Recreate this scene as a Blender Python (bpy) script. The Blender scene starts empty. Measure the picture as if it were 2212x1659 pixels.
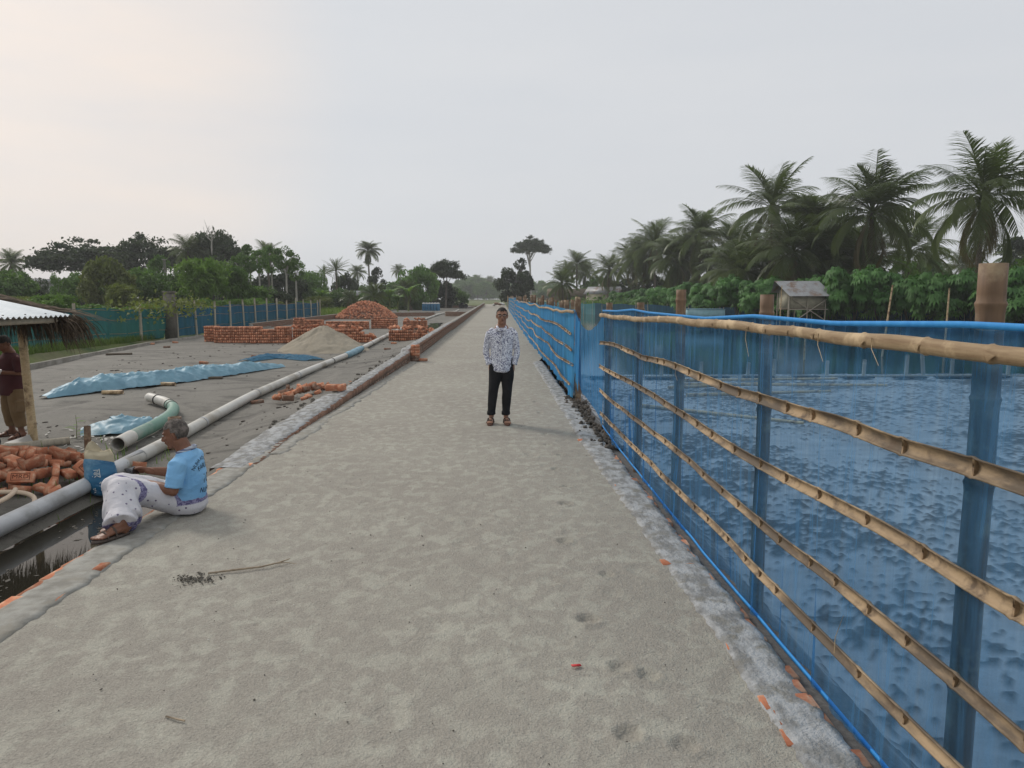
import bpy, math, random
import numpy as np
from mathutils import Vector, Matrix, Euler
from mathutils.bvhtree import BVHTree

# ------------------------------------------------------------------ camera, sky, sun, exposure
scene = bpy.context.scene
CAM_H = 1.85
cam_data = bpy.data.cameras.new('camera')
cam_data.sensor_width = 36.0
cam_data.lens = 36.0 * 1560.0 / 2212.0
cam_data.clip_start = 0.05
cam_data.clip_end = 6000
cam = bpy.data.objects.new('camera', cam_data)
scene.collection.objects.link(cam)
PITCH = math.radians(6.926)
YAW = math.radians(1.130)
cam.location = (0, 0, CAM_H)
cam.rotation_euler = (math.pi / 2 - PITCH, 0, -YAW)
scene.camera = cam

SUN_EL, SUN_AZ = math.radians(38), math.radians(-48)       # azimuth from +Y (down the road), negative = to the left
sun_dir = Vector((math.sin(SUN_AZ) * math.cos(SUN_EL), math.cos(SUN_AZ) * math.cos(SUN_EL), math.sin(SUN_EL)))
world = bpy.data.worlds.new('World')
scene.world = world
world.use_nodes = True
wn, wl = world.node_tree.nodes, world.node_tree.links
wn.clear()
w_out = wn.new('ShaderNodeOutputWorld')
w_bg = wn.new('ShaderNodeBackground')
w_bg.inputs['Strength'].default_value = 0.1
w_sky = wn.new('ShaderNodeTexSky')
w_sky.sky_type = 'NISHITA'
w_sky.sun_disc = False
w_sky.sun_elevation = SUN_EL
w_sky.sun_rotation = SUN_AZ
w_sky.air_density = 1.2
w_sky.dust_density = 4.0
w_hsv = wn.new('ShaderNodeHueSaturation')
w_hsv.inputs['Saturation'].default_value = 0.35
w_geo = wn.new('ShaderNodeTexCoord')
w_map = wn.new('ShaderNodeMapping')
w_map.inputs['Scale'].default_value = (1.2, 1.2, 6.0)
w_noise = wn.new('ShaderNodeTexNoise')
w_noise.inputs['Scale'].default_value = 1.6
w_noise.inputs['Detail'].default_value = 5
w_noise.inputs['Roughness'].default_value = 0.55
w_cl = wn.new('ShaderNodeMixRGB')                           # thin high cloud: cooler and slightly warmer greys
w_cl.inputs['Color1'].default_value = (5.75, 6.05, 6.5, 1)
w_cl.inputs['Color2'].default_value = (6.75, 6.85, 7.0, 1)
w_dot = wn.new('ShaderNodeVectorMath')
w_dot.operation = 'DOT_PRODUCT'
glow = Vector((math.sin(math.radians(-33)) * math.cos(math.radians(14)), math.cos(math.radians(-33)) * math.cos(math.radians(14)), math.sin(math.radians(14))))
w_dot.inputs[1].default_value = glow
w_pow = wn.new('ShaderNodeMapRange')
w_pow.inputs['From Min'].default_value = 0.925
w_pow.inputs['From Max'].default_value = 1.0
w_pow.interpolation_type = 'SMOOTHSTEP'
w_mul = wn.new('ShaderNodeMath')
w_mul.operation = 'MULTIPLY'
w_add = wn.new('ShaderNodeMixRGB')
w_add.inputs['Color2'].default_value = (9.0, 7.5, 6.3, 1)
w_mix = wn.new('ShaderNodeMixRGB')
w_mix.inputs['Fac'].default_value = 0.93
wl.new(w_geo.outputs['Generated'], w_map.inputs['Vector'])
wl.new(w_map.outputs['Vector'], w_noise.inputs['Vector'])
wl.new(w_noise.outputs['Fac'], w_cl.inputs['Fac'])
wl.new(w_geo.outputs['Generated'], w_dot.inputs[0])
wl.new(w_dot.outputs['Value'], w_pow.inputs['Value'])
wl.new(w_pow.outputs['Result'], w_mul.inputs[0])
wl.new(w_noise.outputs['Fac'], w_mul.inputs[1])
wl.new(w_mul.outputs['Value'], w_add.inputs['Fac'])
wl.new(w_cl.outputs['Color'], w_add.inputs['Color1'])
wl.new(w_sky.outputs['Color'], w_hsv.inputs['Color'])
wl.new(w_hsv.outputs['Color'], w_mix.inputs['Color1'])
wl.new(w_add.outputs['Color'], w_mix.inputs['Color2'])
wl.new(w_mix.outputs['Color'], w_bg.inputs['Color'])
wl.new(w_bg.outputs['Background'], w_out.inputs['Surface'])

sun_data = bpy.data.lights.new('sun', 'SUN')
sun_data.energy = 1.5
sun_data.angle = math.radians(14)
sun_data.color = (1.0, 0.94, 0.86)
sun = bpy.data.objects.new('sun', sun_data)
sun.rotation_euler = sun_dir.to_track_quat('Z', 'Y').to_euler()
sun.location = (-40, 40, 60)
scene.collection.objects.link(sun)

scene.view_settings.view_transform = 'Standard'
scene.view_settings.look = 'None'
scene.view_settings.exposure = 0.15
scene.view_settings.gamma = 1.0
scene.view_settings.use_curve_mapping = False
scene.render.engine = 'CYCLES'
scene.cycles.use_denoising = True
scene.cycles.max_bounces = 6
scene.cycles.diffuse_bounces = 3
scene.cycles.glossy_bounces = 3
scene.cycles.transmission_bounces = 3
scene.cycles.transparent_max_bounces = 24
scene.cycles.volume_bounces = 0
scene.cycles.caustics_reflective = False
scene.cycles.caustics_refractive = False

# ------------------------------------------------------------------ helpers
rng = np.random.default_rng(7)
random.seed(7)
COL = scene.collection


def tag(o, label=None, cat=None, group=None, kind=None):
    if label: o['label'] = label
    if cat: o['category'] = cat
    if group: o['group'] = group
    if kind: o['kind'] = kind
    return o


def empty(name, loc=(0, 0, 0), rz=0.0):
    o = bpy.data.objects.new(name, None)
    o.location = loc
    o.rotation_euler = (0, 0, rz)
    o.empty_display_size = 0.1
    COL.objects.link(o)
    return o


def mesh_np(name, V, F, smooth=False):
    """V (n,3); F list of index arrays, each (m,3) or (m,4)"""
    me = bpy.data.meshes.new(name)
    V = np.asarray(V, dtype=np.float32)
    if not isinstance(F, (list, tuple)) or (len(F) and np.ndim(F[0]) == 1):
        F = [np.asarray(F)]
    F = [np.asarray(f, dtype=np.int32) for f in F if len(f)]
    nloop = sum(f.size for f in F)
    npoly = sum(len(f) for f in F)
    me.vertices.add(len(V))
    me.vertices.foreach_set('co', V.ravel())
    me.loops.add(nloop)
    me.loops.foreach_set('vertex_index', np.concatenate([f.ravel() for f in F]))
    me.polygons.add(npoly)
    tot = np.concatenate([np.full(len(f), f.shape[1], np.int32) for f in F])
    st = np.concatenate([[0], np.cumsum(tot)[:-1]]).astype(np.int32)
    me.polygons.foreach_set('loop_start', st)
    me.polygons.foreach_set('loop_total', tot)
    if smooth:
        me.polygons.foreach_set('use_smooth', np.ones(npoly, bool))
    me.update(calc_edges=True)
    me.validate()
    return me


def obj(name, me, mat=None, parent=None, loc=None, rot=None):
    if mat is not None and len(me.materials) == 0:
        me.materials.append(mat)
    o = bpy.data.objects.new(name, me)
    COL.objects.link(o)
    if parent is not None: o.parent = parent
    if loc is not None: o.location = loc
    if rot is not None: o.rotation_euler = rot
    return o


class MB:
    """collects shapes into one mesh"""
    def __init__(s):
        s.v, s.q, s.t, s.n = [], [], [], 0

    def add(s, V, quads=(), tris=()):
        V = np.asarray(V, float)
        s.v.append(V)
        if len(quads): s.q.append(np.asarray(quads, np.int64) + s.n)
        if len(tris): s.t.append(np.asarray(tris, np.int64) + s.n)
        s.n += len(V)
        return s

    def box(s, c, size, rot=None, taper=1.0):
        x, y, z = [k / 2 for k in size]
        P = np.array([(-x, -y, -z), (x, -y, -z), (x, y, -z), (-x, y, -z),
                      (-x * taper, -y * taper, z), (x * taper, -y * taper, z), (x * taper, y * taper, z), (-x * taper, y * taper, z)])
        if rot is not None:
            P = P @ np.array(Euler(rot).to_matrix()).T
        return s.add(P + np.array(c), [(0, 3, 2, 1), (4, 5, 6, 7), (0, 1, 5, 4), (1, 2, 6, 5), (2, 3, 7, 6), (3, 0, 4, 7)])

    def tube(s, pts, radii, n=8, cap=True, flat=1.0, up=None, round_cap=False, flats=None):
        """flat: ratio of the second axis; up: reference vector for the first axis"""
        P = np.asarray(pts, float)
        m = len(P)
        R = np.full(m, radii, float) if np.isscalar(radii) else np.asarray(radii, float)
        fl = np.full(m, flat, float) if flats is None else np.asarray(flats, float)
        if round_cap:
            def cp(a, b, r):
                d = a - b
                d = d / (np.linalg.norm(d) + 1e-9)
                return [a + d * r * 0.55, a + d * r * 0.9, a + d * r], [r * 0.83, r * 0.45, r * 0.02]
            e1, r1 = cp(P[-1], P[-2], R[-1])
            e0, r0 = cp(P[0], P[1], R[0])
            P = np.vstack([e0[::-1], P, e1])
            R = np.concatenate([r0[::-1], R, r1])
            fl = np.concatenate([[fl[0]] * 3, fl, [fl[-1]] * 3])
            m += 6
        T = np.gradient(P, axis=0)
        T /= np.linalg.norm(T, axis=1)[:, None] + 1e-12
        ref = np.array(up if up is not None else ((0, 0, 1) if abs(T[:, 2]).mean() < 0.8 else (0, 1, 0)), float)
        A = np.cross(T, ref)
        A /= np.linalg.norm(A, axis=1)[:, None] + 1e-12
        B = np.cross(A, T)
        th = np.linspace(0, 2 * math.pi, n, endpoint=False)
        V = (P[:, None, :] + (A[:, None, :] * np.cos(th)[None, :, None] + B[:, None, :] * (np.sin(th)[None, :, None] * fl[:, None, None])) * R[:, None, None]).reshape(-1, 3)
        i = np.arange(m - 1)[:, None] * n
        j = np.arange(n)[None, :]
        k = (j + 1) % n
        Q = np.stack([i + j, i + n + j, i + n + k, i + k], -1).reshape(-1, 4)
        s.add(V, Q[:, ::-1])
        if cap:
            b = s.n - len(V)
            c0, c1 = P[0], P[-1]
            s.v.append(np.array([c0, c1]))
            a0, a1 = s.n, s.n + 1
            s.n += 2
            jj = np.arange(n)
            s.t.append(np.stack([np.full(n, a0), b + jj, b + (jj + 1) % n], -1))
            s.t.append(np.stack([np.full(n, a1), b + (m - 1) * n + (jj + 1) % n, b + (m - 1) * n + jj], -1))
        return s

    def ball(s, c, r, nu=12, nv=8, rot=None):
        """ellipsoid; r scalar or (rx,ry,rz)"""
        r = np.array([r, r, r] if np.isscalar(r) else r, float)
        V = [(0, 0, -1)]
        for a in range(1, nv):
            ph = -math.pi / 2 + math.pi * a / nv
            for b in range(nu):
                th = 2 * math.pi * b / nu
                V.append((math.cos(ph) * math.cos(th), math.cos(ph) * math.sin(th), math.sin(ph)))
        V.append((0, 0, 1))
        V = np.array(V) * r
        if rot is not None:
            V = V @ np.array(Euler(rot).to_matrix()).T
        q, t = [], []
        for b in range(nu):
            t.append((0, 1 + (b + 1) % nu, 1 + b))
            e = 1 + (nv - 2) * nu
            t.append((len(V) - 1, e + b, e + (b + 1) % nu))
        for a in range(nv - 2):
            for b in range(nu):
                p, pp = 1 + a * nu + b, 1 + a * nu + (b + 1) % nu
                q.append((p, pp, pp + nu, p + nu))
        return s.add(V + np.array(c), q, t)

    def data(s):
        V = np.vstack(s.v)
        F = []
        if s.q: F.append(np.vstack(s.q))
        if s.t: F.append(np.vstack(s.t))
        return V, F

    def mesh(s, name='m', smooth=False):
        V, F = s.data()
        return mesh_np(name, V, F, smooth)

    def build(s, name, mat, parent=None, smooth=False, loc=None, rot=None):
        return obj(name, s.mesh(name, smooth), mat, parent, loc, rot)


def remesh(mb, voxel, smooth_it=4, factor=0.5, name='body'):
    """fuses overlapping closed shapes into one continuous skin"""
    me = mb.mesh(name)
    o = bpy.data.objects.new('tmp_' + name, me)
    COL.objects.link(o)
    r = o.modifiers.new('r', 'REMESH')
    r.mode = 'VOXEL'
    r.voxel_size = voxel
    if smooth_it:
        sm = o.modifiers.new('s', 'SMOOTH')
        sm.iterations = smooth_it
        sm.factor = factor
    dg = bpy.context.evaluated_depsgraph_get()
    dg.update()
    out = bpy.data.meshes.new_from_object(o.evaluated_get(dg))
    out.name = name
    bpy.data.objects.remove(o)
    bpy.data.meshes.remove(me)
    out.polygons.foreach_set('use_smooth', np.ones(len(out.polygons), bool))
    return out


def get_v(me):
    a = np.empty(len(me.vertices) * 3, np.float32)
    me.vertices.foreach_get('co', a)
    return a.reshape(-1, 3)


def set_v(me, V):
    me.vertices.foreach_set('co', np.asarray(V, np.float32).ravel())
    me.update()


def vnoise(x, y, seed=0):
    x = np.asarray(x, float); y = np.asarray(y, float)
    xi, yi = np.floor(x).astype(np.int64), np.floor(y).astype(np.int64)
    fx, fy = x - xi, y - yi
    fx = fx * fx * (3 - 2 * fx); fy = fy * fy * (3 - 2 * fy)
    def h(a, b):
        n = (a * 374761393 + b * 668265263 + seed * 1442695041) & 0x7fffffff
        n = ((n ^ (n >> 13)) * 1274126177) & 0x7fffffff
        return ((n ^ (n >> 16)) & 0xffff) / 65535.0
    a = h(xi, yi) * (1 - fx) + h(xi + 1, yi) * fx
    b = h(xi, yi + 1) * (1 - fx) + h(xi + 1, yi + 1) * fx
    return a * (1 - fy) + b * fy


def fbm(x, y, seed=0, oct=4, gain=0.5):
    s, a, t = 0, 1.0, 0
    for i in range(oct):
        s = s + a * vnoise(x * 2 ** i, y * 2 ** i, seed + i * 17)
        t += a
        a *= gain
    return s / t


def sstep(a, b, x):
    t = np.clip((np.asarray(x, float) - a) / (b - a), 0, 1)
    return t * t * (3 - 2 * t)


def grid_mesh(name, xs, ys, hfun, smooth=True, mask=None):
    X, Y = np.meshgrid(xs, ys)
    Z = hfun(X, Y)
    V = np.stack([X, Y, Z], -1).reshape(-1, 3)
    nx, ny = len(xs), len(ys)
    i = (np.arange(ny - 1)[:, None] * nx + np.arange(nx - 1)[None, :])
    Q = np.stack([i, i + 1, i + nx + 1, i + nx], -1)
    if mask is not None:
        Q = Q[mask(0.5 * (X[:-1, :-1] + X[1:, 1:]), 0.5 * (Y[:-1, :-1] + Y[1:, 1:]))]
    return mesh_np(name, V, Q.reshape(-1, 4), smooth)


def spacing(stops):
    """stops: [(from, to, step)...] -> coordinates"""
    out = []
    for a, b, st in stops:
        n = max(1, int(round((b - a) / st)))
        out += list(np.linspace(a, b, n, endpoint=False))
    out.append(stops[-1][1])
    return np.array(out)


# --- materials
def new_mat(name):
    m = bpy.data.materials.new(name)
    m.use_nodes = True
    nt = m.node_tree
    return m, nt, nt.nodes['Principled BSDF'], nt.nodes['Material Output']


def nd(nt, typ, **kw):
    n = nt.nodes.new(typ)
    for k, v in kw.items():
        if k in n.inputs.keys():
            n.inputs[k].default_value = v
        else:
            setattr(n, k, v)
    return n


def c4(c): return (c[0], c[1], c[2], 1.0)


def noise_fac(nt, scale, detail=4, rough=0.55, lo=0.35, hi=0.65, stretch=None, coord='Object', dist=0.0):
    tc = nd(nt, 'ShaderNodeTexCoord')
    no = nd(nt, 'ShaderNodeTexNoise', Scale=scale, Detail=detail, Roughness=rough, Distortion=dist)
    src = tc.outputs[coord]
    if stretch:
        mp = nd(nt, 'ShaderNodeMapping')
        mp.inputs['Scale'].default_value = stretch
        nt.links.new(src, mp.inputs['Vector'])
        src = mp.outputs['Vector']
    nt.links.new(src, no.inputs['Vector'])
    mr = nd(nt, 'ShaderNodeMapRange')
    mr.inputs['From Min'].default_value = lo
    mr.inputs['From Max'].default_value = hi
    nt.links.new(no.outputs['Fac'], mr.inputs['Value'])
    return mr.outputs['Result'], no.outputs['Fac']


def mixc(nt, fac, a, b):
    m = nd(nt, 'ShaderNodeMixRGB')
    if hasattr(fac, 'is_linked') or hasattr(fac, 'links'):
        nt.links.new(fac, m.inputs['Fac'])
    else:
        m.inputs['Fac'].default_value = fac
    for k, v in (('Color1', a), ('Color2', b)):
        if isinstance(v, (tuple, list)): m.inputs[k].default_value = c4(v)
        else: nt.links.new(v, m.inputs[k])
    return m.outputs['Color']


def bump(nt, bs, src, strength, dist=0.01):
    b = nd(nt, 'ShaderNodeBump', Strength=strength, Distance=dist)
    nt.links.new(src, b.inputs['Height'])
    nt.links.new(b.outputs['Normal'], bs.inputs['Normal'])


def simple(name, c1, c2=None, scale=8.0, rough=0.7, lo=0.35, hi=0.65, bump_s=0.0, bump_d=0.01, bump_scale=None, stretch=None, spec=0.3,
           var=0.0, coord='Object', detail=4, metallic=0.0, transl=None, c3=None, scale3=2.0):
    """two-tone noise surface; var: brightness spread between objects"""
    m, nt, bs, out = new_mat(name)
    bs.inputs['Roughness'].default_value = rough
    bs.inputs['Specular IOR Level'].default_value = spec
    bs.inputs['Metallic'].default_value = metallic
    col = None
    if c2 is None:
        c2 = c1
    f, raw = noise_fac(nt, scale, detail, 0.6, lo, hi, stretch, coord)
    col = mixc(nt, f, c1, c2)
    if c3 is not None:
        f3, _ = noise_fac(nt, scale3, 5, 0.6, 0.5, 0.66, None, coord)
        col = mixc(nt, f3, col, c3)
    if var:
        oi = nd(nt, 'ShaderNodeObjectInfo')
        mr = nd(nt, 'ShaderNodeMapRange')
        mr.inputs['To Min'].default_value = 1 - var
        mr.inputs['To Max'].default_value = 1 + var
        nt.links.new(oi.outputs['Random'], mr.inputs['Value'])
        hs = nd(nt, 'ShaderNodeHueSaturation')
        nt.links.new(col, hs.inputs['Color'])
        nt.links.new(mr.outputs['Result'], hs.inputs['Value'])
        col = hs.outputs['Color']
    nt.links.new(col, bs.inputs['Base Color'])
    if bump_s:
        if bump_scale:
            _, raw = noise_fac(nt, bump_scale, 4, 0.6, 0, 1, None, coord)
        bump(nt, bs, raw, bump_s, bump_d)
    if transl:
        tr = nd(nt, 'ShaderNodeBsdfTranslucent')
        hs2 = nd(nt, 'ShaderNodeMixRGB', blend_type='MULTIPLY')
        hs2.inputs['Fac'].default_value = 1
        nt.links.new(col, hs2.inputs['Color1'])
        hs2.inputs['Color2'].default_value = c4(transl)
        nt.links.new(hs2.outputs['Color'], tr.inputs['Color'])
        ad = nd(nt, 'ShaderNodeMixShader')
        ad.inputs['Fac'].default_value = 0.3
        nt.links.new(bs.outputs[0], ad.inputs[1])
        nt.links.new(tr.outputs[0], ad.inputs[2])
        nt.links.new(ad.outputs[0], out.inputs['Surface'])
    return m


def net_mat(name, col, cover, tint, streak=0.25, scale=30.0):
    """fine woven net: part of the light passes between the threads, the rest meets coloured thread"""
    m, nt, bs, out = new_mat(name)
    bs.inputs['Roughness'].default_value = 0.65
    bs.inputs['Specular IOR Level'].default_value = 0.25
    f, raw = noise_fac(nt, scale, 3, 0.6, 0.3, 0.7, (1.0, 1.0, 0.06))
    bs_col = mixc(nt, f, tuple(c * 0.85 for c in col), tuple(min(1, c * 1.15) for c in col))
    nt.links.new(bs_col, bs.inputs['Base Color'])
    tl = nd(nt, 'ShaderNodeBsdfTranslucent')
    nt.links.new(bs_col, tl.inputs['Color'])
    th = nd(nt, 'ShaderNodeMixShader')
    th.inputs['Fac'].default_value = 0.4
    nt.links.new(bs.outputs[0], th.inputs[1])
    nt.links.new(tl.outputs[0], th.inputs[2])
    tp = nd(nt, 'ShaderNodeBsdfTransparent', Color=c4(tint))
    mr = nd(nt, 'ShaderNodeMapRange')
    mr.inputs['To Min'].default_value = cover - streak * cover
    mr.inputs['To Max'].default_value = min(1, cover + streak * cover)
    nt.links.new(f, mr.inputs['Value'])
    mx = nd(nt, 'ShaderNodeMixShader')
    nt.links.new(mr.outputs['Result'], mx.inputs['Fac'])
    nt.links.new(tp.outputs[0], mx.inputs[1])
    nt.links.new(th.outputs[0], mx.inputs[2])
    nt.links.new(mx.outputs[0], out.inputs['Surface'])
    return m


def L(*pts):
    """piecewise linear function through (t, value) points"""
    xs = [p[0] for p in pts]; ys = [p[1] for p in pts]
    return lambda t: np.interp(t, xs, ys)


def add_text(body, size, mat, name, parent, place, ext=0.0):
    """lettering as mesh; place(u, v) -> world/local point for letter coordinates"""
    cu = bpy.data.curves.new(name, 'FONT')
    cu.body = body
    cu.size = size
    cu.align_x = 'CENTER'
    cu.align_y = 'CENTER'
    cu.resolution_u = 3
    o = bpy.data.objects.new('tmp_text', cu)
    COL.objects.link(o)
    dg = bpy.context.evaluated_depsgraph_get()
    dg.update()
    me = bpy.data.meshes.new_from_object(o.evaluated_get(dg))
    bpy.data.objects.remove(o)
    V = get_v(me)
    W = np.array([place(a, b) for a, b, _ in V])
    set_v(me, W)
    me.materials.clear()
    return obj(name, me, mat, parent)


ORD = ['first', 'second', 'third', 'fourth', 'fifth', 'sixth', 'seventh', 'eighth', 'ninth', 'tenth', 'eleventh', 'twelfth',
       'thirteenth', 'fourteenth', 'fifteenth', 'sixteenth', 'seventeenth', 'eighteenth', 'nineteenth', 'twentieth',
       'twenty-first', 'twenty-second', 'twenty-third', 'twenty-fourth', 'twenty-fifth', 'twenty-sixth', 'twenty-seventh', 'twenty-eighth', 'twenty-ninth', 'thirtieth']
# ------------------------------------------------------------------ materials of the place
def sand_mat(name, a, b, dark, wet_rough=0.9, patch=3.2, grain=260.0, wet=None):
    m, nt, bs, out = new_mat(name)
    bs.inputs['Roughness'].default_value = wet_rough
    bs.inputs['Specular IOR Level'].default_value = 0.2
    f1, r1 = noise_fac(nt, patch, 7, 0.58, 0.47, 0.59, (1.0, 0.8, 1.0), dist=0.35)     # drier crusts and damper grain
    f2, r2 = noise_fac(nt, grain, 2, 0.7, 0.36, 0.64)
    f3, r3 = noise_fac(nt, 0.45, 3, 0.5, 0.35, 0.7)
    f4, r4 = noise_fac(nt, 38.0, 3, 0.6, 0.69, 0.75)                                    # scattered dark crumbs
    f5, r5 = noise_fac(nt, 0.9, 4, 0.6, 0.52, 0.62)
    f9, r9 = noise_fac(nt, patch * .22, 4, 0.55, 0.24, 0.56)
    mk = nd(nt, 'ShaderNodeMath', operation='MULTIPLY')
    nt.links.new(f1, mk.inputs[0]); nt.links.new(f9, mk.inputs[1])
    col = mixc(nt, mk.outputs[0], a, b)
    g = mixc(nt, f2, tuple(c * 0.5 for c in a), tuple(min(1, c * 1.45) for c in a))
    f6, r6 = noise_fac(nt, grain * .3, 3, .75, .3, .7)
    g2 = mixc(nt, f6, tuple(c * 0.55 for c in a), tuple(min(1, c * 1.35) for c in a))
    col = mixc(nt, 0.30, col, g2)
    col = mixc(nt, 0.34, col, g)
    dk = mixc(nt, f3, tuple(c * 0.88 for c in a), tuple(c * 1.06 for c in b))
    col = mixc(nt, 0.15, col, dk)
    mm = nd(nt, 'ShaderNodeMath', operation='MULTIPLY')
    nt.links.new(f4, mm.inputs[0]); nt.links.new(f5, mm.inputs[1])
    col = mixc(nt, mm.outputs[0], col, dark)
    if wet:
        f7, r7 = noise_fac(nt, 0.55, 6, 0.65, 0.50, 0.64, (1.0, 2.0, 1.0), dist=1.2)
        col = mixc(nt, f7, col, wet)
        f8, r8 = noise_fac(nt, 14.0, 4, 0.7, 0.60, 0.70)
        col = mixc(nt, f8, col, tuple(c * .75 for c in wet))
    nt.links.new(col, bs.inputs['Base Color'])
    ad = nd(nt, 'ShaderNodeMath', operation='ADD')
    nt.links.new(r6, ad.inputs[0]); nt.links.new(r4, ad.inputs[1])
    ad2 = nd(nt, 'ShaderNodeMath', operation='ADD')
    nt.links.new(ad.outputs[0], ad2.inputs[0]); nt.links.new(r2, ad2.inputs[1])
    bump(nt, bs, ad2.outputs[0], 0.8, 0.010)
    return m


M = {}
M['sand'] = sand_mat('damp_sand', (0.315, 0.288, 0.246), (0.50, 0.49, 0.408), (0.13, 0.12, 0.10), patch=8.0, grain=95.0)
M['yard_sand'] = sand_mat('wet_yard_sand', (0.18, 0.168, 0.145), (0.235, 0.222, 0.19), (0.06, 0.057, 0.05), 0.7, 1.6, 120.0, (0.098, 0.091, 0.078))
M['dry_sand'] = sand_mat('dry_heap_sand', (0.35, 0.305, 0.235), (0.42, 0.37, 0.29), (0.25, 0.2, 0.15), 0.95, 1.2, 90.0)
M['mortar'] = simple('mortar', (0.235, 0.233, 0.225), (0.43, 0.435, 0.435), 11.0, 0.85, 0.42, 0.58, 0.9, 0.02, 45.0, (1, .5, 1), 0.2, c3=(0.24, 0.228, 0.20), scale3=8.0, detail=8)
M['mortar_old'] = simple('weathered_mortar', (0.235, 0.223, 0.195), (0.35, 0.34, 0.305), 9.0, 0.9, 0.36, 0.62, 0.7, 0.02, None, None, 0.2, c3=(0.26, 0.24, 0.20), scale3=4.0)
M['brick'] = simple('fired_brick', (0.42, 0.155, 0.085), (0.53, 0.235, 0.135), 9.0, 0.9, 0.35, 0.65, 0.5, 0.006, 60.0, None, 0.15, var=0.38, c3=(0.58, 0.36, 0.24), scale3=14.0)
M['brick_old'] = simple('weathered_brick', (0.20, 0.115, 0.08), (0.30, 0.17, 0.115), 10.0, 0.92, 0.35, 0.65, 0.5, 0.006, 60.0, None, 0.12, var=0.25, c3=(0.26, 0.22, 0.18), scale3=9.0)
M['bamboo_post'] = simple('brown_bamboo', (0.095, 0.06, 0.04), (0.21, 0.13, 0.078), 3.0, 0.62, 0.3, 0.6, 0.3, 0.004, 40.0, (6, 6, 0.7), 0.35, var=0.15, c3=(0.33, 0.255, 0.16), scale3=7.0)
M['bamboo_pale'] = simple('pale_bamboo', (0.46, 0.33, 0.18), (0.62, 0.47, 0.29), 6.0, 0.55, 0.3, 0.7, 0.35, 0.003, 60.0, (8, 1, 8), 0.35, var=0.1, c3=(0.22, 0.14, 0.08), scale3=7.0)
M['bamboo_rail_top'] = simple('bamboo_rail_bark', (0.23, 0.15, 0.085), (0.42, 0.31, 0.19), 5.0, 0.7, 0.3, 0.7, 0.6, 0.004, 30.0, (10, 0.8, 10), 0.25, c3=(0.56, 0.42, 0.26), scale3=6.0)
M['bamboo_in'] = simple('split_bamboo_inside', (0.14, 0.108, 0.078), (0.43, 0.31, 0.19), 2.0, 0.65, 0.43, 0.57, 0.6, 0.003, 60.0, (3, 0.9, 3), 0.25, c3=(0.14, 0.10, 0.068), scale3=11.0, detail=7)
M['bamboo_node'] = simple('bamboo_node', (0.17, 0.115, 0.07), (0.36, 0.25, 0.15), 40.0, 0.85)
M['bamboo_grey'] = simple('old_grey_bamboo', (0.33, 0.29, 0.23), (0.48, 0.43, 0.34), 4.0, 0.8, 0.3, 0.7, 0.3, 0.004, 30.0, (5, 5, 0.6), 0.2, var=0.12)
M['net_near'] = net_mat('blue_net', (0.075, 0.245, 0.465), 0.35, (0.51, 0.71, 0.90), 0.55, 18.0)
M['net_far'] = net_mat('dense_blue_net', (0.065, 0.33, 0.60), 0.72, (0.4, 0.66, 0.92), 0.12, 10.0)
M['net_hem'] = simple('blue_net_hem', (0.03, 0.25, 0.62), (0.05, 0.31, 0.70), 20.0, 0.6)
M['net_green'] = net_mat('green_net', (0.02, 0.105, 0.12), 0.80, (0.25, 0.6, 0.6), 0.12, 3.0)
M['net_blue_dark'] = net_mat('teal_blue_net', (0.014, 0.082, 0.15), 0.84, (0.2, 0.5, 0.7), 0.12, 3.0)
M['net_light'] = net_mat('pale_blue_net', (0.10, 0.34, 0.46), 0.6, (0.6, 0.85, 0.95), 0.15, 2.0)
M['crumb'] = simple('damp_crumb', (.10, .09, .075), (.17, .155, .13), 30, .9)
M['soil'] = simple('dark_soil', (0.055, 0.047, 0.038), (0.14, 0.12, 0.10), 8.0, 0.85, 0.3, 0.7, 0.8, 0.03, 20.0)
M['turf'] = simple('rough_turf', (0.05, 0.085, 0.025), (0.14, 0.16, 0.05), 0.8, 0.95, 0.35, 0.65, 0.4, 0.05, 9.0, c3=(0.20, 0.17, 0.10), scale3=0.25)


def mud_mat():
    m, nt, bs, out = new_mat('pond_mud')
    at = nd(nt, 'ShaderNodeAttribute', attribute_name='clod')
    f, r = noise_fac(nt, 26.0, 4, 0.65, 0.3, 0.7)
    clod = mixc(nt, f, (0.055, 0.053, 0.05), (0.12, 0.115, 0.11))
    f2, r2 = noise_fac(nt, 1.3, 5, 0.6, 0.35, 0.7, (1.0, 2.2, 1.0))
    pale = mixc(nt, f2, (0.27, 0.275, 0.28), (0.43, 0.435, 0.445))
    col = mixc(nt, at.outputs['Fac'], pale, clod)
    nt.links.new(col, bs.inputs['Base Color'])
    mr = nd(nt, 'ShaderNodeMapRange')
    mr.inputs['To Min'].default_value = 0.38
    mr.inputs['To Max'].default_value = 0.85
    nt.links.new(at.outputs['Fac'], mr.inputs['Value'])
    nt.links.new(mr.outputs['Result'], bs.inputs['Roughness'])
    bump(nt, bs, r, 0.5, 0.02)
    return m


def water_mat(name, col, rough, ripple, scale, stretch):
    m, nt, bs, out = new_mat(name)
    bs.inputs['Base Color'].default_value = c4(col)
    bs.inputs['Roughness'].default_value = rough
    bs.inputs['Specular IOR Level'].default_value = 0.5
    bs.inputs['IOR'].default_value = 1.33
    f, r = noise_fac(nt, scale, 3, 0.5, 0, 1, stretch)
    bump(nt, bs, r, ripple, 0.02)
    return m


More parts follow.
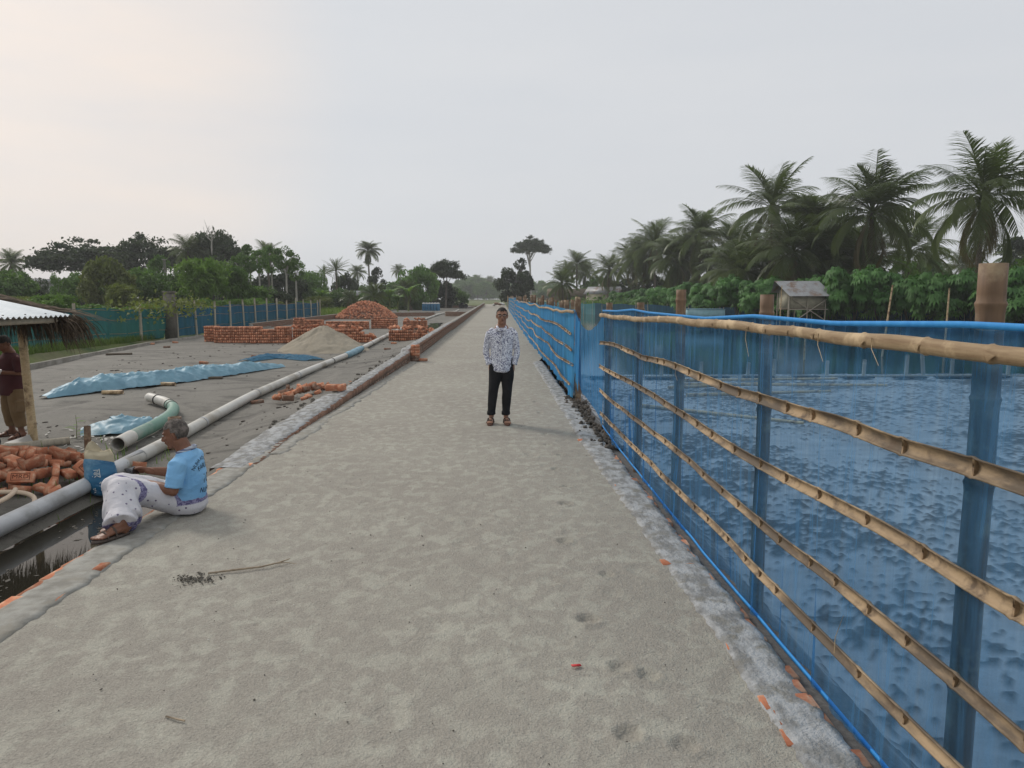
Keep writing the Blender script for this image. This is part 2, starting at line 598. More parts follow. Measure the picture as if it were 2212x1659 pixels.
M['mud'] = mud_mat()
M['pond'] = water_mat('pond_water', (0.030, 0.040, 0.028), 0.06, 0.10, 1.6, (1, 3.0, 1))
M['puddle'] = water_mat('puddle_water', (0.028, 0.025, 0.018), 0.015, 0.03, 2.5, (1, 1, 1))
M['wet_far'] = water_mat('shallow_water', (0.09, 0.09, 0.075), 0.05, 0.05, 1.2, (1, 1, 1))

# ------------------------------------------------------------------ lines of the place (metres; Y runs down the road, X to the right)
fence_x = L((-3, 1.56), (0, 1.535), (2, 1.50), (9.5, 1.385), (13, 1.335), (28, 1.28), (60, 1.36), (100, 1.50), (160, 1.7))
road_l = L((0, -2.68), (8, -2.68), (9.4, -2.74), (13.5, -2.66), (21, -2.48), (40, -2.48), (170, -2.75))
road_r = L((0, 1.20), (2.6, 1.21), (6, 1.13), (9, 1.06), (20, 0.98), (22, 1.24), (28, 1.24), (60, 1.33), (100, 1.46), (170, 1.7))
wall_z = L((7.6, 0.012), (9, 0.02), (11, 0.07), (13.5, 0.125), (20.6, 0.27), (20.8, 0.36), (38, 0.43), (150, 0.5))
yard_z = L((0, -0.38), (8, -0.36), (14, -0.25), (25, -0.16), (300, -0.15))
bank_x = L((0, 92), (40, 44), (50, 34), (60, 26.5), (80, 18), (105, 12), (132, 8.5))
kerb_x = L((8, -11.6), (14, -12.5), (22, -13.46), (31, -14.7), (66, -15.0), (110, -15.0))


def ground_h(X, Y):
    left = -0.14 + 0.10 * (fbm(X * 0.05, Y * 0.05, 3) - 0.5) + np.where(X < -60, 0.3, 0)
    h = left
    yard = (X > -16) & (X < 1.4) & (Y < 150)
    h = np.where(yard, -0.75, h)
    bx = bank_x(Y)
    d = np.minimum(bx - X, 132 - Y)
    pond_d = np.minimum(d, X - 1.2)
    inside = sstep(-1.2, 1.6, pond_d)
    h = np.where(X > 1.2, (0.18 + 0.15 * fbm(X * 0.1, Y * 0.1, 9)) * (1 - inside) - 1.7 * inside, h)
    return h


xs = spacing([(-370, -80, 20), (-80, -17, 2.0), (-17, 50, 1.0), (50, 110, 4), (110, 370, 20)])
ys = spacing([(-50, 0, 5), (0, 160, 1.2), (160, 300, 10), (300, 480, 20)])
g = obj('ground', grid_mesh('ground', xs, ys, ground_h), M['turf'])
tag(g, 'rough green and brown land around the building site and pond', kind='structure')

# ---- the sand road with footprints trodden into it
DENTS = []
for px, py, r, dep in [(0.52, 3.96, .085, .030), (0.50, 5.31, .075, .028), (0.72, 4.63, .07, .022), (0.61, 3.42, .075, .025), (0.74, 3.34, .07, .024),
                       (0.60, 6.30, .075, .022), (0.66, 6.9, .07, .02), (0.62, 7.6, .07, .02), (0.73, 8.3, .07, .02), (0.62, 8.9, .07, .018),
                       (0.55, 2.86, .08, .026), (0.78, 2.78, .075, .022), (0.64, 9.6, .07, .02), (0.68, 11.4, .08, .02), (0.66, 12.6, .08, .02)]:
    DENTS.append((px, py, r * .72, dep * .8))
for k in range(150):
    DENTS.append((rng.uniform(-2.5, 1.0), rng.uniform(2.4, 18), rng.uniform(.05, .11), rng.uniform(.002, .006)))


def road_h(X, Y):
    h = 0.014 * (fbm(X * 0.9, Y * 0.9, 21, 3) - 0.5) + 0.006 * (fbm(X * 7, Y * 7, 22, 3) - 0.5)
    near = np.clip(1.2 - Y / 30, 0, 1)
    h = h + 0.008 * near * (fbm(X * 22, Y * 22, 23, 2) - 0.5)
    for px, py, r, dep in DENTS:
        m = (np.abs(X - px) < 3 * r) & (np.abs(Y - py) < 3.4 * r)
        if not m.any(): continue
        d = np.sqrt(((X[m] - px) / r) ** 2 + ((Y[m] - py) / (r * 1.15)) ** 2) * (1 + .25 * (vnoise(X[m] * 30, Y[m] * 30, 5) - .5))
        lip = np.exp(-((d - 1.18) / 0.22) ** 2) * 0.55 * (0.4 + 0.9 * (Y[m] < py))
        h[m] += dep * (-(1 - sstep(0.82, 1.02, d)) + lip)
    return h


ysr = spacing([(0.6, 9, 0.024), (9, 20, 0.05), (20, 50, 0.25), (50, 172, 1.2)])
us = np.linspace(0, 1, 165)
U, YY = np.meshgrid(us, ysr)
XA, XB = road_l(YY) - 0.03, road_r(YY) + 0.12
XX = XA + (XB - XA) * U
ZZ = road_h(XX, YY)
nx, ny = len(us), len(ysr)
ii = (np.arange(ny - 1)[:, None] * nx + np.arange(nx - 1)[None, :])
road = obj('road', mesh_np('road', np.stack([XX, YY, ZZ], -1).reshape(-1, 3), np.stack([ii, ii + 1, ii + nx + 1, ii + nx], -1).reshape(-1, 4), True), M['sand'])
tag(road, 'straight road of trodden damp sand running into the distance', kind='structure')


def ribbon(name, mat, y0, y1, fl, fr, zf, step, edge=0.03, seed=1, across=5, drop=0.06, parent=None, bumpy=0.0035):
    """mortar laid by trowel: an uneven-edged slab following two lines"""
    y = spacing([(y0, y1, step)])
    jl = edge * (fbm(y * 3.1, y * 0, seed, 3) - 0.5) * 2 + 1.1 * edge * (vnoise(y * 19, y * 0, seed + 3) - 0.5)
    jr = edge * (fbm(y * 3.3, y * 0 + 9, seed + 5, 3) - 0.5) * 2 + 1.1 * edge * (vnoise(y * 19, y * 0, seed + 8) - 0.5)
    rows = []
    xl, xr = fl(y) + jl, fr(y) + jr
    z = zf(y)
    rows.append(np.stack([xl - 0.004, y, z - drop], -1))
    for k in range(across + 1):
        t = k / across
        x = xl * (1 - t) + xr * t
        e = -0.010 if k in (0, across) else 0.0
        rows.append(np.stack([x, y, z + e + bumpy * 2 * (fbm(x * 9, y * 9, seed + 11, 3) - 0.5)], -1))
    rows.append(np.stack([xr + 0.004, y, z - drop], -1))
    V = np.stack(rows, 1)
    n, m = V.shape[:2]
    i = (np.arange(n - 1)[:, None] * m + np.arange(m - 1)[None, :])
    return obj(name, mesh_np(name, V.reshape(-1, 3), np.stack([i, i + 1, i + m + 1, i + m], -1).reshape(-1, 4), False), mat, parent)


BL, BW, BH = 0.24, 0.115, 0.072            # a brick
_brick_meshes = []


def brick_meshes():
    if not _brick_meshes:
        r = np.random.default_rng(5)
        for k in range(6):
            mb = MB()
            x, y, z = BL / 2, BW / 2, BH / 2
            c = 0.006
            P = []
            for sz in (-1, 1):
                for inset, zz in ((0, z - c), (c, z)) if sz > 0 else ((c, z), (0, z - c)):
                    for sx, sy in ((-1, -1), (1, -1), (1, 1), (-1, 1)):
                        P.append((sx * (x - inset), sy * (y - inset), sz * zz))
            P = np.array(P) + r.normal(0, 0.0018, (16, 3))
            q = [(3, 2, 1, 0), (12, 13, 14, 15)]
            for lvl in range(3):
                for a in range(4):
                    b = (a + 1) % 4
                    q.append((lvl * 4 + a, lvl * 4 + b, lvl * 4 + 4 + b, lvl * 4 + 4 + a))
            mb.add(P, q)
            _brick_meshes.append((mb.mesh('brick'), mb.mesh('brick')))
        for a, b in _brick_meshes:
            a.materials.append(M['brick'])
            b.materials.append(M['brick_old'])
    return _brick_meshes


def brick(parent, loc, rot=(0, 0, 0), old=False, name='brick', scale=None):
    k = random.randrange(6)
    o = bpy.data.objects.new(name, brick_meshes()[k][1 if old else 0])
    COL.objects.link(o)
    o.parent = parent
    o.location = loc
    o.rotation_euler = rot
    if scale: o.scale = scale
    return o


def bricks_joined(name, parent, places, mat):
    """the many far bricks of one thing as one part of kind stuff; places: (loc, rot)"""
    base = np.array([(-.5, -.5, -.5), (.5, -.5, -.5), (.5, .5, -.5), (-.5, .5, -.5), (-.5, -.5, .5), (.5, -.5, .5), (.5, .5, .5), (-.5, .5, .5)]) * (BL, BW, BH)
    qf = [(0, 3, 2, 1), (4, 5, 6, 7), (0, 1, 5, 4), (1, 2, 6, 5), (2, 3, 7, 6), (3, 0, 4, 7)]
    mb = MB()
    for loc, rot in places:
        mb.add(base @ np.array(Euler(rot).to_matrix()).T + np.array(loc), qf)
    o = mb.build(name, mat, parent)
    o['kind'] = 'stuff'
    return o


# kerbs: mortar over brick, on both sides of the near road
left_strip = ribbon('left_kerb', M['mortar_old'], 0.9, 9.6, lambda y: y * 0 - 2.985, lambda y: y * 0 - 2.68, lambda y: y * 0 + 0.014, 0.025, 0.022, 31, 6, 0.10)
tag(left_strip, 'worn mortar kerb along the left edge of the sand road', kind='structure')
right_strip = ribbon('right_kerb', M['mortar'], 0.9, 20.5, lambda y: road_r(y) - 0.0, lambda y: fence_x(y) - 0.035, lambda y: y * 0 + 0.014, 0.025, 0.022, 47, 6, 0.10)
tag(right_strip, 'pale grey mortar kerb between the sand road and the bamboo fence', kind='structure')
# bricks that show along the kerb edges
y = 2.2
while y < 8.6:
    brick(left_strip, (-2.945 + random.uniform(-.022, .012), y, -0.034 + random.uniform(-.006, .006)), (0, random.uniform(-.04, .04), math.pi / 2 + random.uniform(-.06, .06)))
    if random.random() < 0.16:
        brick(left_strip, (-2.73 + random.uniform(-.02, .015), y + .1, -0.022 + random.uniform(-.002, .005)), (random.uniform(-.05, .05), 0, math.pi / 2 + random.uniform(-.12, .12)), scale=(.55, .6, 1))
    y += 0.252
y = 1.6
while y < 9.2:
    brick(right_strip, (float(fence_x(y)) - 0.150 + random.uniform(-.02, .03), y, -0.036 + random.uniform(-.006, .008)), (0, random.uniform(-.05, .05), random.uniform(-.08, .08)))
    if random.random() < 0.14:
        brick(right_strip, (float(road_r(y)) + 0.115 + random.uniform(-.03, .02), y, -0.0265 + random.uniform(-.002, .004)), (0, 0, random.uniform(-.15, .15)))
    y += 0.135

# body of the road embankment under the kerbs
mb = MB()
yy = spacing([(0.6, 22, 0.5)])
for fx, dx in ((lambda t: t * 0 - 2.94, 0.2), (lambda t: fence_x(t) - 0.06, -0.2)):
    V = np.stack([np.stack([fx(yy), yy, yy * 0 - 0.075], -1), np.stack([fx(yy), yy, yy * 0 - 0.95], -1), np.stack([fx(yy) + dx, yy, yy * 0 - 0.075], -1)], 1)
    i = np.arange(len(yy) - 1) * 3
    mb.add(V.reshape(-1, 3), np.concatenate([np.stack([i, i + 1, i + 4, i + 3], -1), np.stack([i, i + 3, i + 5, i + 2], -1)]))
o = mb.build('road_embankment', M['soil'])
tag(o, 'dark soil side of the raised road', kind='structure')

# ---- the low brick wall that begins level with the road and rises along its left side
wall = empty('brick_wall', (-2.7, 8, 0))
tag(wall, 'long low brick wall with mortar top along the left of the road', 'wall')
wall_off = np.array((-2.7, 8, 0))
yw = spacing([(7.7, 25, 0.12), (25, 152, 1.0)])
V = np.stack([np.stack([road_l(yw) - 0.012, yw, yw * 0 - 0.1], -1), np.stack([road_l(yw) - 0.012, yw, wall_z(yw) - 0.012], -1),
              np.stack([road_l(yw) - 0.25, yw, wall_z(yw) - 0.012], -1), np.stack([road_l(yw) - 0.26, yw, yw * 0 - 0.7], -1)], 1)
i = (np.arange(len(yw) - 1)[:, None] * 4 + np.arange(3)[None, :])
Q = np.stack([i, i + 1, i + 5, i + 4], -1).reshape(-1, 4)
obj('core', mesh_np('core', V.reshape(-1, 3) - wall_off, [Q, np.array([(0, 3, 2, 1), (len(yw) * 4 - 4, len(yw) * 4 - 3, len(yw) * 4 - 2, len(yw) * 4 - 1)])]), M['mortar_old'], wall)
o = ribbon('mortar_top', M['mortar'], 7.7, 40, lambda y: road_l(y) - 0.27 - 0.16 * (y < 13), lambda y: road_l(y) - 0.03, lambda y: wall_z(y) + 0.004, 0.09, 0.03, 61, 4, 0.05)
o.parent = wall; o.location = -wall_off
o = ribbon('mortar_top', M['mortar_old'], 40.01, 151, lambda y: road_l(y) - 0.27, lambda y: road_l(y) - 0.0, lambda y: wall_z(y) + 0.004, 0.7, 0.02, 62, 2, 0.05)
o.parent = wall; o.location = -wall_off
far_places = []
y, n = 7.9, 0
while y < 40:                                       # top course on edge, ends to the road
    z = float(wall_z(y))
    for lvl in range(4):
        zc = z - 0.064 - lvl * 0.121 if lvl == 0 else z - 0.064 - 0.115 - (lvl - 1) * 0.085 + 0.012
        if zc + 0.05 < 0.0 and lvl: break
        loc = np.array((float(road_l(y)) - 0.112 + random.uniform(-.006, .006), y, zc)) - wall_off
        rot = (math.pi / 2 + random.uniform(-.03, .03), random.uniform(-.03, .03), random.uniform(-.03, .03))
        if lvl == 0 and n < 175:
            brick(wall, loc, rot, old=True); n += 1
        elif lvl == 0:
            far_places.append((loc, rot))
        elif (int(y / 0.0805) % 3 == 0):
            rot = (random.uniform(-.02, .02), random.uniform(-.02, .02), math.pi / 2 + random.uniform(-.02, .02))
            loc[0] += 0.055
            if n < 300 and y < 24 and lvl < 3:
                brick(wall, loc, rot, old=True); n += 1
            else:
                far_places.append((loc, rot))
    y += 0.0805
while y < 150:
    z = float(wall_z(y))
    for lvl in range(5):
        far_places.append((np.array((float(road_l(y)) - 0.055 + random.uniform(-.006, .006), y, z - 0.045 - lvl * 0.085)) - wall_off, (0, 0, math.pi / 2)))
    y += 0.25
bricks_joined('brick_courses', wall, far_places, M['brick_old'])
skirt = ribbon('wall_skirting', M['mortar_old'], 8.4, 60, lambda y: road_l(y) - 0.02, lambda y: road_l(y) + 0.16 + 0.07 * np.exp(-((y - 16) / 6) ** 2), lambda y: y * 0 + 0.010, 0.09, 0.06, 71, 4, 0.04)
tag(skirt, 'ragged mortar skirting at the foot of the low brick wall', kind='structure')
# the stack of loose bricks where the wall steps up, and the two bricks lying on the wall
st = empty('brick_stack', (-2.36, 20.7, 0.01))
tag(st, 'small square column of orange bricks where the roadside wall steps up', 'brick stack')
for k in range(6):
    for s in (-1, 1):
        brick(st, (s * 0.062 if k % 2 else 0, 0 if k % 2 else s * 0.062, 0.04 + k * 0.076), (0, 0, (math.pi / 2 if k % 2 else 0) + random.uniform(-.05, .05)), old=(k < 2))
brick(st, (0.22, -0.05, 0.04), (0, 0, 0.3))
b = empty('brick_pair', (-2.95, 13.1, 0.135))
tag(b, 'two orange bricks laid side by side on top of the low roadside wall', 'bricks')
brick(b, (-0.06, 0, 0.06), (math.pi / 2, 0, 0.1)); brick(b, (0.10, 0.06, 0.06), (math.pi / 2, 0, 1.35)); brick(b, (-0.06, 0.085, 0.06), (math.pi / 2, 0, 0.12))

# ---- the yard of wet sand on the left
def yard_h(X, Y):
    h = yard_z(Y) + 0.05 * (fbm(X * 0.5, Y * 0.5, 41, 3) - 0.5) + 0.018 * (fbm(X * 3, Y * 3, 42, 3) - 0.5)
    tr = sstep(-4.75, -4.3, X) * (1 - sstep(7.6, 9.2, Y + 0.8 * (fbm(X, Y * 0, 5) - .5)))       # flooded trench by the kerb
    h = h - 0.20 * tr + 0.03 * tr * fbm(X * 6, Y * 6, 44, 3)
    up = sstep(8.0, 10.5, Y) * sstep(-4.4, -3.2, X)                                             # sand banked up against the wall
    h = h + up * np.maximum(0, (-0.03 + 0.03 * fbm(X * 2, Y * 0.7, 45)) - h) * 0.95
    ridge = np.exp(-((X + 4.1 + 0.25 * np.sin(Y)) / 0.3) ** 2) * sstep(9, 11, Y) * (1 - sstep(22, 26, Y))
    h = h + 0.10 * ridge * fbm(X * 2.2, Y * 1.2, 46, 3)
    pool = np.exp(-(((X + 4.3) / 1.1) ** 2 + ((Y - 47) / 11) ** 2))                             # standing water further down the yard
    h = h - 0.10 * pool
    tracks = np.exp(-((X + 8.5 + 0.6 * np.sin(Y * 0.25)) / 0.12) ** 2) + np.exp(-((X + 11.0 + 0.5 * np.sin(Y * 0.3 + 1)) / 0.14) ** 2)
    h = h - 0.02 * tracks
    return h


def yard_mesh():
    y = spacing([(0.5, 12, 0.07), (12, 30, 0.14), (30, 70, 0.5), (70, 152, 2.0)])
    u = np.concatenate([np.linspace(0, 0.55, 60, endpoint=False), np.linspace(0.55, 1, 90)])
    U, Y = np.meshgrid(u, y)
    A, B = kerb_x(Y) - 0.02, np.where(Y < 9.4, -2.93, road_l(Y) - 0.22)
    X = A + (B - A) * U
    Z = yard_h(X, Y)
    n, m = X.shape
    i = (np.arange(n - 1)[:, None] * m + np.arange(m - 1)[None, :])
    return mesh_np('yard', np.stack([X, Y, Z], -1).reshape(-1, 3), np.stack([i, i + 1, i + m + 1, i + m], -1).reshape(-1, 4), True)


o = obj('yard', yard_mesh(), M['yard_sand'])
tag(o, 'wide flat yard of wet grey sand left of the road', kind='structure')
mb = MB(); mb.add([(-4.9, 0.4, -0.455), (-2.90, 0.4, -0.455), (-2.90, 9.4, -0.455), (-4.9, 9.4, -0.455)], [(0, 1, 2, 3)])
o = mb.build('puddle', M['puddle']); tag(o, 'dark still puddle beside the left kerb', kind='structure')
mb = MB(); mb.add([(-6.5, 36, -0.205), (-2.75, 36, -0.205), (-2.75, 62, -0.205), (-6.5, 62, -0.205)], [(0, 1, 2, 3)])
o = mb.build('shallow_pool', M['wet_far']); tag(o, 'shallow standing water on the yard beside the far wall', kind='structure')
mb = MB(); mb.add([(-12.6, 14.6, -0.262), (-9.3, 14.6, -0.262), (-9.6, 17.6, -0.262), (-12.8, 17.6, -0.262)], [(0, 1, 2, 3)])
o = mb.build('rain_pool', M['wet_far']); tag(o, 'thin rain water lying in the yard below the grass kerb', kind='structure')

# low kerb on the far side of the yard
kb = MB()
yk = spacing([(8, 110, 0.5)])
xk = kerb_x(yk)
jz = 0.02 * (vnoise(yk * 1.3, yk * 0, 8) - 0.5)
V = np.stack([np.stack([xk + 0.09, yk, yk * 0 - 0.5], -1), np.stack([xk + 0.085, yk, -0.06 + jz], -1), np.stack([xk - 0.085, yk, -0.06 + jz], -1), np.stack([xk - 0.09, yk, yk * 0 - 0.5], -1)], 1)
i = (np.arange(len(yk) - 1)[:, None] * 4 + np.arange(3)[None, :])
kb.add(V.reshape(-1, 3), np.stack([i, i + 4, i + 5, i + 1], -1).reshape(-1, 4))
o = kb.build('yard_kerb', simple('stained_kerb', (.16, .145, .12), (.27, .255, .22), 3.0, .9, bump_s=.4, bump_d=.02))
tag(o, 'low concrete kerb along the far side of the yard', kind='structure')


def masonry_wall(name, label, a, b, h, z0, th=0.25):
    """low brick wall between two points: every visible brick of the face is a piece"""
    a, b = np.array(a, float), np.array(b, float)
    ln = np.linalg.norm(b - a)
    ang = math.atan2(b[1] - a[1], b[0] - a[0])
    w = empty(name, (a[0], a[1], z0), ang)
    tag(w, label, 'wall')
    mb = MB(); mb.box((ln / 2, 0, h / 2 - 0.3), (ln, th - 0.02, h + 0.58)); mb.build('core', M['mortar_old'], w)
    pl = []
    for r in range(int(h / 0.085)):
        x = 0.06 * (r % 2) * 2
        while x < ln - 0.1:
            for s in (-1, 1):
                pl.append(((x + 0.12, s * (th / 2 - 0.05), 0.045 + r * 0.085), (0, random.uniform(-.02, .02), random.uniform(-.02, .02))))
            x += 0.252
    bricks_joined('brick_courses', w, pl, M['brick_old'])
    return w


masonry_wall('cross_wall', 'low weathered brick wall crossing the yard behind the brick heap', (-12.2, 72), (-6.4, 74), 0.5, -0.2)
masonry_wall('cross_wall', 'short low brick wall joining the roadside wall beside the shallow water', (-5.3, 74), (-2.9, 72), 0.55, -0.2)
masonry_wall('boundary_wall', 'low grey brick boundary wall running beside the teal net fence', (-14.9, 44), (-14.8, 71), 0.45, -0.2)
masonry_wall('cross_wall', 'far low wall crossing the yard beyond the blue sacks', (-15, 128), (-3, 126), 0.45, -0.2)

# ---- pond: mud flat, water, banks
def mud_h(X, Y):
    h = -0.545 + 0.03 * (fbm(X * 0.6, Y * 0.6, 51, 3) - 0.5)
    slope = 1 - sstep(0.05, 0.75, X - fence_x(Y))
    h = h + slope * 0.50
    return h


xm = spacing([(1.40, 6, 0.045), (6, 13, 0.08), (13, 27, 0.16)])
ym = spacing([(0.8, 8, 0.05), (8, 22, 0.07)])
X, Y = np.meshgrid(xm, ym)
Z = mud_h(X, Y)
big = fbm(X * 1.0, Y * 1.0, 52, 3)
fine = fbm(X * 12.0, Y * 10.0, 53, 5, .74)
near_edge = 1 - sstep(0.1, 1.2, X - fence_x(Y))
cl = sstep(0.515, 0.560, 0.36 * big + 0.64 * fine + 0.04 * near_edge)
cl = np.maximum(cl, 1 - sstep(0.10, 0.5, X - fence_x(Y) + 0.2 * (fine - .5)))
Z = Z + cl * (0.008 + 0.06 * np.clip(fine - 0.42, 0, 1)) + 0.006 * (fbm(X * 14, Y * 14, 54, 2) - 0.5)
n, m = X.shape
ii = (np.arange(n - 1)[:, None] * m + np.arange(m - 1)[None, :])
me = mesh_np('mud_flat', np.stack([X, Y, Z], -1).reshape(-1, 3), np.stack([ii, ii + 1, ii + m + 1, ii + m], -1).reshape(-1, 4), True)
at = me.attributes.new('clod', 'FLOAT', 'POINT')
at.data.foreach_set('value', cl.astype(np.float32).ravel())
o = obj('mud_flat', me, M['mud'])
tag(o, 'flat of pale wet mud with dark clods behind the blue net', kind='structure')
mb = MB(); mb.add([(1.0, -5, -0.6), (100, -5, -0.6), (100, 140, -0.6), (1.0, 140, -0.6)], [(0, 1, 2, 3)])
o = mb.build('pond_water', M['pond']); tag(o, 'calm dark green fish pond water', kind='structure')
# soil shoulder between road and water beyond the mud
ysl = spacing([(21.5, 136, 0.6)])
fx = fence_x(ysl)
V = np.stack([np.stack([fx - 0.16, ysl, ysl * 0 - 0.004], -1), np.stack([fx + 0.16 + 0.06 * vnoise(ysl * 2, ysl * 0, 3), ysl, ysl * 0 - 0.03], -1), np.stack([fx + 0.9, ysl, ysl * 0 - 1.0], -1)], 1)
i = (np.arange(len(ysl) - 1)[:, None] * 3 + np.arange(2)[None, :])
o = obj('pond_shoulder', mesh_np('pond_shoulder', V.reshape(-1, 3), np.stack([i, i + 1, i + 4, i + 3], -1).reshape(-1, 4), True), M['soil'])
tag(o, 'soil shoulder between the road and the pond', kind='structure')
# clods under the open gap of the net
mb = MB()
for k in range(240):
    y = rng.uniform(8.6, 13.2)
    r = rng.uniform(0.012, 0.045)
    mb.ball((float(fence_x(y)) + rng.normal(0.0, 0.07), y, rng.uniform(-0.02, 0.03)), (r, r * rng.uniform(.7, 1.2), r * .7), 6, 4, rot=tuple(rng.uniform(0, 3, 3)))
o = mb.build('soil_clods', M['soil']); tag(o, 'crumbled dark soil clods under the gap in the blue net', 'soil', kind='stuff')

# ---- haze in the air
mb = MB(); mb.box((0, 215, 9.0), (760, 560, 24.0))
m, nt, bs, out = new_mat('haze_air')
nt.nodes.remove(bs)
pv = nd(nt, 'ShaderNodeVolumePrincipled', Density=0.00065, Anisotropy=0.25)
pv.inputs['Color'].default_value = (0.98, 0.99, 1.0, 1)
nt.links.new(pv.outputs[0], out.inputs['Volume'])
o = mb.build('haze', m)
tag(o, 'thin grey haze hanging over the whole site', kind='stuff')
M['net_gap'] = net_mat('gathered_blue_net', (0.035, 0.23, 0.50), 0.55, (0.45, 0.70, 0.92), 0.35, 14.0)
# ------------------------------------------------------------------ bamboo and net fences
def bamboo_pole(pts, r0, r1, node=0.34, n=12, wob=0.0, seed=0):
    """round bamboo culm with swollen nodes; returns MB"""
    P = np.asarray(pts, float)
    seg = np.linalg.norm(np.diff(P, axis=0), axis=1)
    s = np.concatenate([[0], np.cumsum(seg)])
    tot = s[-1]
    rr = random.Random(seed)
    ts, rs = [0.0], [1.0]
    t = rr.uniform(0.08, node * 0.6)
    while t < tot - 0.04:
        for d, k in ((-0.022, 1.0), (-0.008, 1.07), (0.0, 1.13), (0.006, 1.03), (0.02, 1.0)):
            if 0 < t + d < tot:
                ts.append(t + d); rs.append(k)
        t += node * rr.uniform(0.85, 1.15)
    ts.append(tot); rs.append(1.0)
    ts, rs = np.array(ts), np.array(rs)
    q = np.stack([np.interp(ts, s, P[:, k]) for k in range(3)], -1)
    if wob:
        q[:, 0] += wob * (vnoise(ts * 0.9, ts * 0, seed) - 0.5)
        q[:, 2] += wob * (vnoise(ts * 0.9, ts * 0 + 5, seed) - 0.5)
    r = (r0 + (r1 - r0) * ts / tot) * rs
    mb = MB()
    mb.tube(q, r, n)
    return mb


def hollow_post(x, y, z0, z1, r, seed, tilt=(0, 0)):
    """bamboo post with an open, sawn top; built about its foot"""
    rr = random.Random(seed)
    h = z1 - z0
    zs, ks = [0.0], [1.0]
    t = rr.uniform(0.1, 0.3)
    nodes = []
    while t < h - 0.05:
        nodes.append(t)
        t += rr.uniform(0.27, 0.38)
    if h - nodes[-1] > 0.22: nodes.append(h - rr.uniform(0.07, 0.12))
    for t in nodes:
        for d, k in ((-0.03, 0.99), (-0.010, 1.05), (0.0, 1.12), (0.005, 1.10), (0.012, 1.0), (0.035, 1.0)):
            if 0 < t + d < h:
                zs.append(t + d); ks.append(k)
    zs.append(h); ks.append(1.0)
    o = np.argsort(zs)
    zs, ks = np.array(zs)[o], np.array(ks)[o]
    P = np.stack([tilt[0] * zs / h + 0.012 * (vnoise(zs * 2, zs * 0, seed) - .5), tilt[1] * zs / h, zs], -1)
    R = r * ks * (1.06 - 0.10 * zs / h)
    mb = MB()
    P2 = np.vstack([P, [P[-1], P[-1] - (0, 0, 0.05)]])
    R2 = np.concatenate([R, [R[-1] * 0.84, R[-1] * 0.80]])
    m = len(P2)
    n = 18
    th = np.linspace(0, 2 * math.pi, n, endpoint=False)
    V = P2[:, None, :] + np.stack([np.cos(th), np.sin(th), th * 0], -1)[None] * R2[:, None, None]
    i = np.arange(m - 1)[:, None] * n; j = np.arange(n)[None, :]; k = (j + 1) % n
    Q = np.stack([i + j, i + k, i + n + k, i + n + j], -1).reshape(-1, 4)
    mb.add(V.reshape(-1, 3), Q)
    mb.add(np.vstack([V[-1], P2[-1:]]), (), [(a, (a + 1) % n, n) for a in range(n)])
    return mb


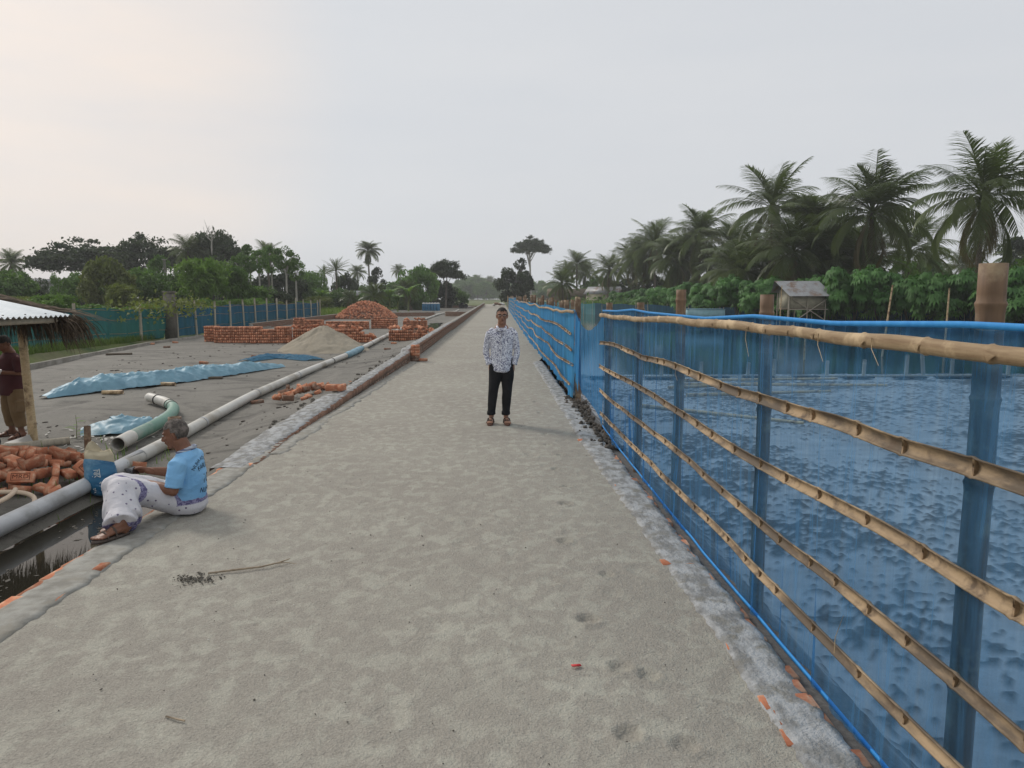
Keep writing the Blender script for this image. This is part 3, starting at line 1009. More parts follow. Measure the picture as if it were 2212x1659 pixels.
def split_rail(path, r, seed, hollow=True, node=0.33):
    """half a split bamboo: hollow side with node walls facing the road (-X); path = function(t in 0..1)->(x,y,z); returns (rail MB, node MB)"""
    rr = random.Random(seed)
    ts = np.linspace(0, 1, 121)
    P = np.array([path(t) for t in ts])
    s = np.concatenate([[0], np.cumsum(np.linalg.norm(np.diff(P, axis=0), axis=1))])
    tot = s[-1]
    nodes, t = [], rr.uniform(0.05, 0.3)
    while t < tot - 0.03:
        nodes.append(t)
        t += node * rr.uniform(0.7, 1.35)
    q = sorted(set(list(np.linspace(0, tot, int(tot / 0.09))) + [a + d for a in nodes for d in (-0.03, -0.012, 0.0, 0.010, 0.028) if 0 < a + d < tot]))
    q = np.array(q)
    swell = np.ones(len(q))
    for a in nodes:
        swell += 0.16 * np.exp(-((q - a) / 0.011) ** 2)
    C = np.stack([np.interp(q, s, P[:, k]) for k in range(3)], -1)
    rad = np.interp(q, s, np.array([r(t) for t in ts])) * swell * (1 + 0.10 * (vnoise(q * 3, q * 0, seed) - .5))
    T = np.gradient(C, axis=0); T /= np.linalg.norm(T, axis=1)[:, None]
    A = np.cross(T, (0, 0, 1.0)); A /= np.linalg.norm(A, axis=1)[:, None]     # points to +-X
    A = np.where(A[:, :1] > 0, A, -A)
    B = np.cross(A, T); B = np.where(B[:, 2:] > 0, B, -B)
    if hollow:
        prof = []
        for a in np.linspace(-92, 92, 9): prof.append((math.cos(math.radians(a)), math.sin(math.radians(a))))
        for a in np.linspace(90, -90, 8): prof.append((0.05 + 0.62 * math.cos(math.radians(a)), 0.80 * math.sin(math.radians(a))))
    else:
        prof = []
        for a in np.linspace(-100, 100, 9): prof.append((-0.72 * math.cos(math.radians(a)), math.sin(math.radians(a))))
        for a in np.linspace(90, -90, 5): prof.append((0.25, 0.85 * math.sin(math.radians(a))))
    prof = np.array(prof)
    V = C[:, None, :] + A[:, None, :] * (prof[None, :, :1] * rad[:, None, None]) + B[:, None, :] * (prof[None, :, 1:] * rad[:, None, None])
    m, n = V.shape[:2]
    i = np.arange(m - 1)[:, None] * n; j = np.arange(n)[None, :]; k = (j + 1) % n
    mb = MB()
    mb.add(V.reshape(-1, 3), np.stack([i + j, i + n + j, i + n + k, i + k], -1).reshape(-1, 4))
    for e in (0, m - 1):
        c = V[e].mean(0)
        mb.add(np.vstack([V[e], c[None]]), (), [(a, (a + 1) % n, n) for a in range(n)])
    nbs = []
    for a in nodes:
        nb = MB(); nbs.append(nb)
        kx = int(np.argmin(abs(q - a)))
        c, aa, bb, rr_ = C[kx], A[kx], B[kx], rad[kx]
        if hollow:
            th = np.radians(np.linspace(-90, 90, 8))
            rim = [c + aa * (0.16 + 0.56 * math.cos(x)) * rr_ + bb * 0.84 * math.sin(x) * rr_ for x in th]
            for dd in (-0.006, 0.008):
                rim2 = [p + T[kx] * dd for p in rim]
                cc = c + aa * 0.26 * rr_ + T[kx] * dd
                pts = rim2 + [cc - aa * 0.04 * rr_]
                if dd < 0: back = pts
            nn = len(back)
            fr = [p + T[kx] * 0.009 for p in back]
            fan = [(x, x + 1, nn - 1) for x in range(nn - 2)]
            nb.add(np.array(back), (), fan)
            nb.add(np.array(fr), (), [(a_, c_, b_) for a_, b_, c_ in fan])
            nb.add(np.array(back + fr), [(nn - 1, 0, nn, 2 * nn - 1), (nn - 1, nn - 2, 2 * nn - 2, 2 * nn - 1)])
        else:
            d = rr.choice((-1, 1))
            tri = [c - aa * 0.80 * rr_ + bb * 0.3 * rr_, c - aa * 0.80 * rr_ + T[kx] * 0.05 * d, c - aa * 0.8 * rr_ - bb * 0.7 * rr_ + T[kx] * 0.015 * d, c - aa * 0.98 * rr_ + T[kx] * 0.012 * d - bb * .1 * rr_]
            nb.add(np.array(tri), (), [(0, 1, 3), (1, 2, 3), (2, 0, 3)])
    return mb, nbs


def net_sheet(xf, y0, y1, zb, zt, step, seed, amp=0.012, layers=1, nz=14):
    """hanging net following the fence line, with small vertical folds"""
    y = spacing([(y0, y1, step)])
    t = np.linspace(0, 1, nz)
    Y, T = np.meshgrid(y, t)
    zb_, zt_ = zb(Y), zt(Y)
    Z = zb_ + (zt_ - zb_) * T
    fold = (vnoise(Y * 9, T * 0.7 + seed, seed) - .5) * 1.0 + (vnoise(Y * 26, T * 1.2, seed + 1) - .5) * 0.5 + (vnoise(Y * 2.2, T * 2, seed + 2) - .5) * 1.2
    X = xf(Y) + amp * fold * (0.5 + 1.2 * (1 - T))
    n, m = X.shape
    i = (np.arange(n - 1)[:, None] * m + np.arange(m - 1)[None, :])
    return mesh_np('net', np.stack([X, Y, Z], -1).reshape(-1, 3), np.stack([i, i + 1, i + m + 1, i + m], -1).reshape(-1, 4), True)


def hem_band(xf, y0, y1, zt, h, step, th=0.004):
    y = spacing([(y0, y1, step)])
    z = zt(y)
    V = np.stack([np.stack([xf(y) - th, y, z - h], -1), np.stack([xf(y) - th, y, z], -1), np.stack([xf(y) + th, y, z + 0.002], -1), np.stack([xf(y) + th, y, z - h], -1)], 1)
    i = (np.arange(len(y) - 1)[:, None] * 4 + np.arange(4)[None, :])
    j = (np.arange(len(y) - 1)[:, None] * 4 + (np.arange(4)[None, :] + 1) % 4)
    return mesh_np('hem', V.reshape(-1, 3), np.stack([i, j, j + 4, i + 4], -1).reshape(-1, 4))


# ---- the near fence: five split rails, blue net, stout posts behind
post_ys = [2.30, 4.16, 6.05, 7.64, 9.62]
post_tops = [1.955, 1.86, 1.905, 1.785, 1.765]
post_rs = [0.043, 0.040, 0.043, 0.041, 0.045]
near_fence = empty('bamboo_fence', (0, 0, 0))
tag(near_fence, 'near stretch of bamboo fence with five split rails over blue net', 'fence')
fx_net = lambda y: fence_x(y) + 0.035
sag_pts = []
for a, b in zip([0.3] + post_ys, post_ys + [9.7]):
    sag_pts += [(a, 1.755 if a < 8 else 1.70), ((a + b) / 2, 1.715 if a < 7 else 1.69)]
net_top = lambda Y: np.interp(Y, [0.2, 2.3, 3.2, 4.16, 5.1, 6.05, 6.9, 7.64, 8.6, 9.62], [1.77, 1.765, 1.735, 1.742, 1.700, 1.700, 1.70, 1.715, 1.68, 1.665])
net_bot = lambda Y: np.interp(Y, [0.2, 5, 8.0, 9.62], [0.00, 0.00, 0.04, 0.10]) + 0.012 * (vnoise(Y * 3, Y * 0, 4) - .5)
obj('net', net_sheet(fx_net, 0.25, 9.64, net_bot, net_top, 0.022, 11, 0.034, nz=24), M['net_near'], near_fence)
obj('hem', hem_band(lambda y: fx_net(y) - 0.022, 0.25, 9.64, lambda y: net_top(y) + 0.004, 0.020, 0.08, .0015), M['net_hem'], near_fence)
obj('hem', hem_band(lambda y: fx_net(y) + 0.0, 0.25, 9.64, lambda y: net_bot(y) + 0.012, 0.020, 0.05), M['net_hem'], near_fence)
for k, (y, t, r) in enumerate(zip(post_ys, post_tops, post_rs)):
    hollow_post(0, 0, -0.62, t, r, 40 + k, (0.0, 0.02)).build('post', M['bamboo_post'], near_fence, True, (float(fx_net(y)) + r + 0.022, y, -0.62))
    mb = MB(); mb.tube([(float(fx_net(y)) + r + 0.02 + (r + 0.012) * math.cos(a), y + (r + 0.004) * math.sin(a), float(net_top(y)) - 0.02 - 0.006 * math.sin(2 * a)) for a in np.linspace(0, 2 * math.pi, 15)], 0.004, 5)
    mb.build('tie', M['bamboo_node'], near_fence)
rail_z = [L((0, 1.715), (2.0, 1.70), (4.2, 1.672), (7, 1.635), (9.62, 1.60)), L((0, 1.345), (2, 1.315), (5, 1.285), (9.6, 1.255)), L((0, 0.97), (2, 0.955), (5, 0.945), (9.6, 0.93)), L((0, 0.63), (2, 0.61), (5, 0.625), (9.6, 0.615)), L((0, 0.35), (2, 0.34), (5, 0.325), (9.6, 0.31))]
rail_r = [(0.029, 0.026), (0.035, 0.023), (0.032, 0.025), (0.030, 0.022), (0.028, 0.025)]
for k in range(5):
    def path(t, k=k):
        y = 0.35 + (9.55 - 0.35) * t
        return (float(fence_x(y)) - 0.030 - 0.012 * math.sin(y * 1.3 + k), y, float(rail_z[k](y)) + 0.034 * (float(vnoise(y * 0.7, k * 5, 77)) - .5) + 0.013 * (float(vnoise(y * 2.3, k * 5, 78)) - .5))
    rail, nodes = split_rail(path, (lambda t, k=k: rail_r[k][0] + (rail_r[k][1] - rail_r[k][0]) * t), 90 + k, hollow=(k > 0), node=0.33)
    o = rail.build('rail', M['bamboo_in'] if k else M['bamboo_rail_top'], near_fence, True)
    for q in nodes: q.build('node', M['bamboo_node'] if k else M['bamboo_rail_top'], o)
# loose fibres and a strip of split bark hanging off the rails
for y, k, dz in ((3.2, 0, -.12), (2.75, 0, -.10), (4.1, 0, -.16), (5.6, 1, -.08), (2.9, 4, .2)):
    z = float(rail_z[k](y))
    mb = MB(); mb.tube([(float(fence_x(y)) - .05, y, z), (float(fence_x(y)) - .06, y - .02, z + dz * .4), (float(fence_x(y)) - .055, y - .07, z + dz)], [.0022, .0016, .0008], 4)
    mb.build('fibre', M['bamboo_pale'], near_fence)

# ---- the sagging net that closes the gap
gap = empty('sagging_net', (0, 0, 0))
tag(gap, 'loose blue net sagging across the gap between the two bamboo fences', 'net')
yg = np.linspace(9.62, 12.75, 60)
tg = np.linspace(0, 1, 26)
Yg, Tg = np.meshgrid(yg, tg)
uu = (Yg - 9.62) / (12.75 - 9.62)
zt = 1.64 - 0.30 * np.sin(np.pi * uu) ** 0.9 - 0.02 * uu
zb = 0.10 + 0.16 * uu + 0.30 * sstep(0.75, 1.0, uu) * (1 - Tg) ** 2 - 0.0
Zg = zb + (zt - zb) * Tg
Xg = fx_net(Yg) + 0.04 * np.sin(np.pi * uu) * (1 - Tg) * 1.5 + 0.02 * (vnoise(uu * 18 + 2 * Tg, Tg * 1.0, 5) - .5) + 0.018 * (vnoise(uu * 42, Tg * 2.0, 6) - .5)
i = (np.arange(25)[:, None] * 60 + np.arange(59)[None, :])
obj('net', mesh_np('net', np.stack([Xg, Yg, Zg], -1).reshape(-1, 3), np.stack([i, i + 1, i + 61, i + 60], -1).reshape(-1, 4), True), M['net_gap'], gap)
# gathered second layer by the far post
Xg2 = fx_net(Yg) - 0.02 + 0.05 * (vnoise(uu * 40, Tg * 1.3, 7) - .5)
sel = uu > 0.78
keep = sel[:-1, :-1] & sel[1:, 1:]
obj('net_fold', mesh_np('net_fold', np.stack([Xg2, Yg, Zg - 0.01], -1).reshape(-1, 3), np.stack([i, i + 1, i + 61, i + 60], -1)[keep].reshape(-1, 4), True), M['net_far'], gap)

# ---- the far fence
far_fence = empty('bamboo_fence', (1.33, 12.8, 0))
tag(far_fence, 'far stretch of bamboo fence with wavy rails over dense blue net', 'fence')
fo = np.array((1.33, 12.8, 0))
def fpart(name, me, mat, sub=None):
    o = obj(name, me, mat, sub or far_fence)
    o.location = -fo if sub is None else (0, 0, 0)
    return o
ft = lambda Y: 1.60 - 0.0004 * (Y - 13) + 0.05 * (vnoise(Y * 0.35, Y * 0, 12) - .5) + np.where(Y > 55, 0.14, 0)
fb = lambda Y: 0.03 + 0.03 * (vnoise(Y * 0.8, Y * 0, 13) - .5)
fpart('net', net_sheet(lambda y: fence_x(y) + 0.03, 12.8, 58, fb, ft, 0.10, 14, 0.05, nz=10), M['net_far'])
fpart('net', net_sheet(lambda y: fence_x(y) + 0.03, 58, 101, fb, ft, 0.5, 15, 0.05, nz=6), M['net_far'])
ry = random.Random(3)
y, k = 12.85, 0
while y < 101:
    top = 1.80 if k == 0 else ry.uniform(1.72, 1.92)
    r = 0.055 if k == 0 else ry.uniform(0.042, 0.056)
    o = hollow_post(0, 0, -0.4, top, r, 200 + k, (ry.uniform(-.03, .03), ry.uniform(-.05, .05))).build('post', M['bamboo_post'], far_fence, True)
    o.location = Vector((float(fence_x(y)) + 0.10 + (0.0 if k == 0 else ry.uniform(0, .22)), y, -0.4)) - Vector(fo)
    k += 1
    y += ry.uniform(1.3, 2.1) if y < 40 else ry.uniform(2.2, 3.4)
o = bamboo_pole([(0, 0, 0), (0.02, 0, 2.0)], 0.05, 0.045, seed=3).build('post', M['bamboo_pale'], far_fence, True)
o.location = Vector((1.40, 101.2, -0.05)) - Vector(fo)
frz = [1.545, 1.215, 0.90, 0.60, 0.28]
for k in range(5):
    y0 = 12.7 + 0.05 * k
    for j, (ya, yb) in enumerate(((y0, 22.0), (21.6, 34), (33.5, 58), (57, 100))):
        def path(t, k=k, ya=ya, yb=yb):
            y = ya + (yb - ya) * t
            return (float(fence_x(y)) - 0.035 - 0.03 * math.sin(y * 0.9 + k * 2), y, frz[k] + 0.10 * (float(vnoise(y * 0.33, k * 3, 79)) - .5) + 0.03 * (float(vnoise(y * 1.1, k, 80)) - .5) + (0.12 if yb > 60 else 0))
        rail, nodes = split_rail(path, (lambda t: 0.027 - 0.004 * t), 130 + k * 5 + j, hollow=(k > 0), node=0.30 if j == 0 else 0.6)
        o = rail.build('rail', M['bamboo_in'] if (k and j == 0) else M['bamboo_rail_top'], far_fence, True)
        o.location = -fo
        if j == 0:
            for q in nodes: q.build('node', M['bamboo_node'], o)

# inner row of stakes standing in the pond just behind the far fence, with a low net of their own
inner = empty('inner_net_fence', (2.2, 18, -0.6))
tag(inner, 'low blue net on short bamboo stakes in the water behind the far fence', 'fence')
io = Vector((2.2, 18, -0.6))
ri = random.Random(9)
for k, (px_, yy_) in enumerate([(1.62, 14.6), (1.72, 16.2), (1.85, 17.6), (1.8, 19.5), (1.95, 21.0), (2.0, 23.0), (1.98, 25.2), (2.1, 27.5), (2.15, 30), (2.3, 33.5), (2.35, 37), (2.4, 41), (2.6, 46)]):
    o = hollow_post(0, 0, -1.0, 1.72 + ri.uniform(-.04, .06), 0.042, 300 + k, (ri.uniform(-.05, .05), ri.uniform(-.05, .05))).build('post', M['bamboo_post'], inner, True)
    o.location = Vector((px_, yy_, -1.0)) - io
o = obj('net', net_sheet(lambda y: 1.55 + (y - 14) * 0.033, 14.4, 46, lambda y: y * 0 - 0.65, lambda y: 1.45 + 0.06 * np.sin(y * 1.4), 0.3, 18, 0.05, nz=6), M['net_near'], inner)
o.location = -io

# ---- net fence along the left of the yard
lf = empty('net_fence', (-16.5, 20, -0.15))
tag(lf, 'green and teal net fence on pale bamboo posts along the left of the yard', 'fence')
lo = Vector((-16.5, 20, -0.15))
lx = L((10, -17.6), (20, -17.2), (30, -16.7), (35, -15.9), (63.5, -15.55))
lt = lambda y: 1.32 + 0.05 * np.sin(y * 0.9) + 0.02 * np.sin(y * 3.1)
for a, b, mt in ((10, 35, 'net_green'), (35, 63.5, 'net_blue_dark')):
    o = obj('net', net_sheet(lambda y: lx(y), a, b, lambda y: y * 0 - 0.12, lt, 0.2, int(a), 0.10, nz=8), M[mt], lf)
    o.location = -lo
rl = random.Random(5)
for k, y in enumerate([13, 16.5, 20.4, 24.6, 28.8, 33.0, 36, 38.2, 40.6, 42.9, 45.1, 47.2, 49.4, 51.6, 53.8, 56.2, 58.4, 60.6, 62.6, 63.4]):
    hgt = 1.62 + rl.uniform(-.08, .12) if y > 35 else 1.58
    o = bamboo_pole([(0, 0, 0), (rl.uniform(-.04, .04), rl.uniform(-.05, .05), hgt + 0.3)], 0.075 if y < 35 else 0.062, 0.055, 0.3, 10, seed=k).build('post', M['bamboo_grey'], lf, True)
    o.location = Vector((float(lx(y)) + 0.10, y, -0.3)) - lo
for z in (0.25, 0.85, 1.28):
    yy_ = np.linspace(10, 63.4, 80)
    mb = MB(); mb.tube(np.stack([lx(yy_) + 0.04, yy_, z + 0.03 * np.sin(yy_ * 1.7 + z)], -1), 0.012, 4)
    o = mb.build('tie_line', M['bamboo_node'], lf); o.location = -lo

# square old concrete post grown over with creeper in that fence line
cp = MB(); cp.box((0, 0, 1.05), (0.42, 0.42, 2.3)); cp.box((0, 0, 2.24), (0.46, 0.46, 0.10))
o = cp.build('concrete_post', simple('dark_concrete', (0.11, 0.10, 0.085), (0.17, 0.155, 0.13), 3.0, 0.9, bump_s=0.4), None, loc=(-15.75, 35.2, -0.2))
tag(o, 'thick dark concrete post rising above the teal net fence', 'post')

# ---- net fence along the far bank of the pond
bf = empty('bank_net_fence', (26, 60, -0.4))
tag(bf, 'long teal net fence along the foot of the bushes across the pond', 'fence')
bo = Vector((26, 60, -0.4))
by = np.concatenate([np.linspace(30, 131, 150)])
bxv = bank_x(by) - 0.9
n = len(by)
for (i0, i1, mt) in ((0, 100, 'net_blue_dark'), (99, 150, 'net_light')):
    rows = []
    for t in np.linspace(0, 1, 5):
        rows.append(np.stack([bxv[i0:i1] + 0.06 * np.sin(by[i0:i1] * 5 + t), by[i0:i1], -0.62 + t * (1.50 + 0.08 * np.sin(by[i0:i1] * 0.8))], -1))
    V = np.stack(rows, 0)
    m = i1 - i0
    ii = (np.arange(4)[:, None] * m + np.arange(m - 1)[None, :])
    o = obj('net', mesh_np('net', V.reshape(-1, 3), np.stack([ii, ii + 1, ii + m + 1, ii + m], -1).reshape(-1, 4), True), M[mt], bf)
    o.location = -bo
for k in range(0, 150, 5):
    o = bamboo_pole([(0, 0, 0), (rl.uniform(-.1, .1), rl.uniform(-.1, .1), 1.9 + rl.uniform(-.1, .35))], 0.035, 0.028, 0.4, 6, seed=k).build('post', M['bamboo_grey'], bf)
    o.location = Vector((bxv[k] - 0.05, by[k], -0.8)) - bo
# pale net across the head of the pond
o = bpy.data.objects.new('pond_head_net', net_sheet(lambda y: y, 0, 1, lambda y: y * 0, lambda y: y * 0 + 1, 0.5, 3)) if False else None
pn = empty('pond_head_net', (5, 128, -0.5))
tag(pn, 'pale blue net fence across the far head of the pond', 'fence')
xsn = np.linspace(-3.4, 16, 60)
rows = [np.stack([xsn, 0.15 * np.sin(xsn * 2), t * 1.35 + 0 * xsn], -1) for t in np.linspace(0, 1, 4)]
V = np.stack(rows, 0); ii = (np.arange(3)[:, None] * 60 + np.arange(59)[None, :])
obj('net', mesh_np('net', V.reshape(-1, 3), np.stack([ii, ii + 1, ii + 61, ii + 60], -1).reshape(-1, 4), True), M['net_light'], pn)
for x in np.linspace(-3.4, 16, 9):
    bamboo_pole([(x, 0, -0.3), (x, 0, 1.8)], 0.03, 0.025, 0.4, 6, seed=int(x * 7) & 99).build('post', M['bamboo_grey'], pn)

# ---- bamboo edging where the mud meets the water
edge = empty('bamboo_edging', (10, 21.3, -0.6))
tag(edge, 'row of bamboo poles and planks edging the mud along the open water', 'edging')
re = random.Random(21)
x = 1.9
while x < 26:
    ln = re.uniform(2.2, 3.6)
    o = bamboo_pole([(0, 0, 0), (ln, re.uniform(-.1, .1), re.uniform(-.02, .02))], 0.03, 0.025, 0.4, 7, seed=int(x * 10)).build('pole', M['bamboo_grey'], edge, True)
    o.location = (x - 10, re.uniform(-.08, .08), 0.075)
    x += ln * 0.9
x = 3.2
while x < 22:
    mb = MB(); mb.box((0, 0, 0), (re.uniform(.7, 1.1), .30, .05), (re.uniform(-.05, .05), 0, re.uniform(-.08, .08)))
    o = mb.build('plank', M['soil'], edge); o.location = (x - 10, -0.55 + re.uniform(-.1, .1), 0.115)
    x += re.uniform(1.2, 1.7)
for k, (x, hgt, tl) in enumerate([(6.1, .42, 0), (7.5, .40, .02), (8.3, .5, 0), (9.9, .45, 0), (11.0, .48, .03), (12.3, .62, .02), (12.9, .75, -.15), (13.7, .5, 0), (4.9, .4, 0), (15.4, .5, .04), (17, .5, 0)]):
    o = bamboo_pole([(0, 0, 0), (tl, 0, hgt + .5)], 0.06, 0.055, 0.4, 8, seed=k).build('stake', M['bamboo_grey'], edge, True)
    o.location = (x - 10, 0.12, -0.42)
rp = random.Random(4)
for lab, xa, ya, ln, ang in [('pale bamboo pole lying on the mud nearest the gap in the net', 3.0, 15.0, 3.4, -.75), ('pale bamboo pole on the mud crossing behind the second near post', 4.4, 16.6, 3.6, .12),
                        ('longest bamboo pole lying on the mud by the water', 4.8, 18.7, 5.2, -.10), ('bamboo pole lying on the mud beside the longest pole', 5.0, 19.6, 4.4, .02), ('thin bamboo pole half sunk in the mud before the stakes', 4.3, 18.0, 3.0, .25)]:
    mb = bamboo_pole([(0, 0, 0), (ln, 0, 0.03)], 0.045, 0.03, 0.4, 8, seed=int(xa * 9))
    o = mb.build('bamboo_pole', M['bamboo_pale'], None, True, (xa, ya, -0.44), (0, 0, ang)); tag(o, lab, 'pole', 'bamboo poles lying on the mud')
for lab, x, y, h, tl in [('tall thin bamboo stake in the pond left of the tin hut', 19.6, 50, 3.2, .05), ('leaning bamboo stake in the pond right of the tin hut', 15.6, 29.0, 2.9, .28), ('upright bamboo stake in the pond right of the leaning stake', 18.8, 30.0, 2.8, .03), ('thin bamboo stake in the water in front of the tin hut', 11.8, 27.5, 1.5, 0.0)]:
    mb = bamboo_pole([(0, 0, -.3), (tl, 0, h)], 0.045, 0.03, 0.4, 7, seed=int(x))
    o = mb.build('bamboo_stake', M['bamboo_pale'], None, True, (x, y, -0.6)); tag(o, lab, 'stake', 'bamboo stakes standing in the pond')
# ------------------------------------------------------------------ things on the yard
def yz(x, y):
    return float(yard_h(np.array([[float(x)]]), np.array([[float(y)]]))[0, 0])


rb = random.Random(77)


def brick_row_stack(label, x0, x1, y, rows, cols_h=None, z0=-0.17, limit=300, depth=2, loose=0):
    """stacked bricks on edge with their ends to the front; cols_h(col fraction) -> courses at that place"""
    st = empty('brick_stack', ((x0 + x1) / 2, y, z0))
    tag(st, label, 'brick stack', 'brick stacks in the yard')
    W, Hc = 0.090, 0.119
    n = int((x1 - x0) / W)
    cnt, rest = 0, []
    for c in range(n):
        hh = rows if cols_h is None else cols_h(c / max(1, n - 1))
        for r in range(hh):
            x = x0 - (x0 + x1) / 2 + (c + 0.5) * W + rb.uniform(-.005, .005)
            z = 0.058 + r * Hc
            rot = (rb.uniform(-.03, .03), math.pi / 2 + rb.uniform(-.05, .05), math.pi / 2 + rb.uniform(-.06, .06))
            # brick on edge: length along Y, height = BW, width = BH
            rot = Euler((math.pi / 2 + rb.uniform(-.04, .04), rb.uniform(-.03, .03), math.pi / 2 + rb.uniform(-.07, .07)))
            for d in range(depth):
                loc = (x, d * 0.26 + rb.uniform(-.022, .022), z)
                if d == 0 and cnt < limit:
                    brick(st, loc, rot); cnt += 1
                else:
                    rest.append((loc, tuple(rot)))
    for k in range(loose):
        x = rb.uniform(x0, x1) - (x0 + x1) / 2
        f = (x + (x1 - x0) / 2) / (x1 - x0)
        hh = rows if cols_h is None else cols_h(f)
        brick(st, (x, rb.uniform(0, .3), hh * Hc + 0.05 + rb.uniform(0, .12)), (rb.uniform(0, 3), rb.uniform(-.6, .6), rb.uniform(0, 3)))
    if rest:
        bricks_joined('back_bricks', st, rest, M['brick'])
    return st


brick_row_stack('narrow end block of orange bricks at the left of the front brick row', -12.98, -12.40, 32.3, 6)
brick_row_stack('long tall front brick stack left of the sand heap', -12.28, -9.02, 31.6, 6, lambda f: 6 if f < 0.62 else (5 if f < .82 else 6))
brick_row_stack('brick stack half hidden behind the sand heap with crumbling right end', -8.98, -5.45, 31.9, 5, lambda f: 5 if f < .5 else (5 if f < .78 else max(1, int(6.2 - (f - .78) * 22))), loose=22)
brick_row_stack('high left block of the rear brick row', -12.5, -10.7, 44.6, 6, lambda f: 6 if f < .35 else 5)
brick_row_stack('long low middle of the rear brick row behind the sand heap', -10.66, -8.0, 45.2, 4)
brick_row_stack('stepped right end of the rear brick row', -7.96, -6.3, 45.8, 5, lambda f: 6 if .1 < f < .35 else 5)
brick_row_stack('tumbled brick stack with loose bricks on top beside the roadside wall', -4.98, -3.0, 33.2, 4, lambda f: 4 if f < .55 else (3 if f < .65 else 4 - int(f > .9)), loose=34)
brick_row_stack('small brick stack behind the tumbled stack near the white pipe', -6.05, -4.5, 46.4, 4, loose=9)

# the big heap of tipped bricks
hp = empty('brick_heap', (-11.9, 66, -0.16))
tag(hp, 'large rounded heap of tipped orange bricks at the back of the yard', 'brick heap')
rest = []
RX, RY, HH = 2.75, 2.2, 1.45
core = MB()
for k in range(1100):
    a, r = rb.uniform(0, 2 * math.pi), math.sqrt(rb.uniform(0, 1))
    x, y = r * RX * math.cos(a), r * RY * math.sin(a)
    z = HH * (1 - r ** 1.7) + 0.03 + 0.1 * rb.random()
    rot = (rb.uniform(0, 3.1), rb.uniform(0, 3.1), rb.uniform(0, 3.1))
    rest.append((y - 1.2 * z, (x, y, z), rot))
rest.sort(key=lambda t: t[0])
for t in rest[:300]: brick(hp, t[1], t[2])
bricks_joined('back_bricks', hp, [(t[1], t[2]) for t in rest[300:]], M['brick'])
th = np.linspace(0, 2 * math.pi, 28, endpoint=False)
rows = [np.stack([RX * s * np.cos(th), RY * s * np.sin(th), 0 * th + HH * (1 - s ** 1.7) - 0.05], -1) for s in (1, .85, .65, .45, .25, .02)]
V = np.vstack(rows); q = [(i * 28 + j, i * 28 + (j + 1) % 28, (i + 1) * 28 + (j + 1) % 28, (i + 1) * 28 + j) for i in range(5) for j in range(28)]
core.add(V, q); core.build('core', M['brick_old'], hp, True)

# heap of building sand
def sand_heap_h(X, Y):
    dx, dy = (X) / 1.75, (Y) / 1.75
    r = np.sqrt(dx ** 2 + dy ** 2) * (1 + 0.16 * (fbm(X * 1.1 + 5, Y * 1.1, 91, 3) - .5))
    h = 1.02 * np.clip(1 - r, 0, 1) ** 0.92
    h = np.minimum(h, 0.93 + 0.05 * fbm(X * 4, Y * 4, 92))
    gully = np.clip(fbm(np.arctan2(Y, X) * 4.5, np.hypot(X, Y) * 2.0, 93, 4) - 0.48, 0, 1)
    h = h + np.where(h > 0.08, 0.12 * (fbm(X * 3, Y * 3, 94, 4) - .5) - 0.42 * gully * np.clip(h, 0, .7), 0) - 0.03
    return h


xsn = np.linspace(-2.1, 2.1, 110)
o = obj('sand_heap', grid_mesh('sand_heap', xsn, xsn, sand_heap_h), M['dry_sand'], None, (-6.55, 27.3, -0.16))
tag(o, 'pale conical heap of dry building sand in front of the brick stacks', 'sand heap')

# strewn single bricks and bits of timber
for lab, x, y, a, old in [('single dull brick lying in the sand left of the sand heap', -8.1, 24.2, .5, True), ('single brick lying on the yard left of the blue tarpaulin end', -9.0, 22.2, .0, False), ('single brick lying behind the middle of the blue tarpaulin', -8.6, 18.6, .1, False),
                        ('dark brick lying alone beside the narrow end brick block', -13.0, 28.6, .2, True), ('single brick lying on the yard in front of the tumbled stack', -4.15, 27.2, .4, True), ('brick lying at the corner of the tumbled stack', -4.45, 31.0, .1, False), ('flat broken brick beside the grass kerb', -13.9, 31.4, .4, False),
                        ('brick lying on the grass kerb nearest the concrete post', -14.55, 30.6, .2, False), ('brick half sunk beside the brick rubble', -4.75, 14.2, .6, True)]:
    o = brick(None, (x, y, yz(x, y) + 0.03), (0, rb.uniform(-.1, .1), a), old, 'loose_brick')
    tag(o, lab, 'brick', 'single bricks strewn on the yard')
wood = simple('dark_timber', (0.09, 0.07, 0.05), (0.17, 0.135, 0.10), 6.0, 0.85, stretch=(1, 6, 6), bump_s=0.3)
for lab, x, y, ln, a in [('dark timber plank pinning the blue tarpaulin', -7.45, 18.2, 1.0, .1), ('short dark plank lying on the sand by the grass kerb', -13.0, 25, .8, .3)]:
    mb = MB(); mb.box((0, 0, 0), (ln, .11, .06)); o = mb.build('plank', wood, None, loc=(x, y, yz(x, y) + .03), rot=(0, 0, a)); tag(o, lab, 'plank')
for lab, x, y, ln, a in [('short bamboo length under the near edge of the blue tarpaulin', -8.25, 15.5, .42, .1), ('second short bamboo length under the middle of the blue tarpaulin', -7.75, 16.9, .45, -.1)]:
    mb = bamboo_pole([(-ln / 2, 0, 0), (ln / 2, 0, 0)], .045, .045, .3, 10, seed=2); o = mb.build('bamboo_length', M['bamboo_pale'], None, True, (x, y, yz(x, y) + .045), (0, 0, a)); tag(o, lab, 'bamboo', 'bamboo lengths by the tarpaulin')

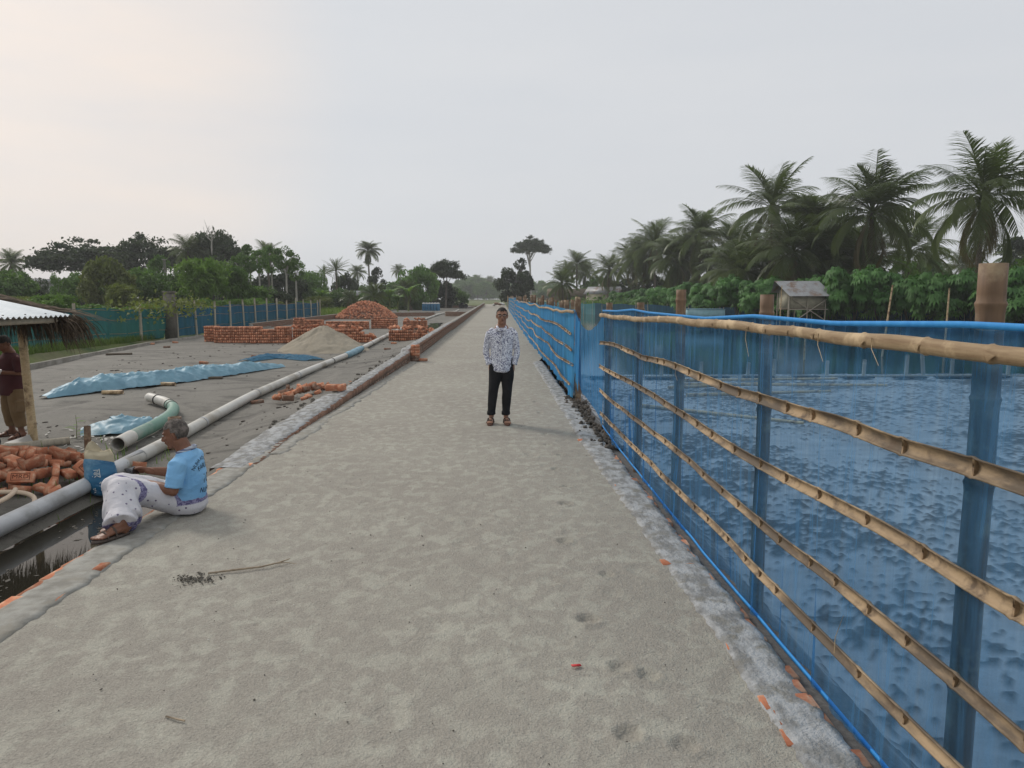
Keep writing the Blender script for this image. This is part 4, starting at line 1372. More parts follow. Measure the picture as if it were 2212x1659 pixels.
# broken brick rubble beside the roadside wall
rub = empty('brick_rubble', (-3.75, 14.7, -0.12))
tag(rub, 'small scatter of broken orange bricks against the low roadside wall', 'rubble')
for k in range(52):
    x, y = rb.gauss(-0.05, .38), rb.gauss(0, .55)
    s = rb.uniform(.35, .95)
    brick(rub, (x, y, 0.03 + 0.13 * math.exp(-((x / .35) ** 2 + (y / .6) ** 2)) * rb.uniform(.6, 1.2)), (rb.uniform(0, 3), rb.uniform(-.5, .5), rb.uniform(0, 3)), rb.random() < .3, 'brick_piece', (s, rb.uniform(.7, 1), rb.uniform(.7, 1)))
mb = MB()
for k in range(110):
    y = rb.uniform(10, 24); r = rb.uniform(.015, .05)
    x = float(road_l(y)) - 0.42 - abs(rb.gauss(0, .16)) - (.1 if y > 16 else 0)
    mb.ball((x, y, yz(x, y) + .01), (r * 1.4, r, r * .7), 6, 4, (rb.random(), rb.random(), rb.random() * 3))
o = mb.build('sand_clods', M['crumb']); tag(o, 'dark clods of wet sand along the foot of the low roadside wall', 'clods', kind='stuff')

# ---- blue tarpaulin laid over a long low ridge
def path_pts(pts, n):
    P = np.array(pts, float)
    s = np.concatenate([[0], np.cumsum(np.linalg.norm(np.diff(P, axis=0), axis=1))])
    t = np.linspace(0, s[-1], n)
    return np.stack([np.interp(t, s, P[:, k]) for k in range(P.shape[1])], -1), t


def tarp(name, label, pts, widths, heights, mat, seed, n=260, m=64, cat='tarpaulin', wrinkle=1.0):
    P, t = path_pts(pts, n)
    u = np.linspace(0, 1, n)
    w = np.interp(u, np.linspace(0, 1, len(widths)), widths)
    hgt = np.interp(u, np.linspace(0, 1, len(heights)), heights)
    T = np.gradient(P, axis=0); T /= np.linalg.norm(T, axis=1)[:, None]
    N = np.stack([-T[:, 1], T[:, 0]], -1)
    v = np.linspace(-1, 1, m)
    edge = 0.16 * (fbm(t * 1.2, t * 0, seed, 3) - .5)
    X = P[:, 0][:, None] + N[:, 0][:, None] * (w / 2 + edge)[:, None] * v[None]
    Y = P[:, 1][:, None] + N[:, 1][:, None] * (w / 2 + edge)[:, None] * v[None]
    prof = np.clip(1 - np.abs(v) ** 2.2, 0, 1)[None]
    A, B = t[:, None], v[None] * (w / 2)[:, None]
    big = 0.7 + 0.6 * fbm(A * 1.3, B * 0.8, seed + 1, 3)
    diag = np.abs(2 * ((A * 1.8 + B * 1.6 + 1.2 * fbm(A * 1.1, B * 2, seed + 2, 3)) % 1) - 1)
    folds = 0.05 * (diag ** 3 - .25) + 0.10 * (fbm(A * 5 + 3 * B, B * 5, seed + 3, 4) - .5) + 0.05 * np.maximum(0, 0.12 - np.abs(fbm(A * 2.5, B * 3.5, seed + 4, 3) - .5)) / .12
    rad = np.linspace(-1, 1, m)
    ridge = np.clip(1 - np.abs(2 * fbm(A * 1.3 + 2.6 * B, B * 1.6 - A * .5, seed + 7, 3) - 1), 0, 1) ** 7 + 0.7 * np.clip(1 - np.abs(2 * fbm(A * 3.0 - 4 * B, B * 2.2 + A * .8, seed + 8, 3) - 1), 0, 1) ** 8
    folds = folds * .5 + 0.050 * ridge
    Z = np.vectorize(lambda x, y: yz(x, y))(P[:, 0], P[:, 1])[:, None] + 0.012 + hgt[:, None] * prof * big + wrinkle * folds * (0.35 + 0.65 * prof) * np.clip(hgt[:, None] / .2, .25, 1) + 0.008
    Z = np.maximum(Z, np.vectorize(lambda x, y: yz(x, y))(P[:, 0], P[:, 1])[:, None] + 0.006 + 0.03 * fbm(A * 9, B * 9, seed + 5, 2))
    c = np.array((P[0, 0], P[0, 1], 0))
    i = (np.arange(n - 1)[:, None] * m + np.arange(m - 1)[None, :])
    o = obj(name, mesh_np(name, np.stack([X, Y, Z], -1).reshape(-1, 3) - c, np.stack([i, i + 1, i + m + 1, i + m], -1).reshape(-1, 4), True), mat, None, c)
    tag(o, label, cat)
    return o


M['tarp'] = simple('blue_tarpaulin', (0.12, 0.25, 0.33), (0.19, 0.36, 0.44), 2.5, 0.5, 0.3, 0.7, 0.25, 0.01, 18.0, None, 0.45, c3=(0.26, 0.43, 0.52), scale3=3.0)  # lightest tone stands for highlights, painted into the colour
M['tarp_net'] = net_mat('crumpled_blue_net', (0.05, 0.20, 0.33), 0.75, (.5, .7, .85), 0.3, 12.0)
tarp('tarpaulin', 'long crumpled sky blue tarpaulin laid over a low ridge on the yard', [(-9.35, 14.9), (-8.95, 15.9), (-8.2, 17.2), (-7.3, 19.0), (-6.25, 20.9)], [.35, .85, .95, .85, .75, .6, .3], [.05, .27, .30, .26, .22, .18, .07], M['tarp'], 5)
tarp('blue_net_cloth', 'loose heap of dark blue net spread before the sand heap', [(-7.9, 22.6), (-7.5, 24.3), (-6.6, 24.0), (-5.8, 23.0)], [.5, 1.0, 1.2, .6], [.05, .09, .06, .03], M['tarp_net'], 15, 80, 30, 'net', 1.4)
tarp('blue_net_cloth', 'small bundle of crumpled blue net beside the green hose pipe', [(-6.55, 11.3), (-6.15, 11.5), (-5.75, 11.9)], [.35, .7, .45], [.06, .14, .08], M['tarp'], 25, 60, 30, 'net', 2.2)
tarp('blue_net_cloth', 'thin strip of blue net trailing behind the green hose pipe', [(-5.75, 12.1), (-5.9, 12.8), (-6.05, 13.6)], [.12, .22, .12], [.05, .06, .03], M['tarp'], 35, 40, 14, 'net', 1.5)

# ---- pipes
M['pvc'] = simple('dirty_white_pipe', (0.50, 0.48, 0.43), (0.60, 0.585, 0.54), 1.6, 0.45, 0.3, 0.7, 0.1, 0.004, 20.0, None, 0.4, c3=(0.33, 0.29, 0.23), scale3=1.1)
M['pvc_grey'] = simple('grey_pipe', (0.42, 0.425, 0.43), (0.54, 0.545, 0.55), 2.0, 0.4, 0.3, 0.7, 0.1, 0.004, 20.0, None, 0.45, c3=(0.25, 0.24, 0.22), scale3=1.4)
M['rubber'] = simple('black_rubber', (0.012, 0.012, 0.012), (0.03, 0.03, 0.03), 8.0, 0.6)
pts = [(-4.60, 3.0), (-4.63, 6.4), (-4.66, 8.05), (-4.72, 8.98), (-4.75, 10.3), (-4.90, 12.75), (-5.02, 15.0), (-5.06, 19.4), (-4.98, 25.0), (-5.42, 34.5), (-5.94, 48.2), (-6.4, 78.0), (-6.0, 86), (-5.4, 92), (-5.6, 104)]
pipe = empty('delivery_pipe', (-4.63, 6.4, -0.3))
tag(pipe, 'long dirty white water pipe snaking over the yard to the puddle', 'pipe')
po = np.array((-4.63, 6.4, -0.3))
PP, tt = path_pts(pts, 220)
zc = np.array([float(yard_z(b)) + 0.085 for a, b in PP])
PP3 = np.column_stack([PP, zc])
for a, b, mt in ((0, 14, 'pvc_grey'), (13, 219, 'pvc')):
    mb = MB(); mb.tube(PP3[a:b + 1] - po, 0.088, 18); mb.build('tube', M[mt], pipe, True)
for yv in (11.9, 14.8, 18.3, 21.8, 26.8, 29.6):
    k = int(np.argmin(abs(PP[:, 1] - yv)))
    mb = MB(); d = PP3[k + 1] - PP3[k]; d /= np.linalg.norm(d)
    mb.tube([PP3[k] - po - d * .03, PP3[k] - po + d * .03], 0.095, 18); mb.build('coupling', M['rubber'] if yv > 21 else M['pvc_grey'], pipe, True)
k = int(np.argmin(abs(PP[:, 1] - 25.6)))
mb = MB(); q = PP3[k - 4:k + 4] - po
mb.tube(q, [.10, .115, .105, .12, .11, .118, .104, .1][:len(q)], 14); mb.build('blue_wrap', M['tarp'], pipe, True)
M['hose_green'] = simple('green_hose', (0.10, 0.22, 0.165), (0.17, 0.31, 0.24), 3.0, 0.5, 0.3, 0.7, 0.2, 0.004, 25.0, None, 0.4, c3=(0.27, 0.33, 0.28), scale3=2.0)
gp = empty('hose_pipe', (-5.3, 10.2, -0.32))
tag(gp, 'short curved green suction pipe with open mouth beside the white pipe', 'pipe')
gpts = [(-5.30, 10.0), (-5.36, 10.45), (-5.40, 11.2), (-5.50, 12.0), (-5.78, 12.9), (-6.25, 13.6), (-6.85, 14.2)]
Q = np.array(gpts); s = np.arange(len(Q))
tq = np.linspace(0, len(Q) - 1, 48)
C = np.column_stack([np.interp(tq, s, Q[:, 0]), np.interp(tq, s, Q[:, 1])])
for _ in range(6): C[1:-1] = (C[:-2] + C[1:-1] * 2 + C[2:]) / 4
C3 = np.column_stack([C, [float(yard_z(b)) + 0.125 for b in C[:, 1]]]) - np.array((-5.3, 10.2, -0.32))
def open_tube(mb, P, r, n=20, th=0.012):
    P = np.asarray(P)
    T = np.gradient(P, axis=0); T /= np.linalg.norm(T, axis=1)[:, None]
    A = np.cross(T, (0, 0, 1.0)); A /= np.linalg.norm(A, axis=1)[:, None]; B = np.cross(A, T)
    a = np.linspace(0, 2 * math.pi, n, endpoint=False)
    def ring(rad): return P[:, None] + (A[:, None] * np.cos(a)[None, :, None] + B[:, None] * np.sin(a)[None, :, None]) * rad
    V = np.concatenate([ring(r - th)[::-1], ring(r)], 0)
    m = len(V); i = np.arange(m)[:, None] * n; j = np.arange(n)[None]; k = (j + 1) % n; i2 = ((np.arange(m) + 1) % m)[:, None] * n
    mb.add(V.reshape(-1, 3), np.stack([i + j, i + k, i2 + k, i2 + j], -1).reshape(-1, 4))
for a, b, mt, r in ((0, 8, 'pvc', .100), (7, 36, 'hose_green', .096), (35, 47, 'pvc', .092)):
    mb = MB(); open_tube(mb, C3[a:b + 1], r); mb.build('tube', M[mt], gp, True)
for k in (34, 36, 43):
    mb = MB(); d = C3[k + 1] - C3[k]; d /= np.linalg.norm(d); mb.tube([C3[k] - d * .015, C3[k] + d * .015], .103, 18); mb.build('clamp', M['rubber'], gp, True)

# cream garden hose in a loop
M['hose'] = simple('cream_hose', (0.62, 0.47, 0.34), (0.68, 0.54, 0.40), 4.0, 0.5)
a = np.linspace(-0.4, 2 * math.pi + 0.5, 70)
loop = np.column_stack([-5.15 + 0.36 * np.cos(a) - 0.03 * a, 7.25 + 0.42 * np.sin(a), -0.30 + 0.02 * a + 0.03 * np.sin(a)])
tail = np.array([(-6.4, 6.5, -.33), (-5.9, 6.7, -.33), (-5.4, 6.95, -.32), (-5.1, 7.0, -.31)])
mb = MB(); mb.tube(loop - (-5.15, 7.25, -.3), 0.024, 10)
o = mb.build('garden_hose', M['hose'], None, True, (-5.15, 7.25, -.3)); tag(o, 'cream rubber hose lying in a loop beside the grey pipe', 'hose')

# ---- near pile of stamped bricks
np_ = empty('brick_pile', (-5.75, 8.7, -0.36))
tag(np_, 'jumbled pile of bright orange stamped bricks beside the blue sack', 'brick pile')
rp2 = random.Random(12)
pile = []
for k in range(300):
    x, y = rp2.gauss(0, .55), rp2.gauss(0, .50)
    if abs(x) > 1.15 or abs(y) > .95: continue
    hmax = 0.36 * math.exp(-((x / .75) ** 2 + (y / .62) ** 2))
    pile.append((x, y, 0.04 + hmax * rp2.uniform(.5, 1.0)))
pile = pile[:105]
for x, y, z in pile:
    brick(np_, (x, y, z), (rp2.choice([0, math.pi / 2]) + rp2.uniform(-.35, .35), rp2.uniform(-.4, .4), rp2.uniform(0, 3.1)))
M['ink'] = simple('stamp_shadow', (0.10, 0.035, 0.02), (0.14, 0.05, 0.03), 20.0, 0.95)  # shade of the pressed letters and frame, painted as a dark colour
frog = simple('stamp_face', (0.46, 0.17, 0.085), (0.52, 0.21, 0.11), 12.0, 0.9)
for (x, y, z, rot) in [(.42, -.70, .20, (1.15, .05, .30)), (.90, -.30, .17, (1.05, .95, .55)), (-.55, -.62, .16, (1.2, -.1, .1))]:
    bo_ = brick(np_, (x, y, z), rot, name='stamped_brick', scale=(1.08, 1.08, 1.08))
    mb = MB()
    for c, sz in (((0, .036, BH / 2 + .001), (.17, .005, .006)), ((0, -.036, BH / 2 + .001), (.17, .005, .006)), ((-.083, 0, BH / 2 + .001), (.005, .07, .006)), ((.083, 0, BH / 2 + .001), (.005, .07, .006))): mb.box(c, sz)
    mb.build('stamp_frame', M['ink'], bo_)
    add_text('MRD', 0.062, M['ink'], 'stamp_lettering', bo_, lambda u, v: (u * 1.15, v, BH / 2 + 0.004))

# ---- the blue feed sack
bag = empty('feed_sack', (-4.50, 8.15, -0.40))
tag(bag, 'bright blue woven sack with cream turned-down mouth and white lettering', 'sack')
M['sack'] = simple('blue_sack', (0.018, 0.11, 0.24), (0.035, 0.19, 0.34), 5.0, 0.4, 0.3, 0.7, 0.5, 0.012, 14.0, (1, 1, 3), 0.5, c3=(0.16, 0.33, 0.46), scale3=4.0)
M['sack_in'] = simple('cream_sack_lining', (0.50, 0.42, 0.28), (0.62, 0.54, 0.38), 6.0, 0.7, bump_s=0.5, bump_d=.01)
nth, nz_ = 48, 30
th = np.linspace(0, 2 * math.pi, nth, endpoint=False)
def sack_surface(t, a):
    """t height 0..1, a angle"""
    w = np.interp(t, [0, .06, .3, .6, .85, 1.0], [.125, .165, .185, .195, .19, .175])
    d = np.interp(t, [0, .06, .3, .6, .85, 1.0], [.10, .14, .155, .14, .10, .075])
    lean = -0.075 * t + 0.03 * t * t
    wr = 1 + 0.10 * (fbm(a * 1.3 + 2 * t, t * 9, 33, 3) - .5) + 0.05 * (fbm(a * 2.5, t * 22 + a, 34, 2) - .5)
    top = 0.47 + 0.05 * np.cos(a + 2.6) * sstep(.7, 1, t)
    return np.stack([w * np.cos(a) * wr + lean, d * np.sin(a) * wr, top * t], -1)
T_, A_ = np.meshgrid(np.linspace(0, 1, nz_), th, indexing='ij')
V = sack_surface(T_, A_)
i = np.arange(nz_ - 1)[:, None] * nth; j = np.arange(nth)[None]; k = (j + 1) % nth
mb = MB(); mb.add(V.reshape(-1, 3), np.stack([i + j, i + k, i + nth + k, i + nth + j], -1).reshape(-1, 4))
mb.add(np.vstack([V[0], V[0].mean(0)[None]]), (), [((a_ + 1) % nth, a_, nth) for a_ in range(nth)])
mb.build('body', M['sack'], bag, True)
mb = MB()
up = []
for lv, (hh, sc) in enumerate(((-.02, .98), (.04, 1.0), (.12, .80), (.04, .68), (-.12, .62))):
    r_ = V[-1].copy(); c_ = r_.mean(0)
    r_ = c_ + (r_ - c_) * (sc + 0.10 * (vnoise(th * 2, th * 0 + lv, 7) - .5))[:, None]
    r_[:, 2] += hh + (0.15 * np.clip(np.cos(th - 2.1), 0, 1) ** 3 + 0.06 * np.clip(np.cos(th + .3), 0, 1) ** 4) * (lv in (1, 2)) + .02 * (vnoise(th * 3, th * 0, 9 + lv) - .5)
    up.append(r_)
U_ = np.stack(up); i = np.arange(4)[:, None] * nth
mb.add(U_.reshape(-1, 3), np.stack([i + j, i + k, i + nth + k, i + nth + j], -1).reshape(-1, 4)); mb.build('mouth', M['sack_in'], bag, True)
# lettering on the sack, set sideways as printed; strokes follow the cloth
M['print'] = simple('white_print', (0.55, 0.6, 0.62), (0.68, 0.72, 0.73), 9.0, 0.6)
strokes_a = [[(0, 0), (1.0, 0)], [(.12, 0), (.12, -.55)], [(.12, -.25), (.30, -.12), (.34, -.5)], [(.48, 0), (.48, -.6)], [(.62, 0), (.62, -.6)], [(.95, -.05), (.72, -.3), (.95, -.55)], [(.82, -.72), (.86, -.76)]]
strokes_b = [[(0, 0), (.55, 0)], [(.08, 0), (.02, .2), (.2, .3), (.34, .12), (.3, -.45)], [(.3, -.1), (.12, -.35), (.3, -.5)], [(.62, -.5), (.66, -.54)], [(.72, 0), (.75, -.2), (.62, -.3)], [(.75, 0), (1.3, 0)], [(1.0, 0), (.95, -.4), (1.15, -.45)], [(1.22, .2), (1.2, -.5)], [(1.02, .18), (1.2, .25)]]
strokes_c = [[(0, 0), (.2, .1), (.2, -.3)], [(.35, 0), (.5, .1), (.5, -.3)], [(.7, 0), (.85, -.3)]]
def sack_print(strokes, t0, a0, sz):
    mb = MB()
    for st_ in strokes:
        P, _ = path_pts([(u, v) for u, v in st_], max(4, 6))
        pts_ = []
        for u, v in P:
            t_ = t0 - u * sz / 0.47; a_ = a0 + v * sz / 0.17
            p = sack_surface(np.array(t_), np.array(a_)); nrm = np.array((math.cos(a_), math.sin(a_), 0))
            pts_.append(p + nrm * 0.004)
        mb.tube(pts_, 0.0055, 5)
    return mb.build('lettering', M['print'], bag)
sack_print(strokes_a, .80, -1.62, .105); sack_print(strokes_b, .47, -1.42, .105); sack_print(strokes_c, .28, -2.1, .08)
bag.rotation_euler = (0, 0, .50); bag.scale = (.84, .84, .84)

# stakes and stump near the sack
for lab, x, y, h, r, mt in [('weathered bamboo stake standing behind the blue sack', -5.32, 9.3, .52, .042, 'bamboo_post'), ('cut brown stump standing behind the seated person', -4.62, 10.25, .46, .095, 'bamboo_post')]:
    zb_ = yz(x, y)
    o = hollow_post(0, 0, zb_ - .1, zb_ + h, r, 7, (.02, 0)).build('bamboo_stake', M[mt], None, True, (x, y, zb_ - .1)); tag(o, lab, 'stake')
# white timber board and leaf litter behind the pile
mb = MB(); mb.box((0, 0, 0), (.62, .13, .04)); o = mb.build('board', simple('raw_board', (.50, .42, .30), (.6, .52, .39), 5, .8, stretch=(1, 8, 8)), None, loc=(-5.9, 9.62, yz(-5.9, 9.6) + .05), rot=(0, .03, .12)); tag(o, 'pale raw board lying behind the pile of stamped bricks', 'board')
mb = MB()
for k in range(150):
    x, y = rb.gauss(-6.15, .45), rb.gauss(10.9, .75)
    a, s_ = rb.uniform(0, 3.1), rb.uniform(.02, .07)
    z = yz(x, y) + .012
    dx, dy = s_ * math.cos(a), s_ * math.sin(a)
    mb.add([(x - dx, y - dy, z), (x + dy * .35, y - dx * .35, z + .008), (x + dx, y + dy, z + .012), (x - dy * .35, y + dx * .35, z)], [(0, 1, 2, 3)])
o = mb.build('litter', simple('pale_litter', (.42, .40, .36), (.60, .58, .54), 7, .8)); tag(o, 'scraps of pale plastic and dry leaf littering the sand behind the sack', 'litter', kind='stuff')

# twig, shells and crumbs on the road
M['twig'] = simple('dry_twig', (.26, .20, .14), (.40, .32, .23), 20, .9)
tw = empty('twig', (-1.72, 4.75, .012)); tag(tw, 'thin forked dry twig lying on the sand road', 'twig')
mb = MB(); mb.tube([(-.22, -.07, 0), (-.05, -.02, .004), (.10, .03, .004), (.2, .10, .006), (.26, .16, .012)], [.006, .007, .006, .005, .003], 6); mb.build('stem', M['twig'], tw, True)
mb = MB(); mb.tube([(.17, .08, .006), (.25, .09, .012), (.33, .07, .008)], [.004, .003, .0015], 5); mb.build('branch', M['twig'], tw, True)
o = MB().tube([(-.05, 0, 0), (.05, -.04, .002)], .004, 5).build('twig', M['twig'], None, loc=(-1.42, 3.02, .008)); tag(o, 'tiny broken stick lying on the near sand', 'twig')
def road_crumb(n, mat, name, label, rmin, rmax, xr, yr, flat=.6, clus=None):
    mb = MB()
    for k in range(n):
        if clus: x, y = rb.gauss(clus[0], clus[2]), rb.gauss(clus[1], clus[3])
        else: x, y = rb.uniform(*xr), yr[0] + (yr[1] - yr[0]) * rb.random() ** 1.4
        r = rmin + (rmax - rmin) * rb.random() ** 2
        mb.ball((x, y, r * flat * .6 + .003), (r * rb.uniform(.8, 1.7), r * rb.uniform(.5, 1.1), r * flat), 6, 4, (rb.random(), rb.random(), rb.random() * 3))
    o = mb.build(name, mat); tag(o, label, name.split('_')[-1], kind='stuff'); return o
road_crumb(300, M['crumb'], 'sand_crumbs', 'small dark crumbs of soil scattered over the sand road', .002, .006, (-2.5, 1.1), (2.6, 12))
road_crumb(190, M['crumb'], 'soil_crumbs', 'dark patch of crumbled soil on the sand near the left kerb', .002, .0105, None, None, .6, (-2.0, 4.6, .07, .05))
road_crumb(120, simple('shell', (.6, .57, .5), (.7, .68, .62), 5, .6), 'shell_bits', 'tiny white shell bits scattered over the sand road', .002, .0055, (-2.5, 1.1), (2.6, 9), .5)
o = MB().box((0, 0, 0), (.05, .018, .004), (0, .1, .3)).build('wrapper', simple('red_wrapper', (.55, .03, .03), (.6, .05, .05), 5, .5), None, loc=(.39, 3.42, .012)); tag(o, 'scrap of red wrapper on the sand road', 'wrapper')

# crumbs, chips and drift on the yard and the puddle
mb = MB()
for k in range(900):
    x, y = rb.uniform(-12, -3.3), 9 + 24 * rb.random() ** 1.3
    if vnoise(x * .7, y * .5, 61) < .45: continue
    r = .008 + .03 * rb.random() ** 3
    mb.ball((x, y, yz(x, y) + r * .3), (r * rb.uniform(.8, 2), r, r * .5), 6, 4, (0, 0, rb.random() * 3))
o = mb.build('yard_crumbs', M['soil']); tag(o, 'dark crumbs and chips scattered over the wet yard sand', 'crumbs', kind='stuff')
mb = MB()
for k in range(420):
    x, y = rb.uniform(-4.4, -3.05), rb.uniform(3.6, 8.3)
    if vnoise(x * 2.2, y * 2.2, 62) < .55: continue
    a, s_ = rb.uniform(0, 3.1), .008 + .035 * rb.random() ** 2
    dx, dy = s_ * math.cos(a), s_ * math.sin(a)
    mb.add([(x - dx, y - dy, -.452), (x + dy * .5, y - dx * .5, -.4515), (x + dx, y + dy, -.452), (x - dy * .5, y + dx * .5, -.4515)], [(0, 1, 2, 3)])
o = mb.build('puddle_scum', M['crumb']); tag(o, 'flakes of scum drifting on the dark puddle', 'scum', kind='stuff')

# ---- open shed with tin roof at the left
shed = empty('tin_roof_shed', (-7.0, 10.8, -0.32))
tag(shed, 'open bamboo shed with white corrugated roof and hanging palm thatch', 'shed')
so = np.array((-7.0, 10.8, -0.32))
M['tin'] = simple('bright_tin', (0.60, 0.64, 0.66), (0.70, 0.74, 0.76), 3.0, 0.35, metallic=0.25, spec=.5, bump_s=0.05)
xs_ = np.linspace(-6.12, -9.6, 4)
ys_ = np.arange(5.2, 10.56, 0.016)
Xr, Yr = np.meshgrid(xs_, ys_)
Zr = 1.575 + (-6.12 - Xr) * 0.215 + 0.016 * np.sin(Yr * 2 * math.pi / 0.115) + (10.55 - Yr) * 0.004
n, m = Xr.shape
ii = (np.arange(n - 1)[:, None] * m + np.arange(m - 1)[None, :])
obj('roof_sheet', mesh_np('roof_sheet', np.stack([Xr - 0.03 * (Yr - 10.5), Yr, Zr], -1).reshape(-1, 3) - so, np.stack([ii, ii + 1, ii + m + 1, ii + m], -1).reshape(-1, 4), True), M['tin'], shed)
for k in range(12):
    yv = 10.5 - k * .45
    mb = MB(); mb.ball((-6.2 - 0.03 * (yv - 10.5) - so[0], yv - so[1], 1.612 - so[2]), (.014, .014, .008), 8, 4); mb.build('roof_screw', M['rubber'], shed)
for (x, y, z0, z1, lean, r) in [(-7.0, 10.85, -.45, 1.72, (.02, -.12), .062), (-9.3, 10.6, -.4, 2.15, (0, 0), .05), (-7.0, 5.6, -.45, 1.75, (0, 0), .05), (-9.3, 5.6, -.4, 2.15, (0, 0), .05)]:
    o = bamboo_pole([(0, 0, 0), (lean[0], lean[1], z1 - z0)], r, r * .85, .36, 12, seed=int(y * 3)).build('post', M['bamboo_pale'], shed, True); o.location = Vector((x, y, z0)) - Vector(so)
for (a, b) in [((-6.25, 5.3, 1.535), (-6.3, 10.45, 1.515)), ((-6.3, 10.3, 1.50), (-9.5, 10.4, 2.2)), ((-6.9, 5.3, 1.66), (-7.05, 10.5, 1.66))]:
    bamboo_pole([np.array(a) - so, np.array(b) - so], .04, .04, .35, 8, seed=4).build('rafter', M['bamboo_grey'], shed, True)
M['thatch'] = simple('dry_thatch', (0.045, 0.032, 0.022), (0.12, 0.085, 0.055), 14.0, 0.9, var=.2)
mb = MB()
for k in range(900):
    u = rb.random()
    x = -6.10 - 1.5 * u + rb.gauss(0, .05); y = 10.62 + rb.gauss(0, .12)
    z = 1.53 + (-6.12 - x) * .2 + rb.uniform(-.03, .03)
    ln = rb.uniform(.25, .62) * (1 if u > .12 else .8)
    dx = rb.gauss(.06, .09) + (.22 * rb.random() if u < .35 else 0); dy = rb.gauss(.05, .12)
    p0 = np.array((x, y, z)); p1 = p0 + (dx * .5, dy * .5, -ln * .42 + .04); p2 = p0 + (dx, dy, -ln)
    wv = np.array((rb.uniform(-1, 1), rb.uniform(-1, 1), 0)); wv = wv / np.linalg.norm(wv) * rb.uniform(.006, .012)
    mb.add(np.array([p0 - wv, p0 + wv, p1 + wv, p1 - wv, p2]) - so, [(0, 1, 2, 3)], [(3, 2, 4)])
for k in range(60):
    x = -6.2 - 1.6 * rb.random()
    p0 = np.array((x - .25, 10.66 + rb.gauss(0, .05), 1.62 + (-6.12 - x) * .215)); p2 = p0 + (.5 + .5 * rb.random(), rb.uniform(-.1, .3), -.16 - .08 * rb.random())
    p1 = (p0 + p2) / 2 + (0, 0, .05)
    wv = np.array((0, .012, .004))
    mb.add(np.array([p0 - wv, p0 + wv, p1 + wv, p1 - wv, p2]) - so, [(0, 1, 2, 3)], [(3, 2, 4)])
o = mb.build('thatch', M['thatch'], shed); o['kind'] = 'stuff'
o = bamboo_pole([(0, 0, 0), (1.9, 1.55, .02)], .06, .055, .5, 10, seed=8).build('bamboo_pole', M['bamboo_grey'], None, True, (-8.25, 9.1, -.29)); tag(o, 'grey bamboo pole lying on the ground at the foot of the shed post', 'pole')
# black bundle on the pole
bk = MB()
for c_, r_, a_ in (((0, 0, .10), .13, .4), ((.02, .05, .13), .11, 1.0), ((-.05, -.02, .16), .10, 1.5)):
    th_ = np.linspace(0, 2 * math.pi, 24)
    bk.tube([(c_[0] + r_ * math.cos(t), c_[1] + r_ * math.sin(t) * math.cos(a_), c_[2] + r_ * math.sin(t) * math.sin(a_)) for t in th_], .035, 8)
o = bk.build('rubber_tube_bundle', M['rubber'], None, True, (-7.08, 9.95, -.32)); tag(o, 'bundle of black rubber tubing on the ground by the shed pole', 'tubing')
mb = MB(); V = np.array([(-.3, 0, 0), (-.1, .02, .03), (.05, .05, .12), (.12, .03, .0), (-.05, -.08, .02), (.0, .15, .10)]); mb.add(V, (), [(0, 4, 1), (1, 4, 3), (1, 3, 2), (0, 1, 5), (1, 2, 5)])
o = mb.build('plastic_sheet', simple('white_sheet', (.5, .48, .44), (.6, .58, .54), 4, .6), None, loc=(-6.98, 10.6, yz(-6.9, 10.5) + .02)); tag(o, 'scrap of white sheeting at the foot of the shed post', 'sheet')

# ---- far end of the yard: sacks, pump, rubble
M['sack_far'] = simple('far_blue_sack', (0.03, 0.13, 0.24), (0.06, 0.20, 0.33), 3.0, 0.5)
M['sack_white'] = simple('white_sack', (.5, .5, .48), (.62, .62, .6), 3.0, .7)
names = ['leftmost', 'second from left', 'third from left', 'fourth from left', 'fifth from left', 'rightmost']
for row in range(2):
    for k in range(6):
        s_ = empty('cement_sack', (-10.3 + k * .40 + .05 * row, 101 + .5 * row, -.17)); tag(s_, f'{names[k]} blue sack with white top in the {"front" if row == 0 else "back"} row far down the yard', 'sack', 'blue sacks standing far down the yard')
        mb = MB(); mb.tube([(0, 0, 0), (0, 0, .1), (.01, 0, .5), (0, .02, .9), (0, 0, 1.0)], [.17, .2, .2, .19, .15], 12); mb.build('body', M['sack_far'], s_, True)
        mb = MB(); mb.tube([(0, 0, .98), (0, 0, 1.08), (.03, 0, 1.16)], [.16, .14, .06], 10); mb.build('top', M['sack_white'], s_, True)
pm = empty('pump_engine', (-5.6, 118, -.15)); tag(pm, 'dark diesel water pump standing by the pipe far down the yard', 'pump')
for nm, c_, sz in (('engine_block', (0, 0, .45), (.8, .5, .5)), ('fuel_tank', (-.1, 0, .85), (.5, .35, .25)), ('frame', (0, 0, .12), (1.3, .6, .1)), ('radiator', (-.6, 0, .5), (.25, .5, .6))):
    mb = MB(); mb.box(c_, sz, (0, 0, .1), .9); mb.build(nm, M['rubber'], pm)
for c_ in ((.5, -.32, .45), (-.3, -.32, .4)):
    mb = MB(); mb.tube([(c_[0], c_[1] - .05, c_[2]), (c_[0], c_[1] + .05, c_[2])], .32, 14); mb.build('flywheel', M['rubber'], pm, True)
mb = MB(); mb.tube([(.7, 0, .3), (1.6, .1, .25), (2.4, .1, .1)], .1, 10); mb.build('outlet', M['pvc'], pm, True)
rr_ = empty('sack_heap', (0.3, 136, 0.0)); tag(rr_, 'low heap of pale sacks lying at the far end of the road', 'sack heap')
for k in range(9):
    mb = MB(); mb.ball((rb.uniform(-1.2, 1.2), rb.uniform(-.6, .6), .25 + .3 * rb.random()), (.5, .35, .22), 10, 6, (0, 0, rb.random() * 3)); mb.build('sack', M['sack_white'] if k % 2 else M['brick_old'], rr_, True)

